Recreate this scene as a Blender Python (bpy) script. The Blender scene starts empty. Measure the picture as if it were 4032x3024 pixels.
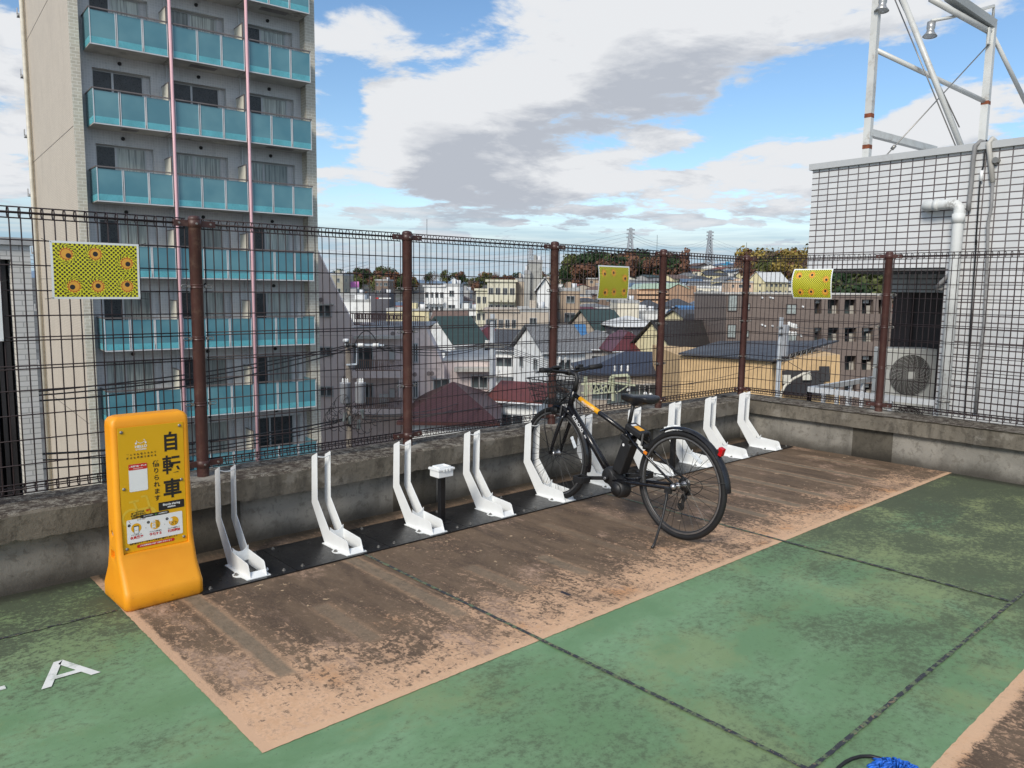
import bpy, math, random
from mathutils import Vector, Matrix, Euler, noise
from math import sin, cos, pi, radians, atan2, sqrt
random.seed(7)
SC = bpy.context.scene
COL = SC.collection
V = Vector
# ------------------------------------------------------------------ camera model
F = 3072.64                        # focal length in px of the 4032 px wide photograph
CAM = V((-1.6784, -4.5831, 1.6))
RM = Matrix.Rotation(-0.73857, 3, 'Z') @ Matrix.Rotation(-0.12163, 3, 'X') @ Matrix.Rotation(-0.01333, 3, 'Y')
FWD = V((RM @ V((0, 1, 0)))[:2]).normalized(); FW3 = V((FWD.x, FWD.y, 0)); RT3 = V((FWD.y, -FWD.x, 0))
CAMYAW = atan2(FWD.y, FWD.x)
def ray(px, py): return RM @ V(((px-2016)/F, 1, -(py-1512)/F))
def at_depth(px, py, d):           # world point seen in that direction, d metres ahead
    v = ray(px, py); return CAM + v*(d/v.dot(FW3))
def on_plane(px, py, p0, n):
    v = ray(px, py); n = V(n); return CAM + v*((V(p0)-CAM).dot(n)/v.dot(n))
def on_z(px, py, z=0): return on_plane(px, py, (0, 0, z), (0, 0, 1))
def cA(x, y): return (1200+x/2.212, 900+y/2.212)
def cB(x, y): return (2100+x/2.212, 900+y/2.212)
def cC(x, y): return (3032+x/2.212, 900+y/2.212)
def cR(x, y): return (3032+x/2.212, y/2.212)
def c2(x, y): return (x/1.6458, 900+y/1.6458)
def c1(x, y): return (x/1.6458, y/1.6458)
def q4(x, y): return (3300+x/3.0164, 500+y/3.0164)
def cT(x, y): return (1200+x/3.16, 1300+y/3.16)
# ------------------------------------------------------------------ scene graph helpers
def tag(o, label=None, cat=None, group=None, kind=None):
    if label: o['label'] = label
    if cat: o['category'] = cat
    if group: o['group'] = group
    if kind: o['kind'] = kind
    return o
def thing(name, label, cat, loc=(0, 0, 0), rz=0.0, group=None):
    o = bpy.data.objects.new(name, None); COL.objects.link(o)
    o.empty_display_size = .1
    o.location = loc; o.rotation_euler = (0, 0, rz)
    return tag(o, label, cat, group)
def kids(o): return [c for c in list(bpy.data.objects) if c.parent == o]
def tree_of(o): return (o, [tree_of(c) for c in kids(o)])
def copy_tree(t, parent=None, loc=None, rz=None, label=None, group=None):
    o, ch = t
    c = o.copy(); COL.objects.link(c); c.parent = parent
    if loc is not None: c.location = loc
    if rz is not None: c.rotation_euler = (0, 0, rz)
    if label: c['label'] = label
    if group: c['group'] = group
    for k in ch: copy_tree(k, c)
    return c
def frame_from(d):
    d = V(d).normalized(); a = V((0, 0, 1)) if abs(d.z) < .95 else V((1, 0, 0))
    x = d.cross(a).normalized(); return x, x.cross(d).normalized()
class MB:
    def __init__(s): s.v = []; s.f = []; s.m = []; s.sm = []
    def add(s, vs, fs, mi=0, smooth=False):
        b = len(s.v); s.v += [tuple(v) for v in vs]
        for f in fs: s.f.append([b+i for i in f]); s.m.append(mi); s.sm.append(smooth)
        return s
    def box(s, x0, x1, y0, y1, z0, z1, mi=0):
        return s.add([(x0,y0,z0),(x1,y0,z0),(x1,y1,z0),(x0,y1,z0),(x0,y0,z1),(x1,y0,z1),(x1,y1,z1),(x0,y1,z1)],
              [(0,3,2,1),(4,5,6,7),(0,1,5,4),(1,2,6,5),(2,3,7,6),(3,0,4,7)], mi)
    def cbox(s, c, sz, mi=0, R=None):
        c = V(c); h = V(sz)/2; R = R or Matrix.Identity(3)
        vs = [c + R @ V((sx*h.x, sy*h.y, sz_*h.z)) for sz_ in (-1, 1) for sx, sy in ((-1,-1),(1,-1),(1,1),(-1,1))]
        return s.add(vs, [(0,3,2,1),(4,5,6,7),(0,1,5,4),(1,2,6,5),(2,3,7,6),(3,0,4,7)], mi)
    def bar(s, a, b, w, h, mi=0, up=(0, 0, 1)):     # rectangular bar from a to b
        a = V(a); b = V(b); d = (b-a).normalized(); u = V(up)
        if abs(d.dot(u)) > .97: u = V((1, 0, 0))
        x = d.cross(u).normalized(); z = x.cross(d).normalized()
        vs = [p + x*sx*w/2 + z*sz*h/2 for p in (a, b) for sx, sz in ((-1,-1),(1,-1),(1,1),(-1,1))]
        return s.add(vs, [(0,1,2,3),(7,6,5,4),(0,4,5,1),(1,5,6,2),(2,6,7,3),(3,7,4,0)], mi)
    def quad(s, a, b, c, d, mi=0): return s.add([a, b, c, d], [(0, 1, 2, 3)], mi)
    def tube(s, pts, r, n=6, mi=0, cap=True, smooth=True, closed=False):
        pts = [V(p) for p in pts]; rs = r if hasattr(r, '__len__') else [r]*len(pts)
        vs = []; N = len(pts); x = None
        for i, p in enumerate(pts):
            if closed: d = pts[(i+1) % N]-pts[i-1]
            else: d = pts[min(i+1, N-1)]-pts[max(i-1, 0)]
            if d.length < 1e-9: d = V((0, 0, 1))
            d.normalize()
            if x is None: x, y = frame_from(d)
            else:
                x = (x-d*x.dot(d))
                if x.length < 1e-6: x, y = frame_from(d)
                x.normalize(); y = x.cross(d)
            y = d.cross(x)
            for k in range(n):
                a = 2*pi*k/n; vs.append(p + (x*cos(a)+y*sin(a))*rs[i])
        fs = []
        for i in range(N if closed else N-1):
            j = (i+1) % N
            for k in range(n): fs.append((i*n+k, i*n+(k+1) % n, j*n+(k+1) % n, j*n+k))
        if cap and not closed: fs += [tuple(range(n))[::-1], tuple(range((N-1)*n, N*n))]
        return s.add(vs, fs, mi, smooth)
    def cyl(s, a, b, r0, r1=None, n=16, mi=0, smooth=None):
        smooth = n > 8 if smooth is None else smooth
        a = V(a); b = V(b); x, y = frame_from(b-a); r1 = r0 if r1 is None else r1
        vs = [p + (x*cos(2*pi*k/n)+y*sin(2*pi*k/n))*r for p, r in ((a, r0), (b, r1)) for k in range(n)]
        base = len(s.v)
        s.add(vs, [(k, k+n, (k+1) % n+n, (k+1) % n) for k in range(n)], mi, smooth)
        s.f += [[base+k for k in range(n)], [base+n+k for k in range(n)][::-1]]; s.m += [mi, mi]; s.sm += [False, False]
        return s
    def prism(s, poly, a, b, mi=0):    # poly: list of 3D points, swept from +a to +b vectors
        n = len(poly); a = V(a); b = V(b)
        vs = [V(p)+a for p in poly]+[V(p)+b for p in poly]
        return s.add(vs, [tuple(range(n))[::-1], tuple(range(n, 2*n))]+[(i, (i+1) % n, (i+1) % n+n, i+n) for i in range(n)], mi)
    def lathe(s, prof, c=(0, 0, 0), ax=(0, 0, 1), n=20, mi=0, smooth=True):   # prof: (r, h)
        c = V(c); ax = V(ax).normalized(); x, y = frame_from(ax); vs = []
        for r, h in prof:
            for k in range(n): vs.append(c+ax*h+(x*cos(2*pi*k/n)+y*sin(2*pi*k/n))*r)
        fs = [(i*n+k, i*n+(k+1) % n, (i+1)*n+(k+1) % n, (i+1)*n+k) for i in range(len(prof)-1) for k in range(n)]
        return s.add(vs, fs, mi, smooth)
    def torus(s, c, ax, R, r, N=48, n=8, mi=0, a0=0, a1=2*pi, sq=1.0):
        c = V(c); ax = V(ax).normalized(); x, y = frame_from(ax)
        full = abs(a1-a0-2*pi) < 1e-6
        M = N if full else N+1; vs = []
        for i in range(M):
            t = a0+(a1-a0)*i/N; e = x*cos(t)+y*sin(t)
            for k in range(n):
                q = 2*pi*k/n; vs.append(c+e*(R+r*cos(q))+ax*r*sq*sin(q))
        fs = [(i*n+k, i*n+(k+1) % n, ((i+1) % M)*n+(k+1) % n, ((i+1) % M)*n+k) for i in range(N) for k in range(n)]
        return s.add(vs, fs, mi, True)
    def sphere(s, c, r, n=12, m=8, mi=0, sc=(1, 1, 1)):
        c = V(c); vs = [c+V((0, 0, r*sc[2]))]
        for j in range(1, m):
            for k in range(n):
                p = pi*j/m; q = 2*pi*k/n
                vs.append(c+V((r*sin(p)*cos(q)*sc[0], r*sin(p)*sin(q)*sc[1], r*cos(p)*sc[2])))
        vs.append(c-V((0, 0, r*sc[2]))); fs = [(0, 1+k, 1+(k+1) % n) for k in range(n)]
        for j in range(m-2):
            for k in range(n): fs.append((1+j*n+k, 1+(j+1)*n+k, 1+(j+1)*n+(k+1) % n, 1+j*n+(k+1) % n))
        e = len(vs)-1; fs += [(e, 1+(m-2)*n+(k+1) % n, 1+(m-2)*n+k) for k in range(n)]
        return s.add(vs, fs, mi, True)
    def xf(s, M, start=0):
        for i in range(start, len(s.v)): s.v[i] = tuple(M @ V(s.v[i]))
        return s
    def mesh(s, name, mats):
        me = bpy.data.meshes.new(name); me.from_pydata(s.v, [], s.f)
        mats = mats if isinstance(mats, (list, tuple)) else [mats]
        for m in mats: me.materials.append(m)
        if len(mats) > 1: me.polygons.foreach_set('material_index', s.m)
        me.polygons.foreach_set('use_smooth', s.sm)
        uv = me.uv_layers.new(name='UVMap').data
        co = me.vertices
        for p in me.polygons:
            n = p.normal; ax = abs(n.x); ay = abs(n.y); az = abs(n.z)
            hz = sqrt(n.x*n.x+n.y*n.y)
            for li in p.loop_indices:
                c = co[me.loops[li].vertex_index].co
                if az > .9: uv[li].uv = (c.x, c.y)
                else:
                    tx, ty = -n.y/hz, n.x/hz
                    if abs(tx) > abs(ty): u = c.x*tx + c.y*ty; u *= 1 if tx > 0 else -1
                    else: u = c.x*tx + c.y*ty; u *= 1 if ty > 0 else -1
                    uv[li].uv = (u, c.z/max(hz, .2))
        me.update(); return me
    def build(s, name, mats, parent=None, bevel=0, loc=None, rz=0, segs=2):
        o = bpy.data.objects.new(name, s.mesh(name, mats)); COL.objects.link(o); o.parent = parent
        if loc is not None: o.location = loc
        o.rotation_euler = (0, 0, rz)
        if bevel:
            b = o.modifiers.new('bevel', 'BEVEL'); b.width = bevel; b.segments = segs; b.limit_method = 'ANGLE'; b.angle_limit = radians(40)
        return o
# ------------------------------------------------------------------ materials
class NT:
    def __init__(s, tree): s.t = tree; s.n = tree.nodes; s.l = tree.links
    def new(s, typ, **kw):
        n = s.n.new(typ)
        for k, v in kw.items():
            if k.startswith('i_'): n.inputs[k[2:].replace('_', ' ')].default_value = v
            else: setattr(n, k, v)
        return n
    def put(s, sock, v):
        if v is None: return
        if isinstance(v, bpy.types.NodeSocket): s.l.new(v, sock)
        elif isinstance(v, (tuple, list)) and len(v) == 3 and sock.type == 'RGBA': sock.default_value = (*v, 1)
        else: sock.default_value = v
    def m(s, op, a, b=None, c=None, clamp=False):
        n = s.n.new('ShaderNodeMath'); n.operation = op; n.use_clamp = clamp
        for i, v in enumerate((a, b, c)): s.put(n.inputs[i], v)
        return n.outputs[0]
    def vm(s, op, a, b=None):
        n = s.n.new('ShaderNodeVectorMath'); n.operation = op
        s.put(n.inputs[0], a); s.put(n.inputs[1], b)
        return n.outputs['Value'] if op in ('LENGTH', 'DOT_PRODUCT', 'DISTANCE') else n.outputs[0]
    def noise(s, vec, scale, detail=4, rough=.55, dist=0.0):
        n = s.n.new('ShaderNodeTexNoise'); n.inputs['Scale'].default_value = scale; n.inputs['Detail'].default_value = detail
        n.inputs['Roughness'].default_value = rough; n.inputs['Distortion'].default_value = dist; s.put(n.inputs['Vector'], vec); return n.outputs[0]
    def ss(s, v, a, b):
        n = s.n.new('ShaderNodeMapRange'); n.interpolation_type = 'SMOOTHSTEP'
        s.put(n.inputs[0], v); n.inputs[1].default_value = a; n.inputs[2].default_value = b; return n.outputs[0]
    def lin(s, v, a, b, c=0, d=1):
        n = s.n.new('ShaderNodeMapRange'); s.put(n.inputs[0], v); n.inputs[1].default_value = a; n.inputs[2].default_value = b
        n.inputs[3].default_value = c; n.inputs[4].default_value = d; return n.outputs[0]
    def mix(s, f, a, b):
        n = s.n.new('ShaderNodeMix'); n.data_type = 'RGBA'; s.put(n.inputs[0], f); s.put(n.inputs[6], a); s.put(n.inputs[7], b); return n.outputs[2]
    def scale(s, vec, sx, sy, sz): return s.vm('MULTIPLY', vec, (sx, sy, sz))
    def sep(s, vec):
        n = s.n.new('ShaderNodeSeparateXYZ'); s.put(n.inputs[0], vec); return n.outputs
    def comb(s, x, y, z):
        n = s.n.new('ShaderNodeCombineXYZ')
        for i, v in enumerate((x, y, z)): s.put(n.inputs[i], v)
        return n.outputs[0]
    def brick(s, vec, w, h, mort, c1, c2, cm, offset=.5, bias=0.0):
        n = s.n.new('ShaderNodeTexBrick'); s.put(n.inputs['Vector'], vec)
        for k, v in (('Color1', c1), ('Color2', c2), ('Mortar', cm)): s.put(n.inputs[k], v)
        n.inputs['Scale'].default_value = 1; n.inputs['Mortar Size'].default_value = mort; n.inputs['Mortar Smooth'].default_value = .1
        n.inputs['Brick Width'].default_value = w; n.inputs['Row Height'].default_value = h; n.offset = offset; n.inputs['Bias'].default_value = bias
        return n.outputs[0], n.outputs[1]
MATS = {}
def newmat(name):
    m = bpy.data.materials.new(name); m.use_nodes = True; t = NT(m.node_tree)
    b = m.node_tree.nodes['Principled BSDF']; tc = t.n.new('ShaderNodeTexCoord')
    return m, t, b, tc
def bump(t, b, h, strength=.3, dist=.01):
    n = t.n.new('ShaderNodeBump'); n.inputs['Strength'].default_value = strength; n.inputs['Distance'].default_value = dist
    t.put(n.inputs['Height'], h); t.l.new(n.outputs[0], b.inputs['Normal'])
def mat(name, col, rough=.6, metal=0.0, var=.12, sc=3.0, bmp=0.0, grime=None, gscale=1.5, spec=.5):
    if name in MATS: return MATS[name]
    m, t, b, tc = newmat(name); o = tc.outputs['Object']
    n1 = t.noise(o, sc, 5, .6); d = tuple(c*(1-var) for c in col); u = tuple(min(1, c*(1+var)) for c in col)
    c = t.mix(t.ss(n1, .3, .7), d, u)
    if grime:
        g = t.m('MULTIPLY', t.ss(t.noise(o, gscale, 6, .65), .5, .72), t.ss(t.noise(o, gscale*9, 4, .6), .35, .6))
        c = t.mix(t.m('MULTIPLY', g, .8), c, grime)
    t.l.new(c, b.inputs['Base Color']); b.inputs['Metallic'].default_value = metal
    t.put(b.inputs['Roughness'], t.lin(t.noise(o, sc*6, 3), .3, .7, max(0, rough-.07), min(1, rough+.07)))
    b.inputs['Specular IOR Level'].default_value = spec
    if bmp: bump(t, b, t.noise(o, sc*20, 4, .6), bmp, .004)
    MATS[name] = m; return m
def tilemat(name, w, h, mort, c1, c2, cm, rough=.5, offset=.5, grime=.0, bmp=.3, gcol=(.12, .11, .1), bias=0):
    if name in MATS: return MATS[name]
    m, t, b, tc = newmat(name); uv = tc.outputs['UV']; o = tc.outputs['Object']
    c, f = t.brick(uv, w, h, mort, c1, c2, cm, offset, bias)
    n = t.noise(o, .7, 5, .6); c = t.mix(t.m('MULTIPLY', t.ss(n, .4, .75), .22), c, tuple(x*.6 for x in c1))
    if grime:
        g = t.m('MULTIPLY', t.ss(t.noise(t.scale(o, 2, 2, .35), 1.6, 6, .65), .5, .75), grime); c = t.mix(g, c, gcol)
    t.l.new(c, b.inputs['Base Color']); b.inputs['Roughness'].default_value = rough
    if bmp: bump(t, b, t.m('SUBTRACT', 1, f), bmp, .003)
    MATS[name] = m; return m
def text_mesh(mb, s, size, org, right, up, mi=0, align='CENTER', bold=0.0, sx=1.0, lift=0.0, shear=0):
    cu = bpy.data.curves.new('t', 'FONT'); cu.body = s; cu.size = size; cu.align_x = align; cu.align_y = 'CENTER'
    cu.offset = bold; cu.resolution_u = 3; cu.shear = shear
    o = bpy.data.objects.new('t', cu); COL.objects.link(o)
    dg = bpy.context.evaluated_depsgraph_get(); me = bpy.data.meshes.new_from_object(o.evaluated_get(dg), depsgraph=dg)
    R = V(right).normalized(); U = V(up).normalized(); N = R.cross(U); O = V(org)
    mb.add([O+R*v.co.x*sx+U*v.co.y+N*lift for v in me.vertices], [tuple(p.vertices) for p in me.polygons], mi)
    bpy.data.objects.remove(o); bpy.data.curves.remove(cu); bpy.data.meshes.remove(me)
def disc(mb, c, R, U, r, mi=0, n=24, lift=0, r2=None):
    R = V(R).normalized(); U = V(U).normalized(); N = R.cross(U); r2 = r2 or r
    mb.add([V(c)+R*r*cos(2*pi*k/n)+U*r2*sin(2*pi*k/n)+N*lift for k in range(n)], [tuple(range(n))], mi)
def rrect(mb, c, R, U, w, h, rad, mi=0, lift=0, n=5):
    R = V(R).normalized(); U = V(U).normalized(); N = R.cross(U); vs = []
    for qx, qy, a in ((1, 1, 0), (-1, 1, pi/2), (-1, -1, pi), (1, -1, 3*pi/2)):
        for k in range(n+1):
            t = a+pi/2*k/n; vs.append(V(c)+R*(qx*(w/2-rad)+rad*cos(t))+U*(qy*(h/2-rad)+rad*sin(t))+N*lift)
    mb.add(vs, [tuple(range(len(vs)))], mi)
SUN_E = 2.3
# bright (w > 0) and blue (w < 0) regions of the sky: place in the picture, angular half-sizes in degrees, weight, tilt
BLOBS = [(1200, 190, 11, 4.6, .34, 14), (1600, 90, 13, 5, .36, 12), (900, 260, 4, 2.5, .35, 10), (800, 60, 5.5, 2.8, .22, 0), (745, 200, 1.6, 1.8, -.38, 0), (970, 15, 2.6, 1.8, -.55, 20), (800, 440, 5, .8, -.3, 0), (1330, 372, 5, .55, -.35, 4),
         (1780, 235, 5.0, 2.0, -.80, 12), (1500, 338, 4.0, .7, -.40, 5), (1950, 290, 5, 2.0, .60, 10), (2150, 150, 4, 2.6, -.45, 10), (2100, 250, 4, 2.5, .3, 0), (1200, 395, 22, 2.6, .34, 0), (720, 330, 3, 1.0, -.35, 0), (1900, 200, 3, 1.6, -.5, 0), (30, 200, 4, 10, .2, 0)]
EXPO = 0.50
# ------------------------------------------------------------------ the roof deck
YO, XO, YW, XW = -2.16, -0.611, 0.0, 5.912
def rect_mask(t, x, y, x0, x1, y0, y1, e=.012):
    a = t.m('MULTIPLY', t.ss(x, x0-e, x0+e), t.m('SUBTRACT', 1, t.ss(x, x1-e, x1+e)))
    b = t.m('MULTIPLY', t.ss(y, y0-e*2, y0+e*2), t.m('SUBTRACT', 1, t.ss(y, y1-e*2, y1+e*2)))
    return t.m('MULTIPLY', a, b)
def green_mat():
    m, t, b, tc = newmat('green_paint'); o = tc.outputs['Object']
    x, y, z = t.sep(o)[:3]
    big = t.noise(o, .75, 4, .6, .4); mid = t.noise(t.scale(o, 1, 1.5, 1), 2.3, 5, .65, .3)
    f1 = t.noise(t.scale(o, 1, 1.2, 1), 26, 6, .72); f2 = t.noise(o, 70, 4, .7)
    nearwall = t.ss(y, -1.3, -.05); farx = t.ss(x, 1.2, 5.2); leftw = t.m('MULTIPLY', t.ss(y, -1.5, -.4), t.m('SUBTRACT', 1, t.ss(x, -.6, 0)))
    bias = t.m('ADD', t.m('MULTIPLY', t.m('MAXIMUM', farx, nearwall), .155), t.m('MULTIPLY', leftw, .03))
    base = t.mix(t.ss(mid, .35, .65), (.140, .255, .130), (.210, .350, .200))
    base = t.mix(t.m('MULTIPLY', t.ss(big, .3, .7), .5), base, (.13, .235, .105))
    yel = t.m('MULTIPLY', t.ss(t.m('ADD', t.m('ADD', t.noise(t.vm('ADD', o, (7, 3, 1)), 1.1, 5, .62, .5), t.m('MULTIPLY', bias, 1.5)), t.m('MULTIPLY', f1, .25)), .62, .76), t.m('ADD', .35, t.m('MULTIPLY', farx, .45)))
    c = t.mix(yel, base, (.29, .31, .14))
    d = t.m('ADD', t.m('ADD', t.m('MULTIPLY', big, .5), t.m('MULTIPLY', mid, .5)), bias)
    soft = t.ss(t.m('ADD', d, t.m('MULTIPLY', t.m('SUBTRACT', f1, .5), .35)), .44, .68)
    c = t.mix(t.m('MULTIPLY', soft, .80), c, (.085, .115, .062))
    sp = t.m('ADD', t.m('MULTIPLY', t.m('SUBTRACT', d, .535), 3.4), t.m('ADD', t.m('MULTIPLY', t.m('SUBTRACT', f1, .5), 3.0), t.m('MULTIPLY', t.m('SUBTRACT', f2, .5), 2.2)))
    speck = t.ss(sp, .04, .34)
    c = t.mix(t.m('MULTIPLY', speck, t.m('ADD', .26, t.m('MULTIPLY', t.m('MAXIMUM', farx, leftw), .5))), c, (.062, .075, .05))
    tiny = t.ss(f2, .63, .68); c = t.mix(t.m('MULTIPLY', tiny, .5), c, (.06, .07, .05))
    wh = t.ss(t.noise(o, 46, 2, .5), .80, .82); c = t.mix(t.m('MULTIPLY', wh, .6), c, (.5, .55, .42))
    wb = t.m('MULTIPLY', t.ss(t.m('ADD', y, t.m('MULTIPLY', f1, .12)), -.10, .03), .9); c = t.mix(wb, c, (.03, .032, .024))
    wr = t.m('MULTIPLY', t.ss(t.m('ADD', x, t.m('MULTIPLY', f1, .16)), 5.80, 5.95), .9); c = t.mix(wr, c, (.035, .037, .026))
    t.l.new(c, b.inputs['Base Color']); t.put(b.inputs['Roughness'], t.lin(mid, .3, .7, .55, .8))
    b.inputs['Specular IOR Level'].default_value = .35
    bump(t, b, t.m('ADD', f1, t.m('MULTIPLY', f2, .5)), .25, .004); return m
def orange_mat(lane=False):
    m, t, b, tc = newmat('orange_lane_paint' if lane else 'orange_paint'); o = tc.outputs['Object']
    wob = t.m('MULTIPLY', t.m('SUBTRACT', t.noise(o, 9, 3), .5), .025)
    x0, y0, z = t.sep(o)[:3]; x = t.m('ADD', x0, wob); y = t.m('ADD', y0, wob)
    big = t.noise(o, 1.0, 4, .6, .6); st = t.noise(t.scale(o, 4, 1.1, 1), 1.5, 6, .65, .5); f1 = t.noise(t.scale(o, 1.3, .8, 1), 24, 7, .74, .3); f2 = t.noise(o, 60, 4, .7)
    pale = t.mix(t.ss(f1, .3, .7), (.56, .345, .205), (.72, .475, .305))
    pale = t.mix(t.m('MULTIPLY', t.ss(t.noise(t.vm('ADD', o, (3, 9, 0)), 2.2, 4, .6), .55, .7), .75), pale, (.52, .25, .10))
    edge = t.m('MULTIPLY', t.m('SUBTRACT', 1, t.ss(y0, -3.80, -3.765)), .75) if lane else t.ss(y0, -2.28, -1.20)                 # cleaner towards the painted edge
    left = t.m('SUBTRACT', 1, t.ss(x0, -.6, .3))
    wallx = t.ss(x0, 3.0, 5.4)
    pat = t.noise(t.vm('ADD', o, (11, 2, 0)), 3.2, 6, .68, .8); d = t.m('ADD', t.m('ADD', t.m('MULTIPLY', big, .45), t.m('MULTIPLY', st, .30)), t.m('MULTIPLY', t.m('SUBTRACT', pat, .5), .75))
    d = t.m('ADD', d, t.m('MULTIPLY', edge, .36)); d = t.m('ADD', d, t.m('MULTIPLY', wallx, .10))
    d = t.m('SUBTRACT', d, t.m('MULTIPLY', left, .12))
    sp = t.m('ADD', t.m('MULTIPLY', t.m('SUBTRACT', d, .47), 2.5), t.m('ADD', t.m('MULTIPLY', t.m('SUBTRACT', f1, .5), 3.4), t.m('MULTIPLY', t.m('SUBTRACT', f2, .5), 2.2)))
    dirt = t.ss(sp, -.16, .34)
    dcol = t.mix(t.ss(st, .35, .65), (.052, .037, .026), (.128, .090, .058))
    dcol = t.mix(t.m('MULTIPLY', t.ss(f2, .5, .7), .35), dcol, (.26, .18, .115))
    scr = t.noise(t.scale(o, 26, 2.2, 1), 1.6, 6, .7, .6); soft = t.m('MULTIPLY', t.ss(t.m('ADD', d, t.m('MULTIPLY', t.m('SUBTRACT', scr, .5), .7)), .28, .72), .7)
    pale = t.mix(t.m('MULTIPLY', t.ss(t.m('ADD', t.m('MULTIPLY', f2, .5), t.m('MULTIPLY', f1, .5)), .49, .58), .45), pale, (.30, .20, .14)); c = t.mix(soft, pale, (.24, .165, .115)); c = t.mix(t.m('MULTIPLY', dirt, .88), c, dcol); c = t.mix(t.m('MULTIPLY', t.ss(scr, .60, .70), .35), c, (.50, .35, .24))
    chips = t.m('MULTIPLY', t.ss(t.noise(t.vm('ADD', o, (0, 5, 2)), 15, 3, .6), .66, .68), t.ss(t.noise(o, .9, 2), .48, .6)); c = t.mix(t.m('MULTIPLY', chips, .9), c, (.55, .40, .25))
    rub = t.m('MULTIPLY', t.m('MULTIPLY', t.ss(t.noise(t.scale(t.vm('ADD', o, (2, 2, 2)), 1.4, .8, 1), 1.7, 7, .7), .54, .68), t.ss(f1, .40, .58)), .8); c = t.mix(rub, c, (.52, .35, .25))
    # bands left by old bay markings, running away from the camera
    for i, (xa, xb, ya, yb, k) in enumerate([(-.33, -.255, -1.71, -.62, .75), (.11, .19, -1.67, -1.15, .45), (.585, .66, -1.72, -.62, .6), (1.035, 1.115, -1.68, -1.2, .45), (1.47, 1.55, -1.74, -1.35, .6),
                                          (1.95, 2.02, -1.75, -.9, .3), (2.42, 2.49, -1.78, -.96, .3), (3.30, 3.38, -1.8, -.66, .8), (3.75, 3.83, -1.82, -.7, .8), (4.18, 4.26, -1.82, -.7, .8), (4.66, 4.73, -1.82, -.7, .8), (5.06, 5.13, -1.85, -.7, .8), (5.52, 5.58, -1.72, -.9, .7)]):
        k2 = t.m('MULTIPLY', rect_mask(t, x, y, xa, xb, ya, yb), k)
        halo = t.m('MULTIPLY', rect_mask(t, x, y, xa-.022, xb+.022, ya-.02, yb, .014), .75*k)
        c = t.mix(t.m('MULTIPLY', halo, t.ss(f1, .36, .56)), c, (.46, .30, .185))
        c = t.mix(k2, c, t.mix(t.ss(f1, .3, .7), (.13, .11, .078), (.20, .165, .12)))
    c = t.mix(rect_mask(t, x0, y0, 1.2, 1.225, -1.885, -1.815, .004), c, (.03, .03, .04))
    eb = t.m('MULTIPLY', t.ss(t.m('SUBTRACT', y0, t.m('MULTIPLY', f1, .04)), -3.80, -3.775) if lane else t.m('SUBTRACT', 1, t.ss(t.m('ADD', y0, t.m('MULTIPLY', f1, .04)), -2.11, -2.085)), t.ss(f2, .36, .44)); c = t.mix(t.m('MULTIPLY', eb, .85), c, (.64, .42, .265))
    el = t.m('MULTIPLY', t.m('SUBTRACT', 1, t.ss(t.m('ADD', x0, t.m('MULTIPLY', f1, .04)), -.56, -.54)), t.ss(f2, .34, .4)); c = t.mix(t.m('MULTIPLY', el, .85), c, (.60, .39, .25))
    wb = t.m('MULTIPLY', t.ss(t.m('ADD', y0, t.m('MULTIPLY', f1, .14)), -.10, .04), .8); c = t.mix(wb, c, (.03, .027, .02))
    t.l.new(c, b.inputs['Base Color']); t.put(b.inputs['Roughness'], t.lin(f1, .3, .7, .6, .85)); b.inputs['Specular IOR Level'].default_value = .3
    bump(t, b, t.m('ADD', t.m('MULTIPLY', f1, 1.2), t.m('MULTIPLY', dirt, .6)), .3, .004); return m
def sheet(name, x0, x1, y0, y1, z, m, wob=.006, step=.05, kind='structure'):
    # ragged-edged thin sheet lying on the deck
    mb = MB(); P = []
    def edge(a, b):
        n = max(2, int((V(b)-V(a)).length/step))
        for i in range(n):
            p = V(a).lerp(V(b), i/n); P.append((p.x+random.uniform(-wob, wob), p.y+random.uniform(-wob, wob), z))
    edge((x0, y0), (x1, y0)); edge((x1, y0), (x1, y1)); edge((x1, y1), (x0, y1)); edge((x0, y1), (x0, y0))
    mb.add(P, [tuple(range(len(P)))]); o = mb.build(name, m); tag(o, kind=kind); return o
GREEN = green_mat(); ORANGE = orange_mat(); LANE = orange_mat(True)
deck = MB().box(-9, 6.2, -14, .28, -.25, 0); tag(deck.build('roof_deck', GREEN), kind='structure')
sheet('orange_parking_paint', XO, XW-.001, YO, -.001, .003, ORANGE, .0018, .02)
sheet('orange_lane_paint', -6, XW-.001, -13, -3.72, .003, LANE, .002, .03)
m, t, b, tc = newmat('joint_filler'); o = tc.outputs['Object']; f = t.noise(t.scale(o, 1, 1, 1), 22, 5, .7)
c = t.mix(t.ss(f, .49, .55), (.035, .038, .045), (.12, .16, .085)); c = t.mix(t.ss(t.noise(o, 60, 3), .6, .65), c, (.2, .16, .1))
t.l.new(c, b.inputs['Base Color']); b.inputs['Roughness'].default_value = .7; bump(t, b, f, .5, .006); JOINT = m
sheet('deck_joint', .715, .736, -9, -.65, .0062, JOINT, .0015, .02)
sheet('deck_joint', 2.905, 2.93, -3.44, -.66, .0062, JOINT, .0015, .02)
sheet('deck_joint', .1, XW-.01, -3.465, -3.447, .0066, JOINT, .0018, .02)
sheet('deck_joint', -7, -.63, -.573, -.556, .0036, JOINT, .004, .03)
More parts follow.
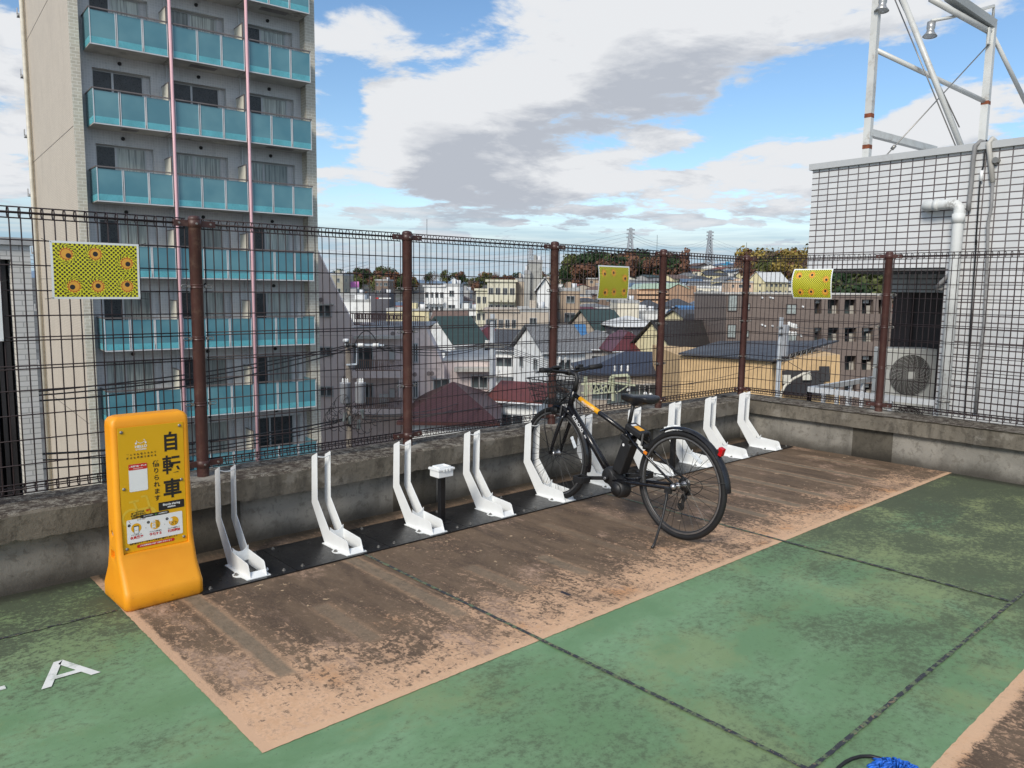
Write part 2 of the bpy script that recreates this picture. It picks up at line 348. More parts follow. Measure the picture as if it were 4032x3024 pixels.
# white letter laid on the green paint
wm = mat('white_marking', (.74, .75, .72), .6, var=.05, sc=9, grime=(.3, .36, .28), gscale=6)
mb = MB()
Z = .004
A = [(-1.082,-1.19),(-1.05,-1.19),(-1.026,-1.13),(-1.014,-1.106),(-.976,-1.003),(-.990,-.969)]
mb.quad((-1.082,-1.19,Z),(-1.046,-1.19,Z),(-.958,-.969,Z),(-.992,-.969,Z)); mb.quad((-.903,-1.19,Z),(-.867,-1.19,Z),(-.958,-.969,Z),(-.982,-1.0,Z))
mb.quad((-1.024,-1.134,Z+.0004),(-.924,-1.134,Z+.0004),(-.934,-1.104,Z+.0004),(-1.012,-1.104,Z+.0004))
tag(mb.build('painted_letter', wm), 'white capital letter A laid on the green paint, complete', 'floor marking', 'white letters on the deck')
mb = MB().box(-1.36, -1.184, -1.09, -1.062, Z-.002, Z+.001); mb.box(-1.36, -1.325, -1.19, -.969, Z-.002, Z+.0014)
tag(mb.build('painted_letter', wm), 'end of a white letter bar cut off by the photo left edge', 'floor marking', 'white letters on the deck')
# ------------------------------------------------------------------ parapets
def concrete(name, base, dark, topmoss=False, low=True, light=None):
    m, t, b, tc = newmat(name); o = tc.outputs['Object']; x, y, z = t.sep(o)[:3]
    n = t.noise(o, 2.2, 6, .62, .3); f = t.noise(o, 18, 7, .7, .4); ff = t.noise(o, 60, 4, .7)
    c = t.mix(t.ss(n, .3, .7), tuple(k*.75 for k in base), tuple(k*1.2 for k in base))
    c = t.mix(t.m('MULTIPLY', t.ss(f, .5, .62), .5), c, dark)
    if low:
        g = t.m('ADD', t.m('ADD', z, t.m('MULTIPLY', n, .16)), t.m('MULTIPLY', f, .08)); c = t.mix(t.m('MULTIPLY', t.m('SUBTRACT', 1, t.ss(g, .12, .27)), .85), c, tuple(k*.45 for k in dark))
    if topmoss:
        w = t.n.new('ShaderNodeTexVoronoi'); w.feature = 'DISTANCE_TO_EDGE'; w.inputs['Scale'].default_value = 34
        t.put(w.inputs['Vector'], t.vm('ADD', t.scale(o, .6, 1.6, 1.2), t.vm('MULTIPLY', t.comb(f, ff, n), (.12, .12, .12))))
        mx = t.m('MULTIPLY', t.ss(w.outputs[0], .0, .12), t.ss(f, .38, .62)); gn = t.n.new('ShaderNodeNewGeometry'); up = t.ss(t.sep(gn.outputs['Normal'])[2], .5, .9)
        c = t.mix(t.m('MULTIPLY', up, t.m('SUBTRACT', 1, t.ss(t.m('MULTIPLY', mx, 1), .1, .5))), c, (.055, .043, .035))
        c = t.mix(t.m('MULTIPLY', t.m('MULTIPLY', up, .85), t.ss(mx, .55, .9)), c, (.27, .25, .21))
        c = t.mix(t.m('MULTIPLY', t.m('SUBTRACT', 1, up), t.m('MULTIPLY', t.ss(t.noise(t.scale(o, 1, 1, .3), 5, 5, .7), .5, .66), .55)), c, (.05, .045, .038))
        for px, py in [(.07+1.505*i, .12) for i in range(5)]+[(6.09, -1.40)]:
            d = t.vm('DISTANCE', t.comb(x, y, 0), (px, py, 0)); c = t.mix(t.m('MULTIPLY', t.m('SUBTRACT', 1, t.ss(t.m('ADD', d, t.m('MULTIPLY', n, .16)), .13, .24)), .75), c, (.36, .34, .30))
    st = t.m('MULTIPLY', t.ss(t.noise(t.scale(o, 1, 1, .12), 7, 5, .65), .52, .7), .4); c = t.mix(st, c, tuple(k*.6 for k in dark))
    if light: c = t.mix(t.m('MULTIPLY', t.ss(t.noise(t.vm('ADD', o, (4, 4, 4)), 5, 5, .6), .56, .66), .5), c, light)
    t.l.new(c, b.inputs['Base Color']); b.inputs['Roughness'].default_value = .9; b.inputs['Specular IOR Level'].default_value = .2
    bump(t, b, t.m('ADD', f, t.m('MULTIPLY', ff, .5)), .6 if topmoss else .4, .009); return m
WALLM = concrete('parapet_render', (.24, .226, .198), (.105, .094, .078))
COPM = concrete('coping_concrete', (.155, .138, .112), (.062, .053, .042), True, False, (.27, .25, .215))
PILM = concrete('dark_render', (.10, .09, .072), (.05, .044, .036))
def bumpy_bar(name, A, B, w0, w1, z0, z1, across, m, parent, seed):
    # coping: long bar with slightly worn, uneven edges
    A = V((*A, 0)); B = V((*B, 0)); L = (B-A).length; n = int(L/.04); d = (B-A)/n; ac = V((*across, 0)); mb = MB(); vs = []
    for i in range(n+1):
        p = A+d*i
        def e(k, s=.005):
            q = noise.noise(V((i*.23+seed, k*7.1, .3)))*s + noise.noise(V((i*1.1+seed, k*3.7, .9)))*s*.5; return q
        chip = max(0, noise.noise(V((i*.35+seed, 9.3, 2)))-.35)*.06
        vs += [p+ac*(w0+e(1))+V((0, 0, z0+chip*.8+e(2, .003))), p+ac*(w0+e(3)-.002)+V((0, 0, z1-.012+e(4, .004))), p+ac*(w0+.014+e(5))+V((0, 0, z1+e(6, .003))), p+ac*w1+V((0, 0, z1+.006+e(7, .003))), p+ac*w1+V((0, 0, z0))]
    fs = [(i*5+k, i*5+(k+1) % 5, (i+1)*5+(k+1) % 5, (i+1)*5+k) for i in range(n) for k in range(5)] + [(0, 1, 2, 3, 4), tuple(n*5+k for k in range(5))[::-1]]
    mb.add(vs, fs); o = mb.build(name, m, parent); return o
ZC0, ZC1 = .288, .436
pw = thing('parapet_wall', 'long weathered concrete parapet wall carrying the mesh fence behind the white racks', 'wall', (0, 0, 0))
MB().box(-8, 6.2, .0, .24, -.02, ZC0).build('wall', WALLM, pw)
bumpy_bar('coping', (-8, 0), (5.85, 0), -.06, .30, ZC0, ZC1, (0, 1), COPM, pw, 1)
for xa, xb in ((-.24, .24), (1.36, 1.74), (4.05, 4.35)):
    MB().box(xa, xb, -.004, .05, -.01, ZC0-.002).build('pier', PILM, pw)
pr_ = thing('parapet_wall', 'concrete parapet wall on the right with one dark pier, in front of the tiled building', 'wall', (0, 0, 0))
MB().box(XW, XW+.24, -13, -.001, -.02, ZC0+.012).build('wall', WALLM, pr_)
o = bumpy_bar('coping', (XW, .30), (XW, -13), .062, -.31, ZC0+.012, ZC1+.012, (-1, 0), COPM, pr_, 5)
MB().box(XW-.004, XW+.05, -1.627, -1.245, -.01, ZC0+.008).build('pier', PILM, pr_)
# ------------------------------------------------------------------ mesh fences
BROWN = mat('brown_paint', (.058, .022, .018), .45, var=.18, sc=6, grime=(.12, .07, .05), gscale=8)
WIRE = mat('dark_brown_wire', (.024, .013, .014), .5, var=.1, sc=8)
STEEL = mat('galvanised_fitting', (.28, .27, .25), .4, .7)
YF = .1286; ZB, ZT = .446, 1.992; PS = 1.505
HZ = [1.815, 1.687, 1.557, 1.427, 1.315, 1.298, 1.165, 1.149, 1.036, .907, .775, .644]
def post_parts(parent, x, y, dirs):
    mb = MB(); mb.lathe([(.0355, ZB-.03), (.0355, ZT-.02), (.0365, ZT-.018), (.0365, ZT-.006), (.030, ZT+.004), (.012, ZT+.009), (.0, ZT+.0095)], (x, y, 0), n=20)
    p = mb.build('post', BROWN, parent)
    for z in (1.952, .515):
        cl = MB(); cl.lathe([(.0362, z-.022), (.0385, z-.021), (.0385, z+.021), (.0362, z+.022)], (x, y, 0), n=20)
        cl.build('collar', BROWN, p)
        for d in dirs:
            d = V((*d, 0)); n = V((0, -1, 0)) if abs(d.x) > .5 else V((-1, 0, 0)); a = V((x, y, z+.002))+d*.036
            MB().bar(a, a+d*.085, .020, .036).build('bracket', BROWN, p); c = a+d*.055+n*.009; MB().cyl(c, c+n*.007, .008, .006, 8).build('bolt', STEEL, p)
        c = V((x, y-.037, z)); MB().cyl(c, c-V((0, .004, 0)), .008, .006, 8).build('bolt', STEEL, p)
    for z in (1.588, 1.28, .885):
        ri = MB(); ri.lathe([(.036, z-.012), (.0385, z-.011), (.0385, z-.006), (.0365, z-.004), (.0365, z+.004), (.0385, z+.006), (.0385, z+.011), (.036, z+.012)], (x, y, 0), n=20)
        ri.build('clamp_band', BROWN, p)
        for d in dirs:
            d = V((*d, 0)); n = V((0, -1, 0)) if abs(d.x) > .5 else V((-1, 0, 0)); bo = MB()
            c = V((x, y, z))+d*.05+n*.006; bo.cyl(c, c+n*.012, .010, .009, 8)
            lp = [c+d*(.012+.030*k) + V((0, 0, s)) for k, s in ((-.4, -.009), (.8, -.009), (1, 0), (.8, .009), (-.4, .009))]; bo.tube(lp, .0028, 5)
            bo.build('clamp_hook', STEEL, p)
def panel(parent, A, B, out):      # mesh panel between two points, out = side the curls bulge to
    A = V((*A, 0)); B = V((*B, 0)); L = (B-A).length; d = (B-A).normalized(); o = V((*out, 0)); mb = MB()
    R = .0035; n = int(round((L-.10)/.0515)); x0 = (L-n*.0515)/2
    for i in range(n+1):
        q = A+d*(x0+i*.0515)
        # lower curl opens into the upright, upright runs to the upper curl
        lo2 = [q+o*(.024-.024*cos(a))+V((0, 0, .511+.026*sin(a))) for a in [.75-2*pi*.88*k/12 for k in range(13)]]
        hi2 = [q+o*(.024-.024*cos(a))+V((0, 0, 1.955-.028*sin(a))) for a in [.75-2*pi*.88*k/12 for k in range(13)]]
        mb.tube(lo2[::-1]+[q+V((0, 0, .56)), q+V((0, 0, 1.2)), q+V((0, 0, 1.915))]+hi2, R, 4)
    for z in HZ:
        mb.tube([A+d*.045+V((0, 0, z))-o*.004, B-d*.045+V((0, 0, z))-o*.004], R*.95, 4)
    for zc, rr in ((.511, .026), (1.955, .028)):
        for k, a in enumerate((pi/2, -pi/2, .1, pi-.1, pi*.28) if zc < 1 else (pi/2, -pi/2, .0, pi)):
            mb.tube([A+d*.045+o*(.024+.024*cos(a))+V((0, 0, zc+rr*sin(a))), B-d*.045+o*(.024+.024*cos(a))+V((0, 0, zc+rr*sin(a)))], R*(1.25 if zc > 1 and k > 1 else 1), 4)
    mb.build('mesh_panel', WIRE, parent)
fe = thing('mesh_fence', 'brown welded mesh fence with posts along the wall behind the racks and bicycle', 'fence')
xs = [.0707+PS*i for i in range(-2, 5)]
for i, x in enumerate(xs): post_parts(fe, x, YF, [(-1, 0), (1, 0)] if i < len(xs)-1 else [(-1, 0), (0, -1)])
for a, b_ in zip(xs, xs[1:]): panel(fe, (a, YF), (b_, YF), (0, 1))
fr = thing('mesh_fence', 'brown welded mesh fence turning along the right wall before the tiled building', 'fence')
ys = [YF-1.53*i for i in range(0, 5)]
for y in ys[1:]: post_parts(fr, xs[-1], y, [(0, -1), (0, 1)])
for a, b_ in zip(ys, ys[1:]): panel(fr, (xs[-1], a), (xs[-1], b_), (1, 0))
# ------------------------------------------------------------------ eye-pattern sheets tied to the fence
def poster_mat():
    m, t, b, tc = newmat('eye_print'); uv = tc.outputs['UV']; u, v, _ = t.sep(uv)[:3]     # metres on the sheet, origin at its centre
    W, H = .44, .305
    eyes = [(-.145, .085, .010, -.008), (-.002, .090, 0, 0), (.155, .045, .006, -.004), (-.115, -.085, -.008, -.004), (.002, -.083, 0, .002), (.152, -.082, .002, .010)]
    r = .030; w = t.noise(t.comb(u, v, 0), 14, 3)
    p = .0225
    a = t.m('ADD', t.m('DIVIDE', u, p), t.m('DIVIDE', v, p)); bb = t.m('SUBTRACT', t.m('DIVIDE', u, p), t.m('DIVIDE', v, p))
    fa = t.m('SUBTRACT', t.m('FRACT', a), .5); fb = t.m('SUBTRACT', t.m('FRACT', bb), .5)
    dd = t.m('SQRT', t.m('ADD', t.m('MULTIPLY', fa, fa), t.m('MULTIPLY', fb, fb)))
    dots = t.m('SUBTRACT', 1, t.ss(dd, .36, .42))
    c = t.mix(dots, (.70, .68, .03), (.045, .035, .01))
    for ex, ey, px, py in eyes:
        du = t.m('SUBTRACT', u, ex); dv = t.m('SUBTRACT', v, ey); rr = t.m('SQRT', t.m('ADD', t.m('MULTIPLY', du, du), t.m('MULTIPLY', dv, dv)))
        ang = t.m('ARCTAN2', dv, du)
        sw = t.m('SINE', t.m('ADD', t.m('MULTIPLY', ang, 15), t.m('MULTIPLY', rr, 380)))
        ring = t.m('MULTIPLY', t.m('MULTIPLY', t.ss(rr, .039, .042), t.m('SUBTRACT', 1, t.ss(rr, .050, .056))), 1)
        c = t.mix(t.m('MULTIPLY', ring, .8), c, t.mix(t.ss(sw, -.1, .25), (.66, .64, .03), (.05, .05, .01)))
        c = t.mix(t.m('SUBTRACT', 1, t.ss(rr, r+.004, r+.006)), c, t.mix(t.ss(t.m('SINE', t.m('MULTIPLY', ang, 14)), -.2, .2), (.70, .68, .03), (.50, .10, .02)))
        c = t.mix(t.m('SUBTRACT', 1, t.ss(rr, r-.001, r+.001)), c, (.42, .09, .02)); c = t.mix(t.m('SUBTRACT', 1, t.ss(rr, r-.005, r-.003)), c, (.72, .36, .05))
        d2 = t.vm('DISTANCE', t.comb(u, v, 0), (ex+px, ey+py, 0)); c = t.mix(t.m('SUBTRACT', 1, t.ss(d2, .0125, .014)), c, (.02, .018, .02))
    inner = rect_mask(t, u, v, -W/2+.011, W/2-.011, -H/2+.011, H/2-.011, .0005)
    c = t.mix(inner, (.72, .76, .78), c)
    t.l.new(c, b.inputs['Base Color']); b.inputs['Roughness'].default_value = .5; bump(t, b, w, .15, .004); return m
EYE = poster_mat(); WHITEM = mat('white_plastic', (.72, .74, .75), .5, var=.04)
def poster(loc, rz, W, label, bulge, m=EYE, grp='printed sheets tied to the fence'):
    o_ = thing('printed_sheet', label, 'sheet', loc, rz, grp); n = 10; H = .305; mb = MB(); vs = []; uvs = []
    for j in range(n+1):
        for i in range(n+1):
            a = i/n*2-1; c = j/n*2-1; x = a*W/2; z = c*H/2
            y = -bulge*(1-c*c)+.004*sin(3*a+c*2)-.003*a*c*c
            vs.append((x*(1-.02*(c*c) if bulge > .02 else x and 1) , y, z)); uvs.append((a*.22, c*.1525))
    vs += [(x, y+.0015, z) for x, y, z in vs]; N = (n+1)**2
    fs = [(j*(n+1)+i, j*(n+1)+i+1, (j+1)*(n+1)+i+1, (j+1)*(n+1)+i) for j in range(n) for i in range(n)]
    fs += [(q[3]+N, q[2]+N, q[1]+N, q[0]+N) for q in fs]
    mb.add(vs, fs, 0, True); p = mb.build('sheet', m, o_)
    me = p.data; ul = me.uv_layers[0].data
    for l in me.loops: ul[l.index].uv = uvs[l.vertex_index % N]
    tb = MB()
    for sx in (-1, 1):
        for sz in (-1, 1):
            a = V((sx*(W/2-.006), -.003, sz*(H/2-.006))); tb.tube([a, a+V((sx*.01, .012, 0)), a+V((sx*.018, .006, sz*.003)), a+V((sx*.045, -.01, sz*.01+.004))], .0015, 4)
    tb.build('cable_tie', mat('black_rubber', (.012, .012, .013), .5), o_); return o_
poster((-.47, .112, 1.666), 0, .438, 'large flat yellow sheet with six orange eyes, tied left of the first brown post', .002)
poster((3.82, .105, 1.665), 0, .425, 'curled yellow sheet with six orange eyes, tied above the bicycle handlebar', .012)
poster((6.066, -.662, 1.69), radians(-90), .432, 'bulging yellow sheet with six orange eyes on the fence in front of the brown apartments', .04)
o = poster((-1.14, .112, 1.452), 0, .44, 'plain white sheet of which only the right edge shows at the photo left border', .002, WHITEM)
# ------------------------------------------------------------------ base plates and wheel racks
BLACK = mat('black_steel_plate', (.010, .010, .011), .33, var=.2, sc=5, grime=(.03, .028, .026), gscale=3)
WHITE = mat('white_powder_coat', (.78, .80, .80), .38, var=.03, sc=9)
XD = [-.245, .283, .905, 1.52, 2.13, 2.74, 3.36, 3.97, 4.58, 5.19, 5.86]
for i, (a, b_) in enumerate(zip(XD, XD[1:])):
    n = ['leftmost black base plate beside the orange sign', 'black base plate under the second white rack', 'black base plate under the third white rack', 'black base plate under the fourth white rack, right of the socket post',
         'black base plate under the rack that holds the bicycle', 'black base plate just right of the bicycle front wheel', 'black base plate behind the bicycle rear wheel', 'black base plate under the third white rack from the wall corner',
         'black base plate under the second white rack from the wall corner', 'last black base plate, by the wall corner'][i]
    o_ = thing('base_plate', n, 'base plate', ((a+b_)/2, -.42, .0035), 0, 'black steel plates under the racks'); w = (b_-a)/2-.002
    MB().box(-w, w, -.235, .225, 0, .009).build('plate', BLACK, o_, bevel=.001)
    for bx, by in ((-w+.055, -.19), (w-.055, -.19), (-w+.055, .19), (w-.055, .19)):
        q = MB(); q.cyl((bx, by, .009), (bx, by, .011), .011, .011, 12); q.cyl((bx, by, .011), (bx, by, .018), .0075, .0075, 6); q.cyl((bx, by, .018), (bx, by, .021), .004, .004, 8)
        q.build('bolt', STEEL, o_)
def rack_proto():
    o_ = thing('wheel_rack', 'x', 'bicycle rack', (0, 0, 0), 0, 'white wheel racks in a row along the wall'); T = .0035; w = .046
    prof = [(-.629, 0), (-.325, 0), (-.166, .225), (-.176, .52), (-.181, .528), (-.240, .556), (-.246, .550), (-.241, .26), (-.385, .093), (-.585, .079), (-.60, .07)]
    for s, nm in ((-1, 'side_plate'), (1, 'side_plate')):
        MB().prism([(s*w, y, z) for y, z in prof], (-T/2, 0, 0), (T/2, 0, 0)).build(nm, WHITE, o_, bevel=.001)
    f = MB(); f.prism([(x, y, 0) for x, y in [(-w-.022, -.629), (-w-.022, -.60), (-w-.028, -.56), (-w-.048, -.545), (-w-.055, -.52), (-w-.048, -.495), (-w-.028, -.485), (-w-.022, -.45), (-w-.02, -.325), (-w, -.325), (-w, -.629)]], (0, 0, 0), (0, 0, .004))
    f.prism([(-x, y, 0) for x, y in [(-w-.022, -.629), (-w-.022, -.60), (-w-.028, -.56), (-w-.048, -.545), (-w-.055, -.52), (-w-.048, -.495), (-w-.028, -.485), (-w-.022, -.45), (-w-.02, -.325), (-w, -.325), (-w, -.629)]][::-1], (0, 0, 0), (0, 0, .004))
    f.build('foot_flange', WHITE, o_)
    g = MB(); g.quad((-w, -.628, .004), (w, -.628, .004), (w, -.595, .030), (-w, -.595, .030)); g.quad((-w, -.625, .001), (-w, -.592, .027), (w, -.592, .027), (w, -.625, .001))
    g.box(-w, w, -.629, -.624, .0, .004); g.build('wheel_stop', WHITE, o_)
    h = MB(); n = 8
    vs = []
    for k in range(n+1):
        a = -1+2*k/n; zt = .118-.030*(1-a*a)
        for yy in (-.395, -.391): vs += [(a*w, yy, .03), (a*w, yy, zt)]
    h.add(vs, [(4*k+a, 4*k+b_, 4*k+4+b_, 4*k+4+a) for k in range(n) for a, b_ in ((0, 1), (3, 2), (1, 3), (2, 0))]); h.build('web_plate', WHITE, o_)
    h = MB(); h.tube([(a*w, -.244+.010*(a*a)-.004, .535-.010*(1-a*a)) for a in [-1+.25*k for k in range(9)]], .0035, 6); h.build('top_rod', WHITE, o_)
    for s in (-1, 1):
        q = MB(); q.cyl((s*(w+.036), -.52, .004), (s*(w+.036), -.52, .0065), .013, .013, 12); q.cyl((s*(w+.036), -.52, .0065), (s*(w+.036), -.52, .015), .008, .008, 6); q.build('bolt', STEEL, o_)
    return o_
rp = rack_proto(); rt = tree_of(rp)
RX = [.072+.610*i for i in range(10)]; RX[6:] = [3.765, 4.36, 4.945, 5.56]
RL = ['empty white wheel rack nearest the orange sign', 'second empty white wheel rack counted from the orange sign', 'empty white wheel rack just left of the first socket post', 'empty white wheel rack between the socket post and the bicycle rack',
      'white wheel rack holding the bicycle front wheel', 'white wheel rack standing behind the bicycle front wheel and motor', 'white wheel rack seen behind the bicycle seat post', 'white wheel rack right behind the second socket post and rear wheel',
      'empty white wheel rack second from the wall corner', 'empty white wheel rack at the far end by the wall corner']
for i, x in enumerate(RX):
    if i == 0: rp.location = (x, 0, .0125); rp['label'] = RL[0]
    else: copy_tree(rt, None, (x, -.004*i, .0125), 0, RL[i])
# ------------------------------------------------------------------ socket posts
def socket_post(loc, label):
    o_ = thing('socket_post', label, 'socket post', loc, 0, 'short black posts with white boxes')
    MB().box(-.019, .019, -.019, .019, .004, .325).build('post', BLACK, o_, bevel=.002)
    MB().box(-.045, .045, -.045, .045, 0, .004).build('foot_plate', BLACK, o_)
    MB().box(-.062, .062, -.05, .05, .325, .375).build('box', WHITE, o_, bevel=.004)
    l = MB(); l.box(-.070, .070, -.057, .057, .372, .386); l.box(-.070, -.062, -.05, .05, .386, .39); l.box(-.048, .048, -.04, -.034, .386, .397); l.box(-.048, .048, .034, .04, .386, .397); l.box(-.048, -.042, -.034, .034, .386, .397); l.box(.042, .048, -.034, .034, .386, .397)
    for k in range(3): l.box(-.03+.025*k, -.015+.025*k, -.061, -.057, .366, .384)
    l.build('lid', WHITE, o_, bevel=.002)
socket_post((1.448, -.455, .0125), 'black post with a white box between the third and fourth racks')
socket_post((3.99, -.50, .0125), 'black post with a white box seen through the bicycle rear wheel')
# ------------------------------------------------------------------ orange plastic sign board
m, t, b, tc = newmat('orange_plastic'); o = tc.outputs['Object']; z = t.sep(o)[2]
n = t.noise(o, 90, 3, .6); c = t.mix(t.ss(t.noise(o, 3, 4), .3, .7), (.80, .30, .006), (.86, .36, .012))
sc = t.m('MULTIPLY', t.ss(t.noise(t.scale(o, 3, 3, 14), 6, 5, .7), .60, .68), t.m('SUBTRACT', 1, t.ss(z, .05, .13))); c = t.mix(t.m('MULTIPLY', sc, .6), c, (.30, .10, .02))
lowd = t.m('MULTIPLY', t.m('SUBTRACT', 1, t.ss(t.m('ADD', z, t.m('MULTIPLY', t.noise(o, 12, 4), .05)), .02, .06)), .45); c = t.mix(lowd, c, (.25, .10, .02))
t.l.new(c, b.inputs['Base Color']); b.inputs['Roughness'].default_value = .48; bump(t, b, n, .12, .003); OPL = m
sb = thing('sign_board', 'orange plastic sign board with Japanese bicycle sharing text, left end of the racks', 'sign', (-.422, -.465, .003), radians(1.5))
prof = [(0.0, .188, .162), (.012, .195, .170), (.075, .195, .168), (.092, .193, .160), (.17, .1905, .112), (.24, .190, .082), (.30, .189, .068), (.50, .1885, .062), (.90, .188, .058), (.925, .186, .056), (.942, .176, .048), (.950, .160, .036)]
mb = MB(); vs = []; NS = 8
for z, hx, hy in prof:
    rad = min(.022, hy*.6)
    if z < .2: rad = .03
    for qx, qy, a in ((1, 1, 0), (-1, 1, pi/2), (-1, -1, pi), (1, -1, 3*pi/2)):
        for k in range(NS):
            tt = a+pi/2*k/(NS-1); vs.append((qx*(hx-rad)+rad*cos(tt), qy*(hy-rad)+rad*sin(tt), z))
N = 4*NS; fs = [(i*N+k, i*N+(k+1) % N, (i+1)*N+(k+1) % N, (i+1)*N+k) for i in range(len(prof)-1) for k in range(N)]
mb.add(vs, fs, 0, True); mb.add(vs[:N], [tuple(range(N))[::-1]]); mb.add(vs[-N:], [tuple(range(N))])
body = mb.build('body', OPL, sb)
cut = MB().box(-.162, .158, -.4, -.0575, .262, .898).build('cutter', OPL)
cut2 = MB().box(-.25, -.172, -.028, .028, .235, .275).build('cutter', OPL)
cut3 = MB().cyl((-.25, 0, .36), (-.178, 0, .36), .017, .017, 16).build('cutter', OPL)
for q in (cut, cut2, cut3):
    q.parent = sb; md = body.modifiers.new('b', 'BOOLEAN'); md.operation = 'DIFFERENCE'; md.solver = 'EXACT'; md.object = q
bpy.context.view_layer.update()
dg = bpy.context.evaluated_depsgraph_get(); me = bpy.data.meshes.new_from_object(body.evaluated_get(dg), depsgraph=dg)
body.modifiers.clear(); body.data = me
for q in (cut, cut2, cut3): bpy.data.objects.remove(q)
md = body.modifiers.new('bevel', 'BEVEL'); md.width = .004; md.segments = 2; md.limit_method = 'ANGLE'; md.angle_limit = radians(60)
MB().cyl((-.184, 0, .36), (-.18, 0, .36), .012, .012, 12).build('side_plug', mat('grey_plug', (.25, .26, .25), .5), sb)
def ink(n, c, r=.45): return mat('ink_'+n, c, r, var=.02)
YEL = ink('yellow', (.70, .39, .004)); BLK = ink('black', (.018, .016, .014)); WHT = ink('white', (.80, .81, .80)); RED = ink('red', (.55, .02, .012)); LYE = ink('pale_yellow', (.70, .47, .04)); ORA = ink('orange', (.76, .40, .01)); GRN = ink('green', (.1, .35, .05))
PX0, PX1, PZ0, PZ1 = -.160, .156, .264, .896; YP = -.0605
MB().box(PX0, PX1, YP, -.0570, PZ0, PZ1).build('panel', YEL, sb, bevel=.0008)
X_, Z_ = V((1, 0, 0)), V((0, 0, 1)); CX = (PX0+PX1)/2
# panel coordinates (0..1, 0..1 from top-left) read from the photographed panel
def pq(u, v, l=.0): return V((PX0+(PX1-PX0)*u, YP-.0004-l, PZ1-(PZ1-PZ0)*v))
VK = [(0, 0), (.12, .146), (.21, .235), (.28, .30), (.352, .405), (.485, .546), (.61, .672), (.672, .725), (.748, .81), (.83, .885), (.918, .935), (.947, .962), (1, 1)]
def pp(u, v, l=.0):       # rows measured on the photographed panel
    for (a, b_), (c, d) in zip(VK, VK[1:]):
        if a <= v <= c: return pq(u, b_+(d-b_)*(v-a)/(c-a), l)
    return pq(u, v, l)
L_ = [BLK, WHT, RED, LYE, ORA, YEL, GRN]
g = MB()      # faint bicycle drawing under the text
def ring(c, r, w, mi, l): g.add([c+X_*cos(2*pi*k/32)*q+Z_*sin(2*pi*k/32)*q+V((0, -l, 0)) for q in (r-w, r+w) for k in range(32)], [(k, (k+1) % 32, (k+1) % 32+32, k+32) for k in range(32)], mi)
def stroke(pts, w, mi, l, G=None):
    G = G or g
    for a, b_ in zip(pts, pts[1:]):
        a = V(a); b_ = V(b_); d = (b_-a).normalized(); s = V((d.z, 0, -d.x))*w/2; G.add([p+V((0, -l, 0)) for p in (a-s, b_-s, b_+s, a+s)], [(0, 1, 2, 3)], mi)
ring(pp(.15, .67), .042, .0055, 0, 0); ring(pp(.40, .665), .036, .0055, 0, 0)
stroke([pp(.15, .67), pp(.24, .605), pp(.42, .60), pp(.50, .66)], .010, 0, .0001); stroke([pp(.19, .535), pp(.25, .63)], .010, 0, .0001); stroke([pp(.12, .535), pp(.27, .53)], .011, 0, .0001); stroke([pp(.40, .535), pp(.38, .50), pp(.30, .505)], .010, 0, .0001); stroke([pp(.40, .535), pp(.43, .61)], .010, 0, .0001)
g.build('bicycle_drawing', LYE, sb)
k = MB()
text_mesh(k, '自', .102, pp(.79, .135), X_, Z_, 0, bold=.003, sx=.84, lift=.0006); text_mesh(k, '転', .102, pp(.79, .315), X_, Z_, 0, bold=.002, sx=.92, lift=.0006); text_mesh(k, '車', .102, pp(.79, .485), X_, Z_, 0, bold=.003, sx=.92, lift=.0006)
k.build('headline', BLK, sb)
k = MB()
for i, ch in enumerate('借りられます'): text_mesh(k, ch, .031 if i else .035, pq(.55, .319+.056*i), X_, Z_, 0, bold=.0006, lift=.0006)
for i, ch in enumerate('どこでも借りられて'): text_mesh(k, ch, .0105, pp(.13+.052*i, .195), X_, Z_, 0, bold=.0004, lift=.0006)
for i, ch in enumerate('好きな場所で返せる'): text_mesh(k, ch, .0105, pp(.13+.052*i, .222), X_, Z_, 0, bold=.0004, lift=.0006)
text_mesh(k, '自転車はマナーを守って安全に走行しましょう', .0102, pp(.47, .918), X_, Z_, 0, bold=.0003, lift=.0006, sx=1.1)
for i, s_ in enumerate(['月額登録料は', '利用登録料なし', '利用開始までは', 'わずか']): text_mesh(k, s_, .0105, pp(.24+.012*i, .628+.021*i), V((1, 0, .12)), V((-.12, 0, 1)), 0, bold=.0004, lift=.0006)
k.build('small_lettering', BLK, sb)
k = MB(); text_mesh(k, '無料', .0105, pp(.405, .622), V((1, 0, .12)), V((-.12, 0, 1)), 0, bold=.0005, lift=.0006); text_mesh(k, '3分', .0105, pp(.34, .690), V((1, 0, .12)), V((-.12, 0, 1)), 0, bold=.0005, lift=.0006)
stroke([pp(.10, .685), pp(.135, .715)], .002, 0, .0006, k); stroke([pp(.445, .625), pp(.425, .665)], .002, 0, .0006, k); k.build('red_lettering', RED, sb)
k = MB(); text_mesh(k, 'HELLO', .0165, pp(.335, .135), X_, Z_, 0, bold=.0007, lift=.0006, sx=1.15); text_mesh(k, 'CYCLING', .0105, pp(.335, .158), X_, Z_, 0, bold=.0004, lift=.0006, sx=1.15)
stroke([pp(.26, .107), pp(.285, .100), pp(.31, .108), pp(.335, .111), pp(.36, .108), pp(.385, .100), pp(.41, .105)], .0022, 0, .0006, k); stroke([pp(.265, .107), pp(.275, .09)], .002, 0, .0006, k); stroke([pp(.405, .107), pp(.395, .088), pp(.375, .09)], .002, 0, .0006, k)
for q in (.262, .408): disc(k, pp(q, .110), X_, Z_, .0048, 0, 12, .0007)
k.build('emblem', WHT, sb)
k = MB(); rrect(k, pp(.275, .352), X_, Z_, .088, .139, .006, 1, .0006); rrect(k, pq(.275, .319), X_, Z_, .088, .030, .005, 2, .0009)
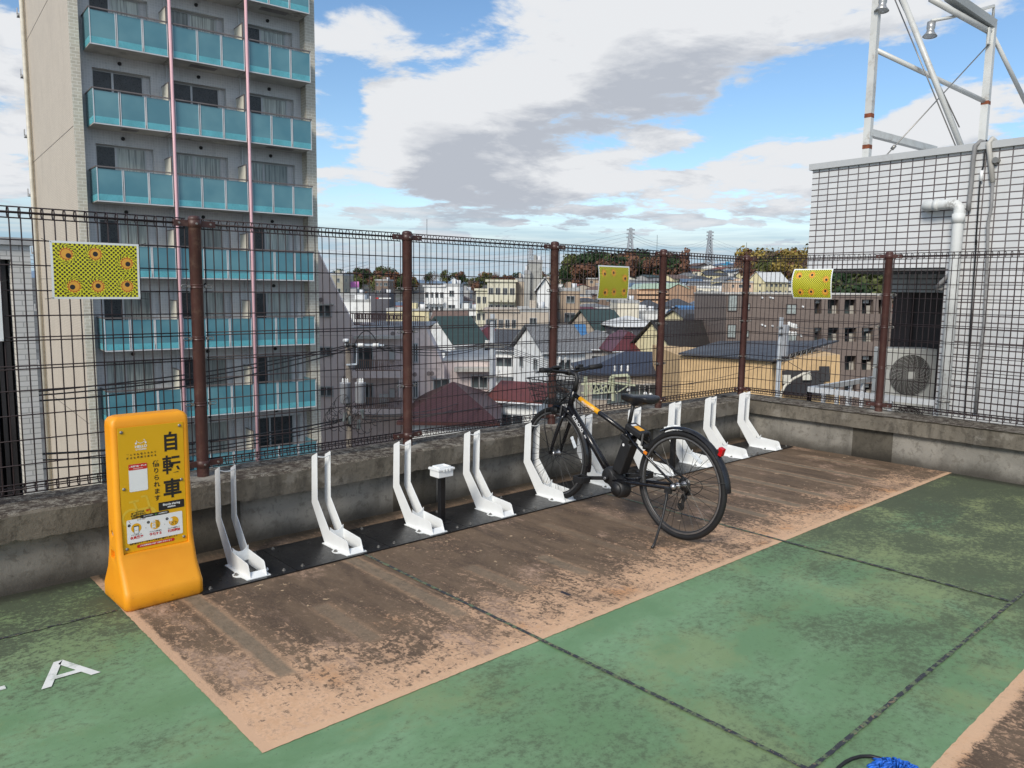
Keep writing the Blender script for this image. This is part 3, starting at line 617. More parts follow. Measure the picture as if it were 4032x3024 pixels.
text_mesh(k, 'ご利用料金・使い方', .0092, pq(.275, .314), X_, Z_, 1, bold=.0003, lift=.0013); text_mesh(k, 'About & How to use', .0052, pq(.275, .331), X_, Z_, 1, bold=.0002, lift=.0013)
k.build('info_card', L_, sb)
k = MB(); rrect(k, pp(.765, .610), X_, Z_, .128, .042, .003, 0, .0006); text_mesh(k, 'Bicycle sharing', .0145, pp(.765, .599), X_, Z_, 1, bold=.0005, lift=.001, sx=1.0); text_mesh(k, 'station', .0145, pp(.765, .622), X_, Z_, 1, bold=.0005, lift=.001)
k.build('caption_box', L_, sb)
k = MB(); rrect(k, pq(.50, .832), X_, Z_, .272, .120, .006, 1, .0006); rrect(k, pp(.50, .672), X_, Z_, .140, .017, .008, 0, .001)
text_mesh(k, 'はじめての方へ', .0068, pp(.40, .672), X_, Z_, 1, bold=.0002, lift=.0014); text_mesh(k, 'ご利用開始方法', .0068, pp(.62, .672), X_, Z_, 1, bold=.0002, lift=.0014); stroke([pp(.505, .668), pp(.515, .677), pp(.525, .668)], .003, 6, .0014, k)
for i, (u, s1, s2) in enumerate([(.21, 'アプリを使って', '会員登録'), (.50, 'アプリで自転車を', '予約する'), (.79, 'ロックを開錠して', '利用開始')]):
    disc(k, pp(u, .748), X_, Z_, .0245, 4, 28, .001); disc(k, pp(u-.105, .722), X_, Z_, .0072, 0, 16, .0012); text_mesh(k, '123'[i], .008, pp(u-.105, .722), X_, Z_, 1, lift=.0016)
    text_mesh(k, s1, .0075, pp(u, .808), X_, Z_, 0, bold=.0002, lift=.001); text_mesh(k, s2, .0155, pp(u, .833), X_, Z_, 2, bold=.0006, lift=.001)
    if i < 2: disc(k, pp(u+.145, .762), X_, Z_, .0018, 0, 8, .001)
rrect(k, pp(.21, .762), X_, Z_, .025, .040, .003, 0, .0014); rrect(k, pp(.21, .765), X_, Z_, .020, .034, .001, 1, .0017); stroke([pp(.185, .765), pp(.21, .771), pp(.235, .765)], .001, 0, .002, k)
for j in range(3): rrect(k, pp(.475, .725+.022*j), X_, Z_, .017, .012, .001, 1, .0014); stroke([pp(.455, .727+.022*j), pp(.495, .727+.022*j)], .0016, 0, .0017, k)
for j in range(6): stroke([pp(.515, .722+.010*j), pp(.56, .719+.010*j)], .0022, 0, .0014, k)
rrect(k, pp(.745, .735), X_, Z_, .016, .015, .001, 1, .0014); stroke([pp(.745, .748), pp(.745, .772)], .002, 1, .0014, k); stroke([pp(.76, .765), pp(.785, .748), pp(.815, .752), pp(.835, .768)], .002, 0, .0014, k)
for q in (.765, .83): disc(k, pp(q, .768), X_, Z_, .006, 0, 12, .0015); disc(k, pp(q, .768), X_, Z_, .004, 4, 12, .0018)
k.build('instruction_card', L_, sb)
k = MB(); rrect(k, pp(.50, .947), X_, Z_, .185, .0155, .007, 2, .0006); text_mesh(k, 'ご利用開始前の各種点検をお忘れなく', .0082, pp(.50, .947), X_, Z_, 1, bold=.0002, lift=.001, sx=1.15); k.build('notice_strip', L_, sb)
for u, v in ((.055, .035), (.94, .028), (.055, .485), (.94, .475), (.06, .968), (.945, .958)):
    q = MB(); p = pq(u, v); q.lathe([(.0, .0045), (.005, .0042), (.0078, .002), (.0082, 0)][::-1], p, (0, -1, 0), 14); q.build('rivet', STEEL, sb)
# ------------------------------------------------------------------ cord and blue brush at the bottom edge of the photo
cd = MB(); c4_ = lambda x, y: on_z(2932+x/2.011, 2200+y/2.011, .01)
cd.tube([c4_(600, 1900), c4_(690, 1720)]+[c4_(x, y) for x, y in ((740, 1657), (795, 1612), (850, 1584), (920, 1565), (1000, 1563), (1070, 1580), (1120, 1606), (1180, 1680))], .0062, 8)
tag(cd.build('extension_cord', mat('black_rubber', (.012, .012, .013), .5)), 'thick black cord curling out of the bottom edge beside the blue tufts', 'cord')
BLUE = mat('blue_fibre', (.012, .12, .55), .6, var=.35, sc=60)
bt = MB(); R_ = random.Random(5); bc = on_z(3535, 3062, .0)
for i in range(130):
    a = R_.uniform(0, 2*pi); r = .072*sqrt(R_.random()); bx, by = bc.x+r*cos(a), bc.y+r*sin(a); h = .040*(1-(r/.08)**2)+.005
    d = V((cos(a)*.6+R_.uniform(-.3, .3), sin(a)*.6+R_.uniform(-.3, .3), 0))*.03
    bt.tube([(bx, by, h*.4), V((bx, by, h))+d*.3+V((0, 0, .006)), V((bx, by, h*.95))+d*.8, V((bx, by, max(.004, h*.6)))+d*1.15], [.003, .0042, .0042, .002], 5)
tag(bt.build('cleaning_brush', BLUE), 'tufts of a bright blue cleaning brush poking in at the bottom edge', 'brush')
# ------------------------------------------------------------------ bicycle (local frame: +x forward, +y to its left, z up)
BF = 1.5103       # heading
org = V((2.438, -1.688, 0))
bk = thing('bicycle', 'black electric-assist bicycle with basket and orange frame sleeve, parked in a white rack', 'bicycle', (org.x, org.y, .004), BF)
BP = mat('gloss_black_paint', (.008, .008, .010), .22, var=.1, sc=8, spec=.6); BK = mat('matt_black', (.014, .014, .015), .5, var=.1, sc=20); RUB = mat('tyre_rubber', (.007, .007, .008), .7, var=.2, sc=30)
ALU = mat('brushed_aluminium', (.42, .42, .43), .35, .9, var=.1, sc=20); DST = mat('dark_steel', (.10, .10, .10), .4, .8); SLV = mat('orange_sleeve', (.78, .37, .01), .35, var=.03); CLR = mat('clear_reflector', (.62, .66, .70), .2, var=.1, sc=80)
REDP = mat('red_reflector', (.50, .008, .012), .15, var=.2, sc=120); AMB = mat('amber_reflector', (.75, .22, .02), .2); GRYL = mat('grey_screen', (.28, .42, .50), .2); WTX = mat('white_decal', (.75, .76, .77), .4, var=.02); RADP = mat('red_key', (.6, .10, .03), .3)
RH, FH, WR = V((0, 0, .354)), V((1.205, 0, .354)), .354
def wheel(name, c, hubw, n=32):
    w = MB(); w.torus(c, (0, 1, 0), WR-.019, .019, 72, 10); tyre = w.build('wheel', RUB, bk); tyre.name = name
    r = MB(); pr = [(WR-.036, -.0095), (WR-.052, -.009), (WR-.056, 0), (WR-.052, .009), (WR-.036, .0095)]; r.lathe(pr, c, (0, 1, 0), 72); r.build('rim', mat('rim_black', (.03, .03, .03), .35), tyre)
    r = MB()
    for s in (-1, 1): r.lathe([(WR-.037, s*.0098), (WR-.047, s*.0098)] if s < 0 else [(WR-.047, s*.0098), (WR-.037, s*.0098)], c, (0, 1, 0), 72)
    r.build('brake_track', ALU, tyre)
    sp = MB()
    for k in range(n):
        a = 2*pi*k/n; s = 1 if k % 2 else -1; off = (1 if (k//2) % 2 else -1)*radians(52)
        sp.tube([c+V((.022*cos(a+off), s*hubw, .022*sin(a+off))), c+V(((WR-.055)*cos(a), s*.003, (WR-.055)*sin(a)))], .0015, 4, cap=False, smooth=False)
    sp.build('spokes', mat('spoke_black', (.02, .02, .02), .35, .5), tyre)
    h = MB(); h.lathe([(.012, -hubw-.006), (.024, -hubw), (.024, -hubw+.004), (.014, -hubw+.008), (.014, hubw-.008), (.024, hubw-.004), (.024, hubw), (.012, hubw+.006), (.005, hubw+.008), (.005, hubw+.028)], c, (0, 1, 0), 16); h.cyl(c+V((0, -hubw-.028, 0)), c+V((0, -hubw, 0)), .005, .012, 10); h.build('hub', ALU, tyre)
    return tyre
fw = wheel('front_wheel', FH, .032); rw = wheel('rear_wheel', RH, .034)
for wl, c, a0 in ((fw, FH, radians(150)), (rw, RH, radians(122))):
    p = c+V((.235*cos(a0), .006, .235*sin(a0))); q = V((cos(a0+pi/2), 0, sin(a0+pi/2)))
    MB().bar(p-q*.045, p+q*.045, .010, .028, up=(cos(a0), 0, sin(a0))).build('reflector', CLR, wl, bevel=.003)
BB = V((.60, 0, .285)); HT, HB = V((1.010, 0, .865)), V((1.062, 0, .715)); ST_T = V((.458, 0, .665))
f = MB(); f.tube([HT, HB], .021, 14); f.tube([HT+(HB-HT)*.22, V((.478, 0, .622))], .0165, 12); f.tube([HB+(HT-HB)*.12, BB+V((.03, 0, .03))], [.026, .026], 14)
f.tube([ST_T, BB], .017, 12)
for s in (-1, 1):
    f.tube([BB+V((-.02, s*.028, -.01)), V((.36, s*.05, .30)), V((.03, s*.066, .335)), RH+V((0, s*.068, 0))], [.014, .013, .010, .009], 8)
    f.tube([V((.474, s*.018, .640)), V((.36, s*.045, .565)), RH+V((.015, s*.068, .02))], [.010, .009, .008], 8)
    f.cbox(RH+V((.008, s*.070, -.002)), (.045, .006, .05))
f.tube([V((.33, -.055, .34)), V((.33, .055, .34))], .009, 8)
FR = f.build('frame', BP, bk)
ma = HT+(HB-HT)*.22; mbv = V((.478, 0, .622)); e0, e1 = ma.lerp(mbv, .13), ma.lerp(mbv, .50)
MB().tube([e0, e1], .0182, 16).build('orange_sleeve', SLV, FR)
dt = (mbv-ma).normalized(); upv = V((-dt.z, 0, dt.x)); upv = upv if upv.z > 0 else -upv
k = MB(); text_mesh(k, 'HELLO CYCLING', .018, ma.lerp(mbv, .315)+V((0, .0188, 0)), dt, upv, 0, bold=.0005, lift=0); k.build('sleeve_lettering', WTX, FR)
da = HB+(HT-HB)*.12; db = BB+V((.03, 0, .03)); dd = (db-da).normalized(); du = V((-dd.z, 0, dd.x)); du = du if du.z > 0 else -du
k = MB(); text_mesh(k, 'KUROAD', .040, da.lerp(db, .27)+V((0, .0268, 0)), dd, du, 0, bold=.001, sx=.9); text_mesh(k, 'lite', .022, da.lerp(db, .46)+V((0, .0268, 0)), dd, du, 0, bold=.0005, shear=.3)
k.build('frame_lettering', WTX, FR)
# fork, headset
fk = MB(); fk.tube([HB+V((.004, 0, -.01)), HB+V((.012, 0, -.04))], .022, 12)
for s in (-1, 1): fk.tube([HB+V((.012, s*.02, -.03)), HB+V((.025, s*.052, -.07)), V((1.175, s*.054, .44)), FH+V((0, s*.050, 0))], [.014, .0165, .013, .009], 10)
fk.build('fork', BP, bk)
# mudguards
def mudguard(c, a0, a1, R, name, tip):
    mb = MB(); vs = []; n = 36; m_ = 7
    for i in range(n+1):
        a = radians(a0+(a1-a0)*i/n)
        for j in range(m_):
            q = (j/(m_-1)*2-1); rr = R-.014*q*q; vs.append(c+V((rr*cos(a), q*.027, rr*sin(a))))
    N = len(vs); vs += [c+(v-c)*((v-c).length-.002)/(v-c).length for v in vs]
    fs = [(i*m_+j, i*m_+j+1, (i+1)*m_+j+1, (i+1)*m_+j) for i in range(n) for j in range(m_-1)]; fs += [tuple(x+N for x in q[::-1]) for q in fs]
    mb.add(vs, fs, 0, True); g_ = mb.build(name, BP, bk)
    a = radians(tip); p = c+V(((R-.006)*cos(a), 0, (R-.006)*sin(a)))
    for s in (-1, 1): MB().tube([p+V((0, s*.026, 0)), c+V((0, s*.062, .012))], .0022, 5).build('stay', BK, g_)
    return g_
rg = mudguard(RH, 62, 176, .380, 'rear_mudguard', 166); mudguard(FH, 88, 192, .380, 'front_mudguard', 184)
a = radians(186)
tl = MB(); p = RH+V((.386*cos(radians(138)), 0, .386*sin(radians(138)))); tl.cbox(p+V((-.012, 0, .012)), (.034, .034, .052), R=Matrix.Rotation(radians(-20), 3, 'Y')); tl.build('tail_reflector', REDP, bk, bevel=.004)
MB().cbox(p+V((.008, 0, .004)), (.022, .038, .040), R=Matrix.Rotation(radians(-20), 3, 'Y')).build('reflector_housing', BK, bk, bevel=.003)
# seat
sp_ = MB(); sp_.tube([V((.470, 0, .645)), V((.418, 0, .865))], .0135, 12); sp_.build('seat_post', BK, bk)
q = MB(); q.lathe([(.021, -.012), (.022, 0), (.021, .012)], (.457, 0, .668), V((-.052, 0, .22)), 14); q.cyl((.442, -.02, .665), (.442, .02, .665), .006, .006, 8); q.build('seat_clamp', BK, bk)
sd_ = MB(); secs = [(.20, .012, .862, .012), (.205, .062, .872, .025), (.225, .082, .882, .032), (.265, .088, .886, .040), (.315, .080, .882, .046), (.36, .058, .876, .044), (.40, .036, .872, .038), (.445, .024, .872, .032), (.485, .0185, .870, .026), (.50, .012, .862, .016)]
vs = []; n = 16
for x, hw, zt, th in secs:
    for k in range(n):
        a = 2*pi*k/n; cy, cz = cos(a), sin(a); vs.append((x-.0, hw*(abs(cy)**.8)*(1 if cy > 0 else -1), zt-th*.35+(th*.42 if cz > 0 else th*1.45)*cz - (.004*(1-abs(cy)) if cz > 0 and hw > .05 else 0)))
fs = [(i*n+k, i*n+(k+1) % n, (i+1)*n+(k+1) % n, (i+1)*n+k) for i in range(len(secs)-1) for k in range(n)]+[tuple(range(n))[::-1], tuple(range((len(secs)-1)*n, len(secs)*n))]
sd_.add([(v[0]+.04, v[1], v[2]+.02) for v in vs], fs, 0, True); so_ = sd_.build('saddle', mat('saddle_vinyl', (.014, .014, .016), .32, var=.15, sc=30, bmp=.15), bk)
ss_ = so_.modifiers.new('s', 'SUBSURF'); ss_.levels = 1; ss_.render_levels = 2
q = MB()
for s in (-1, 1): q.tube([(.29, s*.030, .862), (.36, s*.022, .845), (.45, s*.02, .850), (.52, s*.012, .872)], .0035, 6)
q.build('saddle_rails', DST, so_)
# stem, handlebar
BC = V((1.070, 0, .985))
q = MB(); q.tube([HT+V((0, 0, -.01)), HT+V((-.018, 0, .05)), V((.985, 0, .945)), V((.995, 0, .975)), BC], [.021, .019, .0165, .0165, .015], 12); q.cyl(BC+V((0, -.024, 0)), BC+V((0, .024, 0)), .021, .021, 14); q.build('stem', BK, bk)
hb = MB(); HBAR = [(-.285, -.025, .035), (-.20, -.008, .028), (-.09, .0, .012), (0, 0, 0), (.09, .0, .012), (.20, -.008, .028), (.285, -.025, .035)]
hb.tube([BC+V((x, y, z)) for y, x, z in HBAR], .0145, 12); HBO = hb.build('handlebar', BP, bk)
for s in (-1, 1):
    MB().tube([BC+V((-.008, s*.195, .028)), BC+V((-.020, s*.262, .033)), BC+V((-.027, s*.305, .036))], [.0185, .0185, .019], 12).build('grip', RUB, HBO)
    l = MB(); l.cbox(BC+V((.018, s*.165, .018)), (.040, .024, .022)); l.tube([BC+V((.035, s*.16, .016)), BC+V((.062, s*.20, .012)), BC+V((.052, s*.285, .008))], [.007, .005, .005], 7); l.build('brake_lever', BK, HBO, bevel=.003)
q = MB(); Rd = Matrix.Rotation(radians(30), 3, 'Y'); q.cbox(BC+V((.004, .135, .040)), (.055, .078, .018), R=Rd); D_ = q.build('display_unit', BK, HBO, bevel=.004)
MB().cbox(BC+V((.002, .128, .0505)), (.034, .045, .002), R=Rd).build('screen', GRYL, D_); MB().cbox(BC+V((.0, .162, .0505)), (.020, .014, .003), R=Rd).build('power_key', RADP, D_)
q = MB(); q.cbox(BC+V((.0, -.11, .022)), (.05, .045, .03)); q.cbox(BC+V((.01, -.125, .045)), (.03, .03, .02)); q.build('gear_shifter', BK, HBO, bevel=.004)
q = MB(); q.sphere(BC+V((-.005, -.07, .036)), .016, 12, 8, sc=(1, 1, .8)); q.build('bell', BK, HBO)
cb_ = [[BC+V((.05, .16, .01)), BC+V((.13, .10, -.02)), BC+V((.10, .04, -.16)), V((1.05, .03, .80)), V((1.08, .05, .68))], [BC+V((.05, -.16, .01)), BC+V((.15, -.06, .0)), BC+V((.12, .0, -.14)), V((1.04, -.03, .78)), V((.9, -.03, .72))],
       [BC+V((.02, .12, .0)), BC+V((.10, .05, -.06)), V((1.07, -.02, .83)), V((1.02, -.028, .70)), V((.80, -.03, .50))], [V((.98, .02, .66)), V((.85, .03, .60)), V((.75, .028, .46)), V((.66, .02, .36))], [V((.10, -.06, .33)), V((-.02, -.08, .28)), V((-.10, -.085, .33)), V((-.09, -.085, .38)), V((-.02, -.08, .40)), V((.10, -.055, .42))]]
for pth in cb_:
    P = []
    for i in range(len(pth)-1):
        p0, p1, p2, p3 = pth[max(0, i-1)], pth[i], pth[i+1], pth[min(len(pth)-1, i+2)]
        for k in range(6):
            u = k/6; P.append(.5*((2*p1)+(p2-p0)*u+(2*p0-5*p1+4*p2-p3)*u*u+(3*p1-p0-3*p2+p3)*u**3))
    P.append(pth[-1]); MB().tube(P, .0026, 5).build('cable', BK, bk)
# basket
bs = MB(); z0, z1 = .750, .925; C0 = V((1.235, 0, 0)); th = radians(-6)
def bp(u, v, z):      # u,v in -1..1
    k = (z-z0)/(z1-z0); return V((C0.x+u*(.095+.032*k)+.012*k, v*(.125+.045*k), z))
for i in range(9): y_ = -1+2*i/8; bs.tube([bp(-1, y_, z1), bp(-1, y_, z0), bp(1, y_, z0), bp(1, y_, z1)], .0028, 4)
for i in range(7): x_ = -1+2*i/6; bs.tube([bp(x_, -1, z1), bp(x_, -1, z0), bp(x_, 1, z0), bp(x_, 1, z1)], .0028, 4)
for z, r in ((z1, .0042), (z1-.04, .003), (z1-.085, .003), (z1-.13, .003), (z0, .003)):
    P = []
    for ca, cb2 in ((1, 1), (-1, 1), (-1, -1), (1, -1)):
        for k in range(4): a = {(1, 1): 0, (-1, 1): pi/2, (-1, -1): pi, (1, -1): 3*pi/2}[(ca, cb2)]+pi/2*k/3; P.append(bp(ca*.82+.18*cos(a), cb2*.86+.14*sin(a), z))
    bs.tube(P, r, 5, closed=True)
BSO = bs.build('basket', BK, bk)
q = MB()
for s in (-1, 1): q.tube([FH+V((0, s*.06, 0)), V((1.25, s*.075, .55)), V((1.24, s*.08, z0-.004))], .0045, 6)
q.tube([V((1.03, 0, .86)), V((1.10, 0, .80)), V((1.15, 0, .76))], .007, 6); q.bar((1.14, -.09, z0-.006), (1.14, .09, z0-.006), .02, .006); q.build('basket_stay', BK, BSO)
q = MB(); q.cyl((1.17, 0, .69), (1.235, 0, .685), .026, .032, 16); q.box(1.15, 1.2, -.008, .008, .69, .745); q.build('headlamp', BK, bk); MB().cyl((1.2352, 0, .685), (1.24, 0, .685), .028, .024, 16).build('lamp_lens', CLR, bk)
# brake callipers
for nm, c in (('front_brake', V((1.10, 0, .69))), ('rear_brake', V((.295, 0, .60)))):
    q = MB()
    for s in (-1, 1): q.bar(c+V((0, s*.055, -.03)), c+V((.01, s*.03, .045)), .012, .014); q.cbox(c+V((-.004, s*.024, -.035)), (.05, .012, .012))
    q.build(nm, BK, bk)
# drive
q = MB(); q.lathe([(.0, -.055), (.045, -.052), (.062, -.035), (.066, 0), (.062, .035), (.050, .052), (.0, .056)], (.515, 0, .225), (0, 1, 0), 24); q.lathe([(0, -.05), (.058, -.045), (.064, -.01), (.064, .02), (.052, .046), (0, .05)], (.612, 0, .298), (0, 1, 0), 24); q.cbox((.56, 0, .265), (.12, .085, .09), R=Matrix.Rotation(radians(-35), 3, 'Y')); MO = q.build('motor_unit', BK, bk, bevel=.004)
q = MB(); q.lathe([(.040, .054), (.043, .056), (.043, .060), (.0, .062)], (.515, 0, .225), (0, 1, 0), 24); q.lathe([(.066, -.03), (.068, -.025), (.068, -.012), (.066, -.008)], (.515, 0, .225), (0, 1, 0), 24); q.build('motor_ring', BK, MO)
R35 = Matrix.Rotation(radians(-23), 3, 'Y')
q = MB(); q.cbox((.488, 0, .455), (.088, .082, .245), R=R35); BT = q.build('battery', BK, bk, bevel=.010)
MB().cbox((.462, 0, .585), (.085, .084, .04), R=R35).build('battery_latch', BK, BT, bevel=.006)
q = MB(); disc(q, (.470, .0395, .545), (-1, 0, 0), (0, 0, 1), .010, 0, 16, .002); q.build('power_mark', WTX, BT)
q = MB(); text_mesh(q, 'PAS', .05, (.488, .0398, .43), V((-.39, 0, -.92)), V((.92, 0, -.39))*-1, 0, bold=.002); q.build('battery_lettering', mat('grey_decal', (.16, .16, .17), .4), BT) if False else None
CK = V((.60, 0, .290))
for s in (1, -1):
    d = V((s*.168, 0, -s*.030)); c0 = CK+V((0, s*.070, 0)); c1 = c0+d+V((0, s*.012, 0)); q = MB(); q.bar(c0, c1, .016, .026); q.cyl(c0-V((0, s*.012, 0)), c0+V((0, s*.012, 0)), .017, .015, 12); q.cyl(c1-V((0, s*.01, 0)), c1+V((0, s*.012, 0)), .014, .014, 12); CR = q.build('crank', BK, bk, bevel=.003)
    MB().cyl(c0+V((0, s*.011, 0)), c0+V((0, s*.014, 0)), .012, .010, 10).build('crank_cap', ALU, CR)
    pc = c1+V((0, s*.060, 0)); q = MB(); q.box(pc.x-.045, pc.x+.045, pc.y-.044, pc.y-.034, pc.z-.022, pc.z+.022); q.box(pc.x-.045, pc.x+.045, pc.y+.034, pc.y+.044, pc.z-.022, pc.z+.022); q.cyl((pc.x, pc.y-.05, pc.z), (pc.x, pc.y+.04, pc.z), .012, .012, 10)
    for sx in (-1, 1): q.box(pc.x+sx*.045-.006, pc.x+sx*.045+.006, pc.y-.034, pc.y+.034, pc.z-.020, pc.z+.020)
    q.box(pc.x-.03, pc.x+.03, pc.y-.03, pc.y+.03, pc.z-.004, pc.z+.004); q.build('pedal', BK, CR, bevel=.002)
q = MB(); q.lathe([(.0, -.003), (.072, -.003), (.074, 0), (.072, .003), (0, .003)], CK+V((0, -.052, 0)), (0, 1, 0), 40); q.build('chainring', DST, bk)
q = MB(); q.tube([CK+V((-.01, -.052, .073)), V((.02, -.045, .383)), V((-.02, -.045, .372)), V((-.034, -.045, .345)), V((-.01, -.045, .30)), V((.03, -.045, .255)), V((.055, -.045, .205)), V((.02, -.045, .175)), V((.06, -.045, .165)), CK+V((0, -.052, -.074)), CK+V((.07, -.052, -.02)), CK+V((.06, -.052, .045))], .0038, 5, closed=True); q.build('chain', DST, bk)
q = MB()
for i in range(6): q.lathe([(.010, 0), (.048-.005*i, .0003), (.048-.005*i, .002), (.01, .0023)], RH+V((0, -.040-.0042*i, 0)), (0, 1, 0), 26)
q.build('sprockets', DST, rw)
q = MB(); q.cbox((.0, -.075, .30), (.03, .02, .05)); q.bar((.01, -.072, .285), (.035, -.058, .195), .010, .022); q.cyl((.012, -.05, .262), (.012, -.062, .262), .022, .022, 14); q.cyl((.035, -.05, .195), (.035, -.062, .195), .024, .024, 14); q.build('rear_derailleur', BK, bk)
# kickstand on the left
q = MB(); q.cbox((.03, .085, .325), (.05, .02, .035)); q.tube([V((.035, .09, .315)), V((.03, .10, .27)), V((.005, .16, .165)), V((-.018, .255, .022)), V((-.028, .290, .002))], [.011, .009, .0075, .0075, .010], 8); q.build('kickstand', BK, bk)
q = MB(); q.lathe([(.0, .092), (.012, .090), (.020, .080), (.020, .072)][::-1], RH, (0, 1, 0), 16); q.build('axle_nut', ALU, bk)
# ring lock with tracker box
q = MB(); q.torus((.335, 0, .585), (V((.42, 0, -.9))), .066, .018, 30, 8, a0=radians(-130), a1=radians(130)); LK = q.build('ring_lock', BK, bk)
q = MB(); Rl = Matrix.Rotation(radians(-20), 3, 'Y'); LC = V((.385, 0, .652)); q.cbox(LC, (.150, .100, .046), R=Rl); LB = q.build('lock_box', BK, bk, bevel=.010)
q = MB(); q.cbox(LC+Rl @ V((-.012, .004, .0238)), (.064, .046, .001), R=Rl); q.build('lock_sticker', SLV, LB); MB().cbox(LC+Rl @ V((.036, .004, .0238)), (.020, .046, .001), R=Rl).build('code_sticker', WTX, LB)
MB().cbox((.255, .060, .530), (.030, .008, .020), R=Rl).build('amber_reflector', AMB, bk, bevel=.002)
# ================================================================== the town beyond the fence
G0 = -12.0
def sstep(a, b, x): u = min(1, max(0, (x-a)/(b-a))); return u*u*(3-2*u)
def polar(p):
    d = V((p[0]-CAM.x, p[1]-CAM.y, 0)); return d.dot(RT3), d.dot(FW3)
def ground(x, y):
    r, f = polar((x, y)); dist = sqrt(r*r+f*f)
    px = 2016+F*max(-4, min(4, r/max(f, 1))) if f > 1 else 9000*(1 if r > 0 else -1)
    k = sstep(2040, 2330, px); k2 = sstep(3050, 3500, px)
    near = sstep(225, 500, dist)*(22.5+2*k2-7*sstep(560, 900, dist)); far = sstep(430, 690, dist)*17
    z = G0+near*k+far*(1-k); z += 1.3*noise.noise(V((x*.012, y*.012, 0)))*sstep(150, 300, dist)
    return z
GRND = mat('town_ground', (.10, .10, .095), .9, var=.35, sc=.12, grime=(.06, .075, .04), gscale=.05)
mb = MB(); rs = [8, 14, 20, 30, 45, 60, 80, 105, 135, 165, 190, 215, 240, 265, 290, 315, 340, 365, 400, 440, 480, 530, 580, 630, 690, 760, 850, 1000, 1300, 2000, 3500, 7000, 14000]; NA = 180
vs = [(CAM.x, CAM.y, G0)]+[(CAM.x+r*cos(2*pi*k/NA), CAM.y+r*sin(2*pi*k/NA), ground(CAM.x+r*cos(2*pi*k/NA), CAM.y+r*sin(2*pi*k/NA)) - (r > 700)*(min(r, 1500)-700)*.014) for r in rs for k in range(NA)]
fs = [(0, 1+k, 1+(k+1) % NA) for k in range(NA)]+[(1+i*NA+k, 1+(i+1)*NA+k, 1+(i+1)*NA+(k+1) % NA, 1+i*NA+(k+1) % NA) for i in range(len(rs)-1) for k in range(NA)]
mb.add(vs, fs, 0, True); tag(mb.build('ground', GRND), kind='structure')
# our own building under the deck
MBx = mat('deck_building_wall', (.35, .33, .30), .8)
tag(MB().box(-9, 6.15, -14, .235, G0-.5, -.252).build('deck_building', MBx), 'pale rendered building whose flat roof is the green parking deck', 'building')
# distant mountains; air haze is painted into their blue colour
mb = MB(); n = 160; vs = []
for i in range(n+1):
    px = -1500+7500*i/n; dd = V((cos(CAMYAW-math.atan((px-2016)/F)), sin(CAMYAW-math.atan((px-2016)/F)), 0)); R_ = 11000
    h = 70+150*max(0, noise.noise(V((i*.08, 2.2, 0)))+.45)+40*noise.noise(V((i*.33, 5, 0)))
    for rr, hh in ((R_-1500, -60), (R_-500, h*.55), (R_, h), (R_+900, h*.3), (R_+2000, -60)): p = CAM+dd*rr; vs.append((p.x, p.y, hh))
mb.add(vs, [(i*5+k, (i+1)*5+k, (i+1)*5+k+1, i*5+k+1) for i in range(n) for k in range(4)], 0, True)
tag(mb.build('mountains', mat('haze_blue_mountain', (.16, .24, .34), .95, var=.1, sc=.001)), kind='structure')
# ------------------------------------------------------------------ materials
def wallc(n, c, **k): return mat('wall_'+n, c, .8, var=.07, sc=.6, grime=tuple(x*.55 for x in c), gscale=.35, **k)
WC = [wallc('white', (.74, .75, .74)), wallc('cream', (.70, .66, .54)), wallc('beige', (.46, .40, .33)), wallc('grey', (.33, .33, .33)), wallc('tan', (.38, .29, .21)), wallc('pale_blue', (.45, .52, .58)), wallc('brown', (.18, .13, .10)), wallc('peach', (.62, .45, .32)), wallc('yellow', (.65, .58, .36)), wallc('dark_grey', (.085, .085, .10))]
def rib(n, c, w=.35, k=.55): return tilemat('roof_'+n, w, 60, .012, c, tuple(x*1.15 for x in c), tuple(x*k for x in c), .45, offset=0, bmp=.6)
def slate(n, c): return tilemat('roof_'+n, .3, .22, .02, c, tuple(x*1.35 for x in c), tuple(x*.5 for x in c), .6, bmp=.5)
def seam(n, c): return tilemat('roof_'+n, 40, .26, .02, c, tuple(x*1.2 for x in c), tuple(x*.4 for x in c), .4, bmp=.6)
RC = [slate('dark_slate', (.060, .065, .074)), slate('grey_slate', (.17, .175, .18)), slate('brown_tile', (.15, .10, .08)), seam('maroon', (.10, .022, .026)), seam('green_metal', (.032, .058, .052)), seam('blue_metal', (.05, .17, .36)), slate('red_brown', (.22, .07, .045)), seam('steel_blue', (.10, .15, .22)), mat('roof_white', (.62, .63, .62), .5), mat('roof_flat_grey', (.38, .39, .39), .8, var=.2, sc=.8, grime=(.15, .15, .14))]
m, t, b, tc = newmat('window_glass'); t.l.new(t.mix(t.ss(t.noise(tc.outputs['Object'], .35, 2), .4, .6), (.02, .025, .03), (.10, .125, .13)), b.inputs['Base Color']); b.inputs['Roughness'].default_value = .08; GLASS = m
FRAME = mat('window_frame', (.45, .46, .47), .4, .3, var=.03); CURT = mat('curtain_grey', (.30, .34, .33), .8, var=.25, sc=4)
ACM = mat('ac_beige', (.50, .51, .49), .5, var=.05, sc=2); RAILW = mat('white_rail', (.62, .64, .66), .45, var=.05); RAILB = mat('brown_rail', (.20, .13, .10), .6)
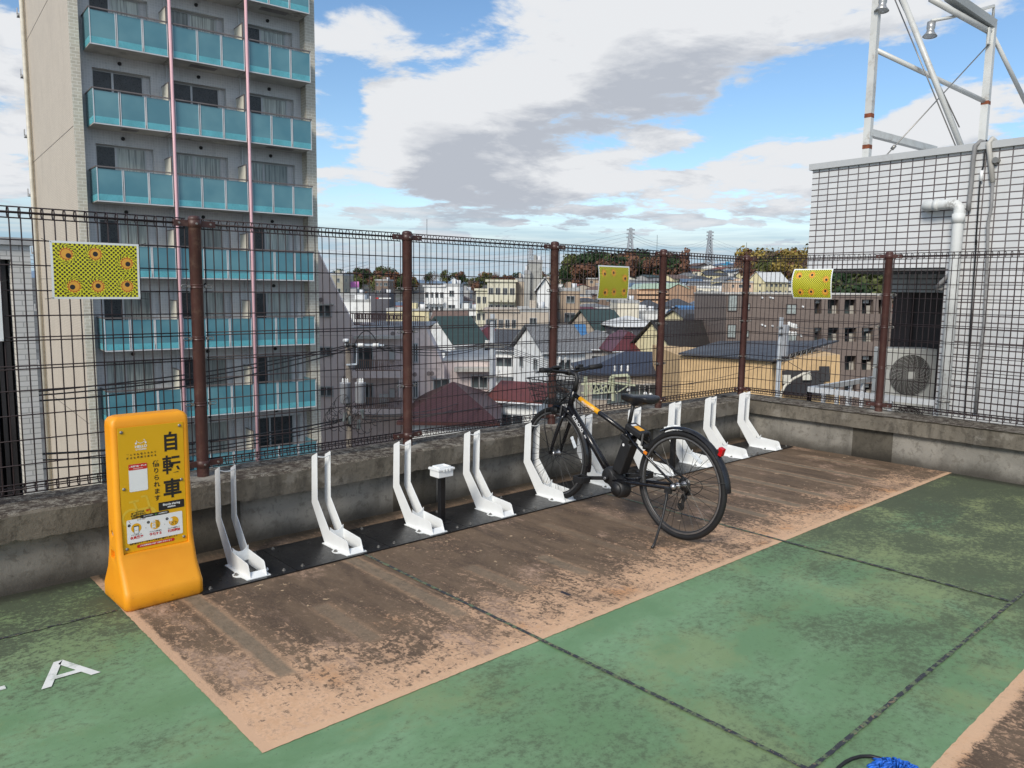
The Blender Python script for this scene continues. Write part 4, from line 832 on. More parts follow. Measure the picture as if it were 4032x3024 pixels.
# ------------------------------------------------------------------ placing helpers
def bframe(px, D, yaw=0):
    p = at_depth(px, 1140, D); return p, CAMYAW-pi/2+yaw
def rebase(o, base):
    o.location.z += base
    for c in kids_fast(o): c.location.z -= base
def kids_fast(o): return o.children
WCACHE = {}
def window(par, x, y, z, w, h, face='f', panes=2, frame=None, glass=None, name='window'):
    key = (round(w, 2), round(h, 2), panes, (frame or FRAME).name, (glass or GLASS).name)
    if key not in WCACHE:
        mb = MB(); fr = .05; mb.box(-w/2, w/2, -.02, .0, -h/2, h/2, 1)
        for a, b_, c, d in ((-w/2-.03, w/2+.03, h/2-.02, h/2+.05), (-w/2-.03, w/2+.03, -h/2-.06, -h/2+.02), (-w/2-.03, -w/2+.03, -h/2+.02, h/2-.02), (w/2-.03, w/2+.03, -h/2+.02, h/2-.02)): mb.box(a, b_, -.07, -.001, c, d, 0)
        for i in range(1, panes): x_ = -w/2+w*i/panes; mb.box(x_-.03, x_+.03, -.05, -.021, -h/2+.02, h/2-.02, 0)
        WCACHE[key] = mb.mesh(name, [frame or FRAME, glass or GLASS])
    o = bpy.data.objects.new(name, WCACHE[key]); COL.objects.link(o); o.parent = par; o.location = (x, y, z)
    o.rotation_euler = (0, 0, {'f': 0, 'l': -pi/2, 'r': pi/2}[face]); return o
def roof_mesh(kind, W, Dp, z, rh, ov=.45, th=.14):
    mb = MB(); a, b_ = W/2+ov, Dp/2+ov
    if kind == 'gx':      # ridge along x, gables at the sides
        for s in (1, -1): mb.prism([(-a, -s*b_, z-.05), (a, -s*b_, z-.05), (a, 0, z+rh), (-a, 0, z+rh)], (0, 0, 0), (0, 0, th))
    elif kind == 'gy':    # ridge away from the viewer, gable faces front
        for s in (1, -1): mb.prism([(s*a, -b_, z-.05), (s*a, b_, z-.05), (0, b_, z+rh), (0, -b_, z+rh)], (0, 0, 0), (0, 0, th))
    elif kind == 'hip':
        r = max(0, W/2-Dp/2) if W > Dp else 0; q = max(0, Dp/2-W/2) if Dp > W else 0
        A_, B_, C_, D_ = (-a, -b_, z), (a, -b_, z), (a, b_, z), (-a, b_, z); R0, R1 = (-r, -q, z+rh), (r, q, z+rh)
        mb.add([A_, B_, C_, D_, R0, R1, (-a, -b_, z-th), (a, -b_, z-th), (a, b_, z-th), (-a, b_, z-th)], [(0, 1, 5, 4), (1, 2, 5), (2, 3, 4, 5), (3, 0, 4), (0, 6, 7, 1), (1, 7, 8, 2), (2, 8, 9, 3), (3, 9, 6, 0), (9, 8, 7, 6)] if r or not q else [(0, 1, 4), (1, 2, 5, 4), (2, 3, 5), (3, 0, 4, 5), (0, 6, 7, 1), (1, 7, 8, 2), (2, 8, 9, 3), (3, 9, 6, 0), (9, 8, 7, 6)])
    elif kind == 'shed': mb.prism([(-a, -b_, z), (a, -b_, z), (a, b_, z+rh), (-a, b_, z+rh)], (0, 0, 0), (0, 0, th))
    else:                 # flat roof slab with a parapet rim
        mb.box(-W/2-.06, W/2+.06, -Dp/2-.06, Dp/2+.06, z, z+.12)
        for x0, x1, y0, y1 in ((-W/2-.06, W/2+.06, -Dp/2-.06, -Dp/2+.14), (-W/2-.06, W/2+.06, Dp/2-.14, Dp/2+.06), (-W/2-.06, -W/2+.14, -Dp/2+.14, Dp/2-.14), (W/2-.14, W/2+.06, -Dp/2+.14, Dp/2-.14)): mb.box(x0, x1, y0, y1, z+.12, z+.55)
    return mb
HN = 0
def house(px, py, D, wpx, Dp, roof='gx', rh=1.8, wall=0, rf=0, yaw=0.0, label=None, name='house', cat='house', grp=None, wins=True, sill=None, rows=None, cols=None, H=None, det=1):
    """px,py: picture position of the eaves centre; D: metres ahead; wpx: width in picture px"""
    global HN; HN += 1; rnd = random.Random(HN*7+3)
    W = wpx/F*D/max(.5, cos(yaw)); p, rz = bframe(px, D+Dp/2, yaw); z = at_depth(px, py, D).z; base = ground(p.x, p.y)-.6
    if H: base = z-H
    o = thing(name, label, cat, (p.x, p.y, 0), rz, grp); wm_ = wall if not isinstance(wall, int) else WC[wall]; rm = rf if not isinstance(rf, int) else RC[rf]
    mb = MB(); a, b_ = W/2, Dp/2
    if roof == 'gx': 
        mb.prism([(-a, -b_, base), (-a, b_, base), (-a, b_, z), (-a, 0, z+rh*.97), (-a, -b_, z)], (0, 0, 0), (W, 0, 0))
    elif roof == 'gy': mb.prism([(-a, -b_, base), (a, -b_, base), (a, -b_, z), (0, -b_, z+rh*.97), (-a, -b_, z)], (0, 0, 0), (0, Dp, 0))
    elif roof == 'shed': mb.prism([(-a, -b_, base), (-a, b_, base), (-a, b_, z+rh), (-a, -b_, z)], (0, 0, 0), (W, 0, 0))
    else: mb.box(-a, a, -b_, b_, base, z-(.0 if roof == 'flat' else .0))
    mb.build('wall', wm_, o); roof_mesh(roof, W, Dp, z+.01, rh).build('roof', rm, o)
    if det and W < 14 and roof != 'flat':
        if roof in ('gx', 'shed', 'hip'): q = MB(); q.tube([(-a-.45, -b_-.5, z-.06), (a+.45, -b_-.5, z-.06)], .06, 5); q.tube([(a-.2, -b_-.5, z-.06), (a-.2, -b_-.06, z-.5), (a-.2, -b_-.06, base+.5)], .04, 5); q.build('gutter', RAILW if wall not in (6, 9) else RAILB, o)
        if rnd.random() < .5:
            q = MB(); hx = rnd.uniform(-.3, .3)*a; zt_a = z+rh+rnd.uniform(1.4, 2.2); q.cyl((hx, 0, z+rh*.6), (hx, 0, zt_a), .03, .03, 6)
            for k in range(5): q.cyl((hx-.5+.25*k, -.35, zt_a-.15), (hx-.5+.25*k, .35, zt_a-.15), .015, .015, 4)
            q.cyl((hx-.6, 0, zt_a-.15), (hx+.6, 0, zt_a-.15), .018, .018, 4); q.build('aerial', STEEL, o)
        if rnd.random() < .45 and roof != 'gy':
            bw = min(a*1.1, 2.2); bx = rnd.uniform(-a+bw+.2, a-bw-.2) if a > bw+.3 else 0; q = MB(); q.box(bx-bw, bx+bw, -b_-1.1, -b_-.01, z-2.75, z-2.6); q.box(bx-bw, bx+bw, -b_-1.1, -b_-1.04, z-2.6, z-1.65); q.box(bx-bw, bx-bw+.06, -b_-1.04, -b_-.01, z-2.6, z-1.65); q.box(bx+bw-.06, bx+bw, -b_-1.04, -b_-.01, z-2.6, z-1.65); q.build('balcony', wm_, o)
    if det and rnd.random() < .5: q = MB(); q.box(-a*.5-.4, -a*.5+.4, -b_-.4, -b_-.02, base+.9, base+1.5); q.build('outdoor_unit', ACM, o)
    if det and roof == 'flat' and W < 16:
        q = MB(); q.box(-a*.2, a*.25, -b_*.2, b_*.4, z+.12, z+1.5); q.build('roof_hut', wm_, o); q = MB(); q.cyl((a*.55, 0, z+.12), (a*.55, 0, z+1.3), .55, .55, 12); q.build('water_tank', RAILW, o)
    if wins:
        st = 2.75; nr = rows or max(1, min(3, int((z-max(base, sill or base))/st)))
        nc = cols or max(1, min(5, int(W/2.6)))
        for r in range(nr):
            zc = z-1.35-r*st
            for c in range(nc):
                x = -a+W*(c+.5)/nc+rnd.uniform(-.25, .25)*(cols is None)
                w = rnd.choice([.9, 1.3, 1.7]); h = rnd.choice([.9, 1.1, 1.6]) if r else 1.1
                window(o, x, -b_-.005, zc-(h-1.1)/2, min(w, W/nc*.8), h)
            if Dp > 3 and det:
                for s, fc in ((-1, 'l'), (1, 'r')):
                    if s*yaw >= -.05 or True: 
                        for c in range(1 if Dp < 7 else 2): window(o, s*(a+.005), -b_+Dp*(c+.5)/(1 if Dp < 7 else 2)+rnd.uniform(-.3, .3), zc, .9, 1.0, fc, 1 if rnd.random() < .4 else 2)
    rebase(o, base); return o, W, z, base
def block(par, name, pts, D, th, m, conv=None, ex=None):   # outline seen from the deck, given real distance and thickness
    P = [at_depth(*(conv(*q) if conv else q), D) for q in pts]
    mb = MB(); mb.prism(P, (0, 0, 0), (ex or FW3)*th); return mb.build(name, m, par)
def orect(par, name, x0, y0, x1, y1, D, th, m, conv=None):
    return block(par, name, [(x0, y1), (x1, y1), (x1, y0), (x0, y0)], D, th, m, conv)
def placed(name, label, cat, px, D, base, group=None):
    o = thing(name, label, cat, (0, 0, 0), 0, group); o['_p'] = 1; return o, at_depth(px, 1140, D), base
def seat(o, p, base):      # move the empty to the thing's base, keep the parts where they are
    l = V((p.x, p.y, base)); o.location = l
    for c in o.children: c.location = V(c.location)-l
    if '_p' in o: del o['_p']
# ================================================================== apartment tower with turquoise balconies
U0 = V((CAM.x, CAM.y, 0)); tw = thing('apartment_tower', 'tall beige tiled apartment tower with turquoise glass balconies and two pink pipes', 'apartment building', (CAM.x, CAM.y, 0), radians(-4.5))
SIDE = tilemat('beige_tile', .227, .067, .008, (.56, .49, .40), (.52, .455, .37), (.40, .35, .28), .6, grime=.35, gcol=(.33, .28, .22), bmp=.2)
BRK = tilemat('beige_block', .30, .12, .014, (.62, .57, .46), (.52, .48, .39), (.72, .69, .60), .7, grime=.2, bmp=.5)
MOS = tilemat('grey_mosaic', .10, .10, .010, (.64, .645, .65), (.58, .585, .59), (.70, .70, .70), .5, offset=0, grime=.25, gcol=(.2, .2, .2), bmp=.15)
SLAB = mat('slab_grey', (.52, .50, .46), .8, var=.15, sc=1.2, grime=(.14, .13, .11), gscale=.9)
m, t, b, tc = newmat('turquoise_glass'); o = tc.outputs['Object']; z = t.sep(o)[2]; nz = t.noise(o, .55, 3)
c = t.mix(t.ss(nz, .35, .7), (.070, .215, .27), (.13, .30, .345)); t.l.new(c, b.inputs['Base Color']); b.inputs['Roughness'].default_value = .22; b.inputs['Coat Weight'].default_value = .4; b.inputs['Coat Roughness'].default_value = .06; TGL = m
TGL2 = mat('turquoise_glass_low', (.12, .42, .48), .3, var=.12, sc=2)
PINK = mat('pink_pipe', (.66, .40, .43), .5, var=.05, sc=1, grime=(.5, .33, .34)); IVO = mat('ivory_board', (.66, .64, .55), .6, var=.05)
ZR = [11.53+2.806*k for k in range(-7, 3)]; ZTOP = 17.9
SB = MB(); SB.box(5.69, 14.45, 34.5, 45.2, G0, ZTOP); SB.build('wall', MOS, tw)
SB = MB(); SB.box(5.37, 5.69, 33.62, 45.4, G0, ZTOP+.6); s_ = SB.build('side_wall', SIDE, tw); MB().box(5.366, 5.694, 33.60, 33.64, G0, ZTOP+.61).build('corner_facing', BRK, s_)
for q in range(1, 5): MB().box(5.362, 5.372, 33.7, 45.4, ZR[2*q]-1.35, ZR[2*q]-1.33).build('expansion_joint', mat('joint_dark', (.16, .14, .12), .8), s_)
MB().box(14.45, 14.90, 33.60, 45.4, G0, ZTOP+.6).build('side_wall', BRK, tw)
PIERS = [(5.69, 6.16), (8.23, 9.10), (11.17, 12.04), (14.11, 14.45)]
for a, b_ in PIERS: MB().box(a, b_, 34.15, 34.499, G0, ZTOP).build('pier', MOS, tw)
MB().box(5.6, 14.6, 33.6, 45.3, ZTOP, ZTOP+.5).build('roof', SLAB, tw)
BAYS = [(5.91, 8.60), (8.76, 11.54), (11.70, 14.36)]; RAIL = mat('rail_bronze', (.20, .17, .16), .4, .4); DARKV = mat('dark_vent', (.015, .015, .015), .6)
m, t, b, tc = newmat('curtain_fold_shading'); o = tc.outputs['Object']; x = t.sep(o)[0]; n = t.noise(t.scale(o, 9, 1, .25), 2.2, 4, .6, .4); oi = t.n.new('ShaderNodeObjectInfo')
k_ = t.m('ADD', .45, t.m('MULTIPLY', oi.outputs['Random'], .65)); c = t.mix(t.ss(n, .33, .62), (.20, .23, .225), (.60, .66, .62)); c = t.mix(k_, (.03, .035, .04), c); t.l.new(c, b.inputs['Base Color']); b.inputs['Roughness'].default_value = .7; b.inputs['Coat Weight'].default_value = .8; b.inputs['Coat Roughness'].default_value = .03; FOLD = m  # shading of the folds painted as upright streaks on a flat pane
DGL = mat('dark_screen', (.035, .04, .045), .3, var=.3, sc=3)
rnd = random.Random(4)
def balcony(x0, x1, zr, first, last):
    zs = zr-1.28; bl = MB(); bl.box(x0-(.0 if first else .06), x1+(.0 if last else .06), 32.90, 34.15, zs, zs+.16); BL = bl.build('balcony', SLAB, tw)
    pw_ = (x1-x0)/3
    for i in range(3):
        g_ = MB(); a, b_ = x0+pw_*i+.035, x0+pw_*(i+1)-.035; g_.box(a, b_, 32.85, 32.872, zs+.26, zr-.10, 0); g_.box(a, b_, 32.85, 32.872, zs+.03, zs+.26, 1); g_.build('glass_panel', [TGL, TGL2], BL)
    r = MB(); r.box(x0, x1, 32.80, 32.86, zr-.045, zr); r.build('rail', RAIL, BL)
    r = MB()
    for i in range(4):
        x = x0+pw_*i
        for dx in ((-.028, .028) if 0 < i < 3 else ((.02,) if i == 0 else (-.02,))): r.box(x+dx-.012, x+dx+.012, 32.835, 32.875, zs+.0, zr-.046)
    r.box(x0, x1, 32.84, 32.899, zs-.02, zs+.02); r.build('rail_posts', RAILW, BL)
    if first:
        g_ = MB(); g_.box(x0-.011, x0+.011, 32.88, 34.14, zs+.26, zr-.06, 0); g_.box(x0-.011, x0+.011, 32.88, 34.14, zs+.03, zs+.26, 1); g_.build('glass_panel', [TGL, TGL2], BL); MB().box(x0-.03, x0+.03, 32.87, 34.15, zr-.045, zr).build('rail', RAIL, BL)
    if last: MB().box(x1-.011, x1+.011, 32.88, 34.14, zs+.03, zr-.06).build('glass_panel', TGL, BL)
    if not last:
        pb = MB(); pb.box(x1+.02, x1+.045, 33.15, 34.08, zs+.35, zr+.62); P_ = pb.build('partition_board', IVO, BL); MB().box(x1+.012, x1+.053, 33.10, 33.15, zs+.2, zr+.66).build('board_frame', RAIL, BL); MB().box(x1+.012, x1+.053, 33.15, 34.1, zr+.62, zr+.66).build('board_frame', RAIL, BL)
    if rnd.random() < .5: MB().box(x0+.6+rnd.random(), x0+1.6+rnd.random()*.5, 33.3, 33.7, zs-.012, zs-.004).build('hatch', RAIL, BL)
def unit(x0, x1, zr):           # beam, vent, window of one flat
    zf = zr-1.12; zt = zr+1.0; W_ = x1-x0
    MB().box(x0, x1, 34.15, 34.499, zt, zf+2.806-.16-.12+.12).build('beam', MOS, tw)
    wn = MB(); xs_ = x0+.02; xm = x0+W_*.36; xe = x0+W_*.90
    for a, b_, c, d in ((xs_, xe, zt-.06, zt-.002), (xs_, xe, zf+.02, zf+.1), (xs_, xs_+.05, zf+.1, zt-.06), (xe-.06, xe, zf+.1, zt-.06), (xm-.04, xm+.04, zf+.1, zt-.06)): wn.box(a, b_, 34.40, 34.46, c, d)
    Wn = wn.build('window', FRAME, tw)
    MB().box(xs_+.05, xm-.04, 34.42, 34.44, zf+.1, zt-.06).build('pane', FOLD if rnd.random() < .25 else DGL, Wn); MB().box(xm+.04, xe-.06, 34.43, 34.45, zf+.1, zt-.06).build('curtained_pane', FOLD if rnd.random() < .85 else DGL, Wn)
    MB().box(xe, x1, 34.40, 34.498, zf, zt).build('jamb', MOS, tw)
    q = MB(); xc = x0+W_*.47; q.cyl((xc, 34.14, zt+.28), (xc, 34.06, zt+.28), .075, .055, 12); q.build('vent', DARKV, tw)
    MB().cyl((x1+.10+.5, 34.11, zf), (x1+.10+.5, 34.11, zf+2.64), .045, .045, 8).build('down_pipe', RAILW, tw) if x1 < 14 else None
for zr in ZR:
    for i, (a, b_) in enumerate(BAYS): balcony(a, b_, zr, i == 0, i == 2); unit([6.16, 9.10, 12.04][i], [8.23, 11.17, 14.11][i], zr)
for x in (8.68, 11.62):
    MB().cyl((x, 32.80, G0), (x, 32.80, 17.8), .060, .060, 12).build('pink_pipe', PINK, tw)
for x, y in ((5.30, 45.1), (5.22, 44.75)): MB().cyl((x, y, G0), (x, y, 18), .09, .09, 10).build('drain_pipe', mat('cream_pipe', (.55, .52, .44), .5), tw)
for k in range(-4, 3):
    z = 8.6+2.806*k; q = MB(); q.box(5.12, 5.37, 45.35, 45.8, z, z+.10); q.box(5.10, 5.13, 45.35, 45.6, z+.1, z+.35); q.build('stair_landing', mat('landing', (.42, .42, .42), .6), tw)
# ================================================================== dark louvre building on the far left
lb = thing('louvre_building', 'neighbouring building with a dark ribbed opening and pale brick edge at the left border', 'building', (0, 0, 0))
PBR = tilemat('pale_brick', .30, .075, .007, (.60, .58, .53), (.66, .64, .60), (.38, .37, .34), .7, bmp=.4)
def atY(x, y, Y): return on_plane(*c2(x, y), (0, Y, 0), (0, 1, 0))
e1 = atY(192, 110, 8.0); e0 = atY(68, 200, 8.0)
w = MB(); w.box(e0.x, e1.x, 8.0, 16, G0, e1.z-.0); w.box(-9, e0.x, 8.0, 16, e0.z, e1.z); w.build('wall', PBR, lb)
MB().box(-9, e1.x+.04, 7.95, 16.05, e1.z, e1.z+.10).build('roof', mat('roof_edge_grey', (.42, .42, .41), .6), lb)
lv = MB(); x = e0.x-.06
while x > -4: lv.box(x-.035, x+.015, 8.12, 8.20, G0, e0.z-.002); x -= .095
lv.build('louvres', mat('louvre_black', (.022, .02, .02), .5, var=.3, sc=1), lb); MB().box(-9, e0.x, 8.25, 8.5, G0, e0.z).build('dark_backing', mat('unlit_black_paint', (.006, .006, .006), .9), lb)  # black panel behind the louvres paints the unlit interior
seat(lb, V((e0.x-3, 12, 0)), G0)
# ================================================================== white tiled building on the right
th = radians(85.5); TD = V((cos(th), sin(th), 0)); TN = V((-sin(th), cos(th), 0))   # TN points towards -x (to the deck)
TP = V((7.15, 0, 0))
def tw_(px, py): return on_plane(px, py, TP, TN)
tb = thing('tiled_building', 'white tiled building with dark joints and a grey roof coping at the right border', 'building', (7.15, 0, 0), th-pi/2)
# local frame: +y along the wall away, -x towards the deck
def loc_(P): d = V(P)-TP; return d.dot(-TN), d.dot(TD), P.z      # x into the building
TILE = tilemat('white_wall_tile', .118, .0662, .0064, (.66, .675, .68), (.59, .605, .615), (.085, .065, .065), .35, offset=0, bmp=.4, grime=.25, gcol=(.40, .40, .39))
PT = lambda px, py: loc_(tw_(px, py))
yl = PT(*cR(372, 1500))[1]; zt_ = PT(*cR(372, 1484))[2]; zc_ = PT(*cR(370, 1432))[2]
o1 = PT(*cC(1530, 340)); ox = o1[1]; oz = PT(*cC(560, 350))[2]      # opening corner: right edge and head
print('TILE', yl, zt_, zc_, ox, oz)
w = MB(); w.box(0, 3.2, -14, ox, G0, zt_); w.box(0, 3.2, ox, yl, oz, zt_); w.build('wall', TILE, tb)
MB().box(-.035, 3.25, -14, yl+.03, zt_, zc_).build('roof_coping', mat('coping_metal', (.50, .51, .51), .45, .2, var=.06, sc=2, grime=(.33, .33, .32), gscale=2), tb)
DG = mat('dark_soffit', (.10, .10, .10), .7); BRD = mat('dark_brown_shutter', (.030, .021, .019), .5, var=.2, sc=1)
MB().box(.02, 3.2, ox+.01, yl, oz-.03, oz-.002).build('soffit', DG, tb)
# recessed service bay behind the opening
wy = PT(*cC(1060, 560))[1]
sy = loc_(on_plane(*cC(1060, 480), TP-TN*1.55, TN))[1]; sz = loc_(on_plane(*cC(1060, 553), TP-TN*1.55, TN))[2]
MB().box(1.7, 1.8, ox, sy+.02, G0, sz).build('shutter', BRD, tb); MB().box(1.66, 1.699, sy-.22, sy+.02, G0, sz).build('shutter_post', mat('brown_post', (.05, .032, .028), .5), tb); MB().box(1.55, 1.85, ox, sy+.05, sz, oz-.03).build('lintel', TILE, tb)
MB().box(.1, 1.6, ox-.03, ox-.002, G0, oz-.02).build('reveal', TILE, tb)
MB().box(0, 3.2, -14, yl+1.6, -1.05, -.85).build('lower_roof', mat('roof_flat_grey', (.38, .39, .39), .8), tb)
jt = MB(); 
PIPEM = mat('old_white_pipe', (.62, .64, .63), .5, var=.06, sc=3, grime=(.22, .21, .19), gscale=5)
def P3(px, py, off): l = PT(px, py); return (-off, l[1]*(1), l[2])
a = P3(*q4(1080, 950), .10); b1_ = P3(*q4(1500, 925), .10); b2_ = P3(*q4(1500, 1000), .10); b3_ = P3(*cC(1570, 1560), .10)
q = MB(); q.tube([(0.05, a[1], a[2]), (-.06, a[1], a[2]), (-.10, a[1]-.02, a[2]), (-.11, a[1]-.09, a[2]), (-.11, b1_[1]+.09, a[2]), (-.11, b1_[1]+.03, a[2]-.01), (-.11, b1_[1], a[2]-.04), (-.11, b1_[1], a[2]-.1), (-.11, b1_[1], G0+10)], .052, 14); q.tube([(-.11, b1_[1], a[2]-.10), (-.11, b1_[1], a[2]-.19)], .060, 14); q.tube([(-.11, a[1]-.10, a[2]), (-.11, a[1]-.15, a[2])], .058, 14)
q.build('drain_pipe', PIPEM, tb); MB().torus((-.11, b1_[1], P3(*cC(1570, 1500), .1)[2]), (0, 0, 1), .056, .008, 20, 6).build('pipe_clamp', STEEL, tb)
GRH = mat('grey_conduit', (.22, .22, .22), .6, var=.1, sc=8); BKC = mat('black_rubber', (.012, .012, .013), .5)
def hose(pts, r, m_, nm): MB().tube([(-o_, PT(x, y)[1], PT(x, y)[2]) for x, y, o_ in pts], r, 8).build(nm, m_, tb)
hose([(*q4(1750, 185), -.06), (*q4(1700, 172), .02), (*q4(1655, 230), .05), (*q4(1620, 400), .03), (*q4(1600, 650), .03), (*q4(1570, 900), .03), (*q4(1565, 1000), .03)], .022, GRH, 'conduit')
hose([(*q4(1870, 190), -.05), (*q4(1840, 140), .02), (*q4(1812, 200), .05), (*q4(1825, 400), .03), (*q4(1850, 660), .03)], .024, mat('pale_conduit', (.42, .41, .38), .6), 'conduit')
hose([(*q4(1850, 650), .03), (*q4(1835, 950), .03), (*q4(1800, 1150), .04), (*q4(1790, 1450), .03), (*cC(1880, 800), .03), (*cC(1830, 1200), .03), (*cC(1800, 1600), .03)], .016, GRH, 'conduit')
hose([(*q4(1780, 200), -.03), (*q4(1775, 160), .02), (*q4(1755, 300), .03), (*q4(1745, 460), .03), (*q4(1710, 560), .03), (*q4(1690, 800), .03), (*q4(1650, 1400), .03), (*cC(1810, 100), .03), (*cC(1760, 800), .03), (*cC(1705, 1620), .03)], .008, BKC, 'black_cable')
hose([(*q4(1722, 520), .03), (*q4(1715, 645), .03)], .016, WHITE, 'insulator'); MB().cyl((-.0, PT(*q4(1895, 400))[1], PT(*q4(1895, 400))[2]), (-.06, PT(*q4(1895, 400))[1], PT(*q4(1895, 400))[2]), .03, .03, 8).build('hook_bracket', STEEL, tb)
hose([(*cC(1600, 330), .02), (*cC(1580, 400), .04), (*cC(1500, 480), .05), (*cC(1455, 520), .03), (*cC(1500, 530), .0)], .022, GRH, 'bent_conduit')
# roof sign frame of steel posts and tubes: a thing of its own standing on the roof
fs_ = thing('roof_sign_frame', 'rusty white steel frame of posts, tubes and stay wires on the tiled building roof', 'steel frame', (0, 0, 0))
PAINT = mat('old_white_steel', (.56, .57, .55), .5, .1, var=.08, sc=3, grime=(.30, .27, .23), gscale=4); RUST = mat('rust_patch', (.20, .055, .02), .8, var=.4, sc=12)
def rp_(x, y, off): return on_plane(*cR(x, y), TP-TN*off, TN)
def steel(nm, a, b_, w, sq=False, m_=PAINT):
    q = MB(); (q.bar(a, b_, w, w) if sq else q.tube([a, b_], w/2, 10)); return q.build(nm, m_, fs_)
pb0, pt0 = rp_(840, 1375, .28), rp_(915, 0, .28); pt0 = pb0+(V((0, 0, 1))*(pt0.z-pb0.z)); pt0.z += 1.2
steel('post', pb0-V((0, 0, .3)), pt0, .075, True)
for zz in (rp_(850, 1012, .28).z, rp_(838, 1282, .28).z): MB().cbox((pb0.x, pb0.y, zz), (.078, .078, .045)).build('rust_patch', RUST, fs_)
R2 = 1.75; pb1 = rp_(1850, 1240, R2); pt1z = rp_(1905, 205, R2).z; steel('post', pb1-V((0, 0, .4)), V((pb1.x, pb1.y, pt1z)), .078, True)
MB().cbox((pb1.x, pb1.y, rp_(1870, 900, R2).z), (.081, .081, .04)).build('rust_patch', RUST, fs_)
def on0(x, y): return V((pb0.x, pb0.y, rp_(x, y, .28).z))
def on1(x, y): return V((pb1.x, pb1.y, rp_(x, y, R2).z))
j1 = on1(1870, 300)
steel('cross_tube', on0(930, 420), on1(1870, 890), .055); steel('lower_beam', on0(880, 1150), on_z(*cR(1430, 1305), on0(880, 1150).z), .075, True)
steel('upper_tube', j1, rp_(1400, -10, .9)+V((0, 0, .0)), .07); steel('brace', rp_(1740, 1270, 1.0)-V((0, 0, .2)), rp_(1150, -20, .5), .062); steel('brace', j1, rp_(2230, 900, 2.6), .05)
lt = MB(); lt.bar(on1(1905, 225), rp_(1560, -40, 1.1), .11, .09); lt.build('sign_beam', mat('grey_beam', (.30, .32, .32), .5, .3), fs_)
q = MB(); q.cbox(j1+V((0, 0, -.05)), (.20, .02, .18)); q.build('gusset_plate', PAINT, fs_)
for a, b_ in ((rp_(1015, 1350, .2), j1-V((0, 0, .1))), (rp_(1620, 1280, .8), rp_(1085, -10, .6)), (rp_(1650, 1110, .9), rp_(1120, -10, .5))): steel('stay_wire', a, b_, .014, m_=STEEL)
a = rp_(1060, 1300, .2); MB().tube([a, rp_(1090, 1268, .2)], .02, 8).build('turnbuckle', STEEL, fs_)
seat(fs_, V((pb0.x, pb0.y, 0)), zc_)
def lamp(tip, root, label):
    o = thing('flood_lamp', label, 'lamp', (0, 0, 0), 0, 'lamps on the roof frame'); q = MB(); q.tube([root, root+V((0, 0, .14)), tip+(root-tip)*.3+V((0, 0, .05)), tip+V((0, 0, .03))], .018, 8); q.build('arm', PAINT, o)
    q = MB(); q.lathe([(.0, .02), (.045, .015), (.045, -.055), (.038, -.07), (.045, -.10), (.078, -.145), (.074, -.147), (.036, -.10)], tip, (.12, .0, 1), 18); q.build('lamp_head', mat('lamp_metal', (.40, .40, .39), .35, .6), o); MB().lathe([(.0, -.12), (.045, -.125), (.068, -.14)], tip, (.12, 0, 1), 18).build('lamp_glass', CLR, o); seat(o, V((root.x, root.y, 0)), root.z)
lamp(rp_(1405, 205, 1.0), on1(1905, 170), 'bell-shaped flood lamp on a long arm reaching left from the rear post'); lamp(rp_(985, -20, .28), V((pt0.x, pt0.y, pt0.z-.25)), 'flood lamp half out of the photo top beside the front post')
# air conditioner standing in the opening
DA = 9.3; pa, pb_ = at_depth(*cC(1020, 1045), DA), at_depth(*cC(1462, 1045), DA); WA = (pb_-pa).length; zt2 = pa.z; zb2 = zt2-1.30
ac = thing('air_conditioner', 'white outdoor air conditioner with a round fan grille in the tiled building opening', 'air conditioner', ((pa.x+pb_.x)/2, (pa.y+pb_.y)/2, 0), CAMYAW-pi/2)
MB().box(-WA/2, WA/2, 0, .34, zb2, zt2).build('casing', ACM, ac, bevel=.012)
for kf in range(2):
    cz = zt2-.315-.62*kf; fr_ = .245; cx_ = -.01
    q = MB(); q.cyl((cx_, -.002, cz), (cx_, -.004, cz), fr_, fr_, 40); q.build('fan_shade_disc', mat('fan_shade_paint', (.03, .032, .03), .6), ac)  # flat dark disc on the casing paints the shaded depth of the fan
    q = MB()
    for i in range(1, 15): q.torus((cx_, -.02, cz), (0, 1, 0), fr_*i/14, .0028, 48, 4)
    for i in range(24):
        a = 2*pi*i/24; q.tube([(cx_+r_*cos(a+.9*r_/fr_), -.024, cz+r_*sin(a+.9*r_/fr_)) for r_ in [fr_*k/6 for k in range(1, 7)]], .003, 4)
    q.build('fan_grille', mat('grille_grey', (.30, .30, .29), .5), ac); MB().cbox((cx_, -.03, cz), (.085, .01, .085)).build('hub_badge', ACM, ac, bevel=.004)
rebase(ac, zb2)
# white railing beyond the corner of the deck
rl = thing('white_railing', 'white painted steel railing below the corner of the deck in front of the ochre building', 'railing', (0, 0, 0)); q = MB()
def rr(x, y, dz=0):
    return on_plane(*cC(x, y), (0, 0, .46), (0, 0, 1))
a, b_, c_ = rr(345, 1400), rr(1450, 1520), rr(1010, 1290); q.bar(a, b_, .05, .06); q.bar(a, c_, .05, .06); q.build('top_rail', RAILW, rl)
for A_, B_ in ((a, b_), (a, c_)):
    n = int((B_-A_).length/.36)
    for i in range(n+1): p = A_.lerp(B_, i/n); MB().box(p.x-.02, p.x+.02, p.y-.02, p.y+.02, -.85, .43).build('baluster', RAILW, rl)
    MB().bar(A_-V((0, 0, .5)), B_-V((0, 0, .5)), .03, .04).build('lower_rail', RAILW, rl)
seat(rl, (a+b_)/2, -.85)
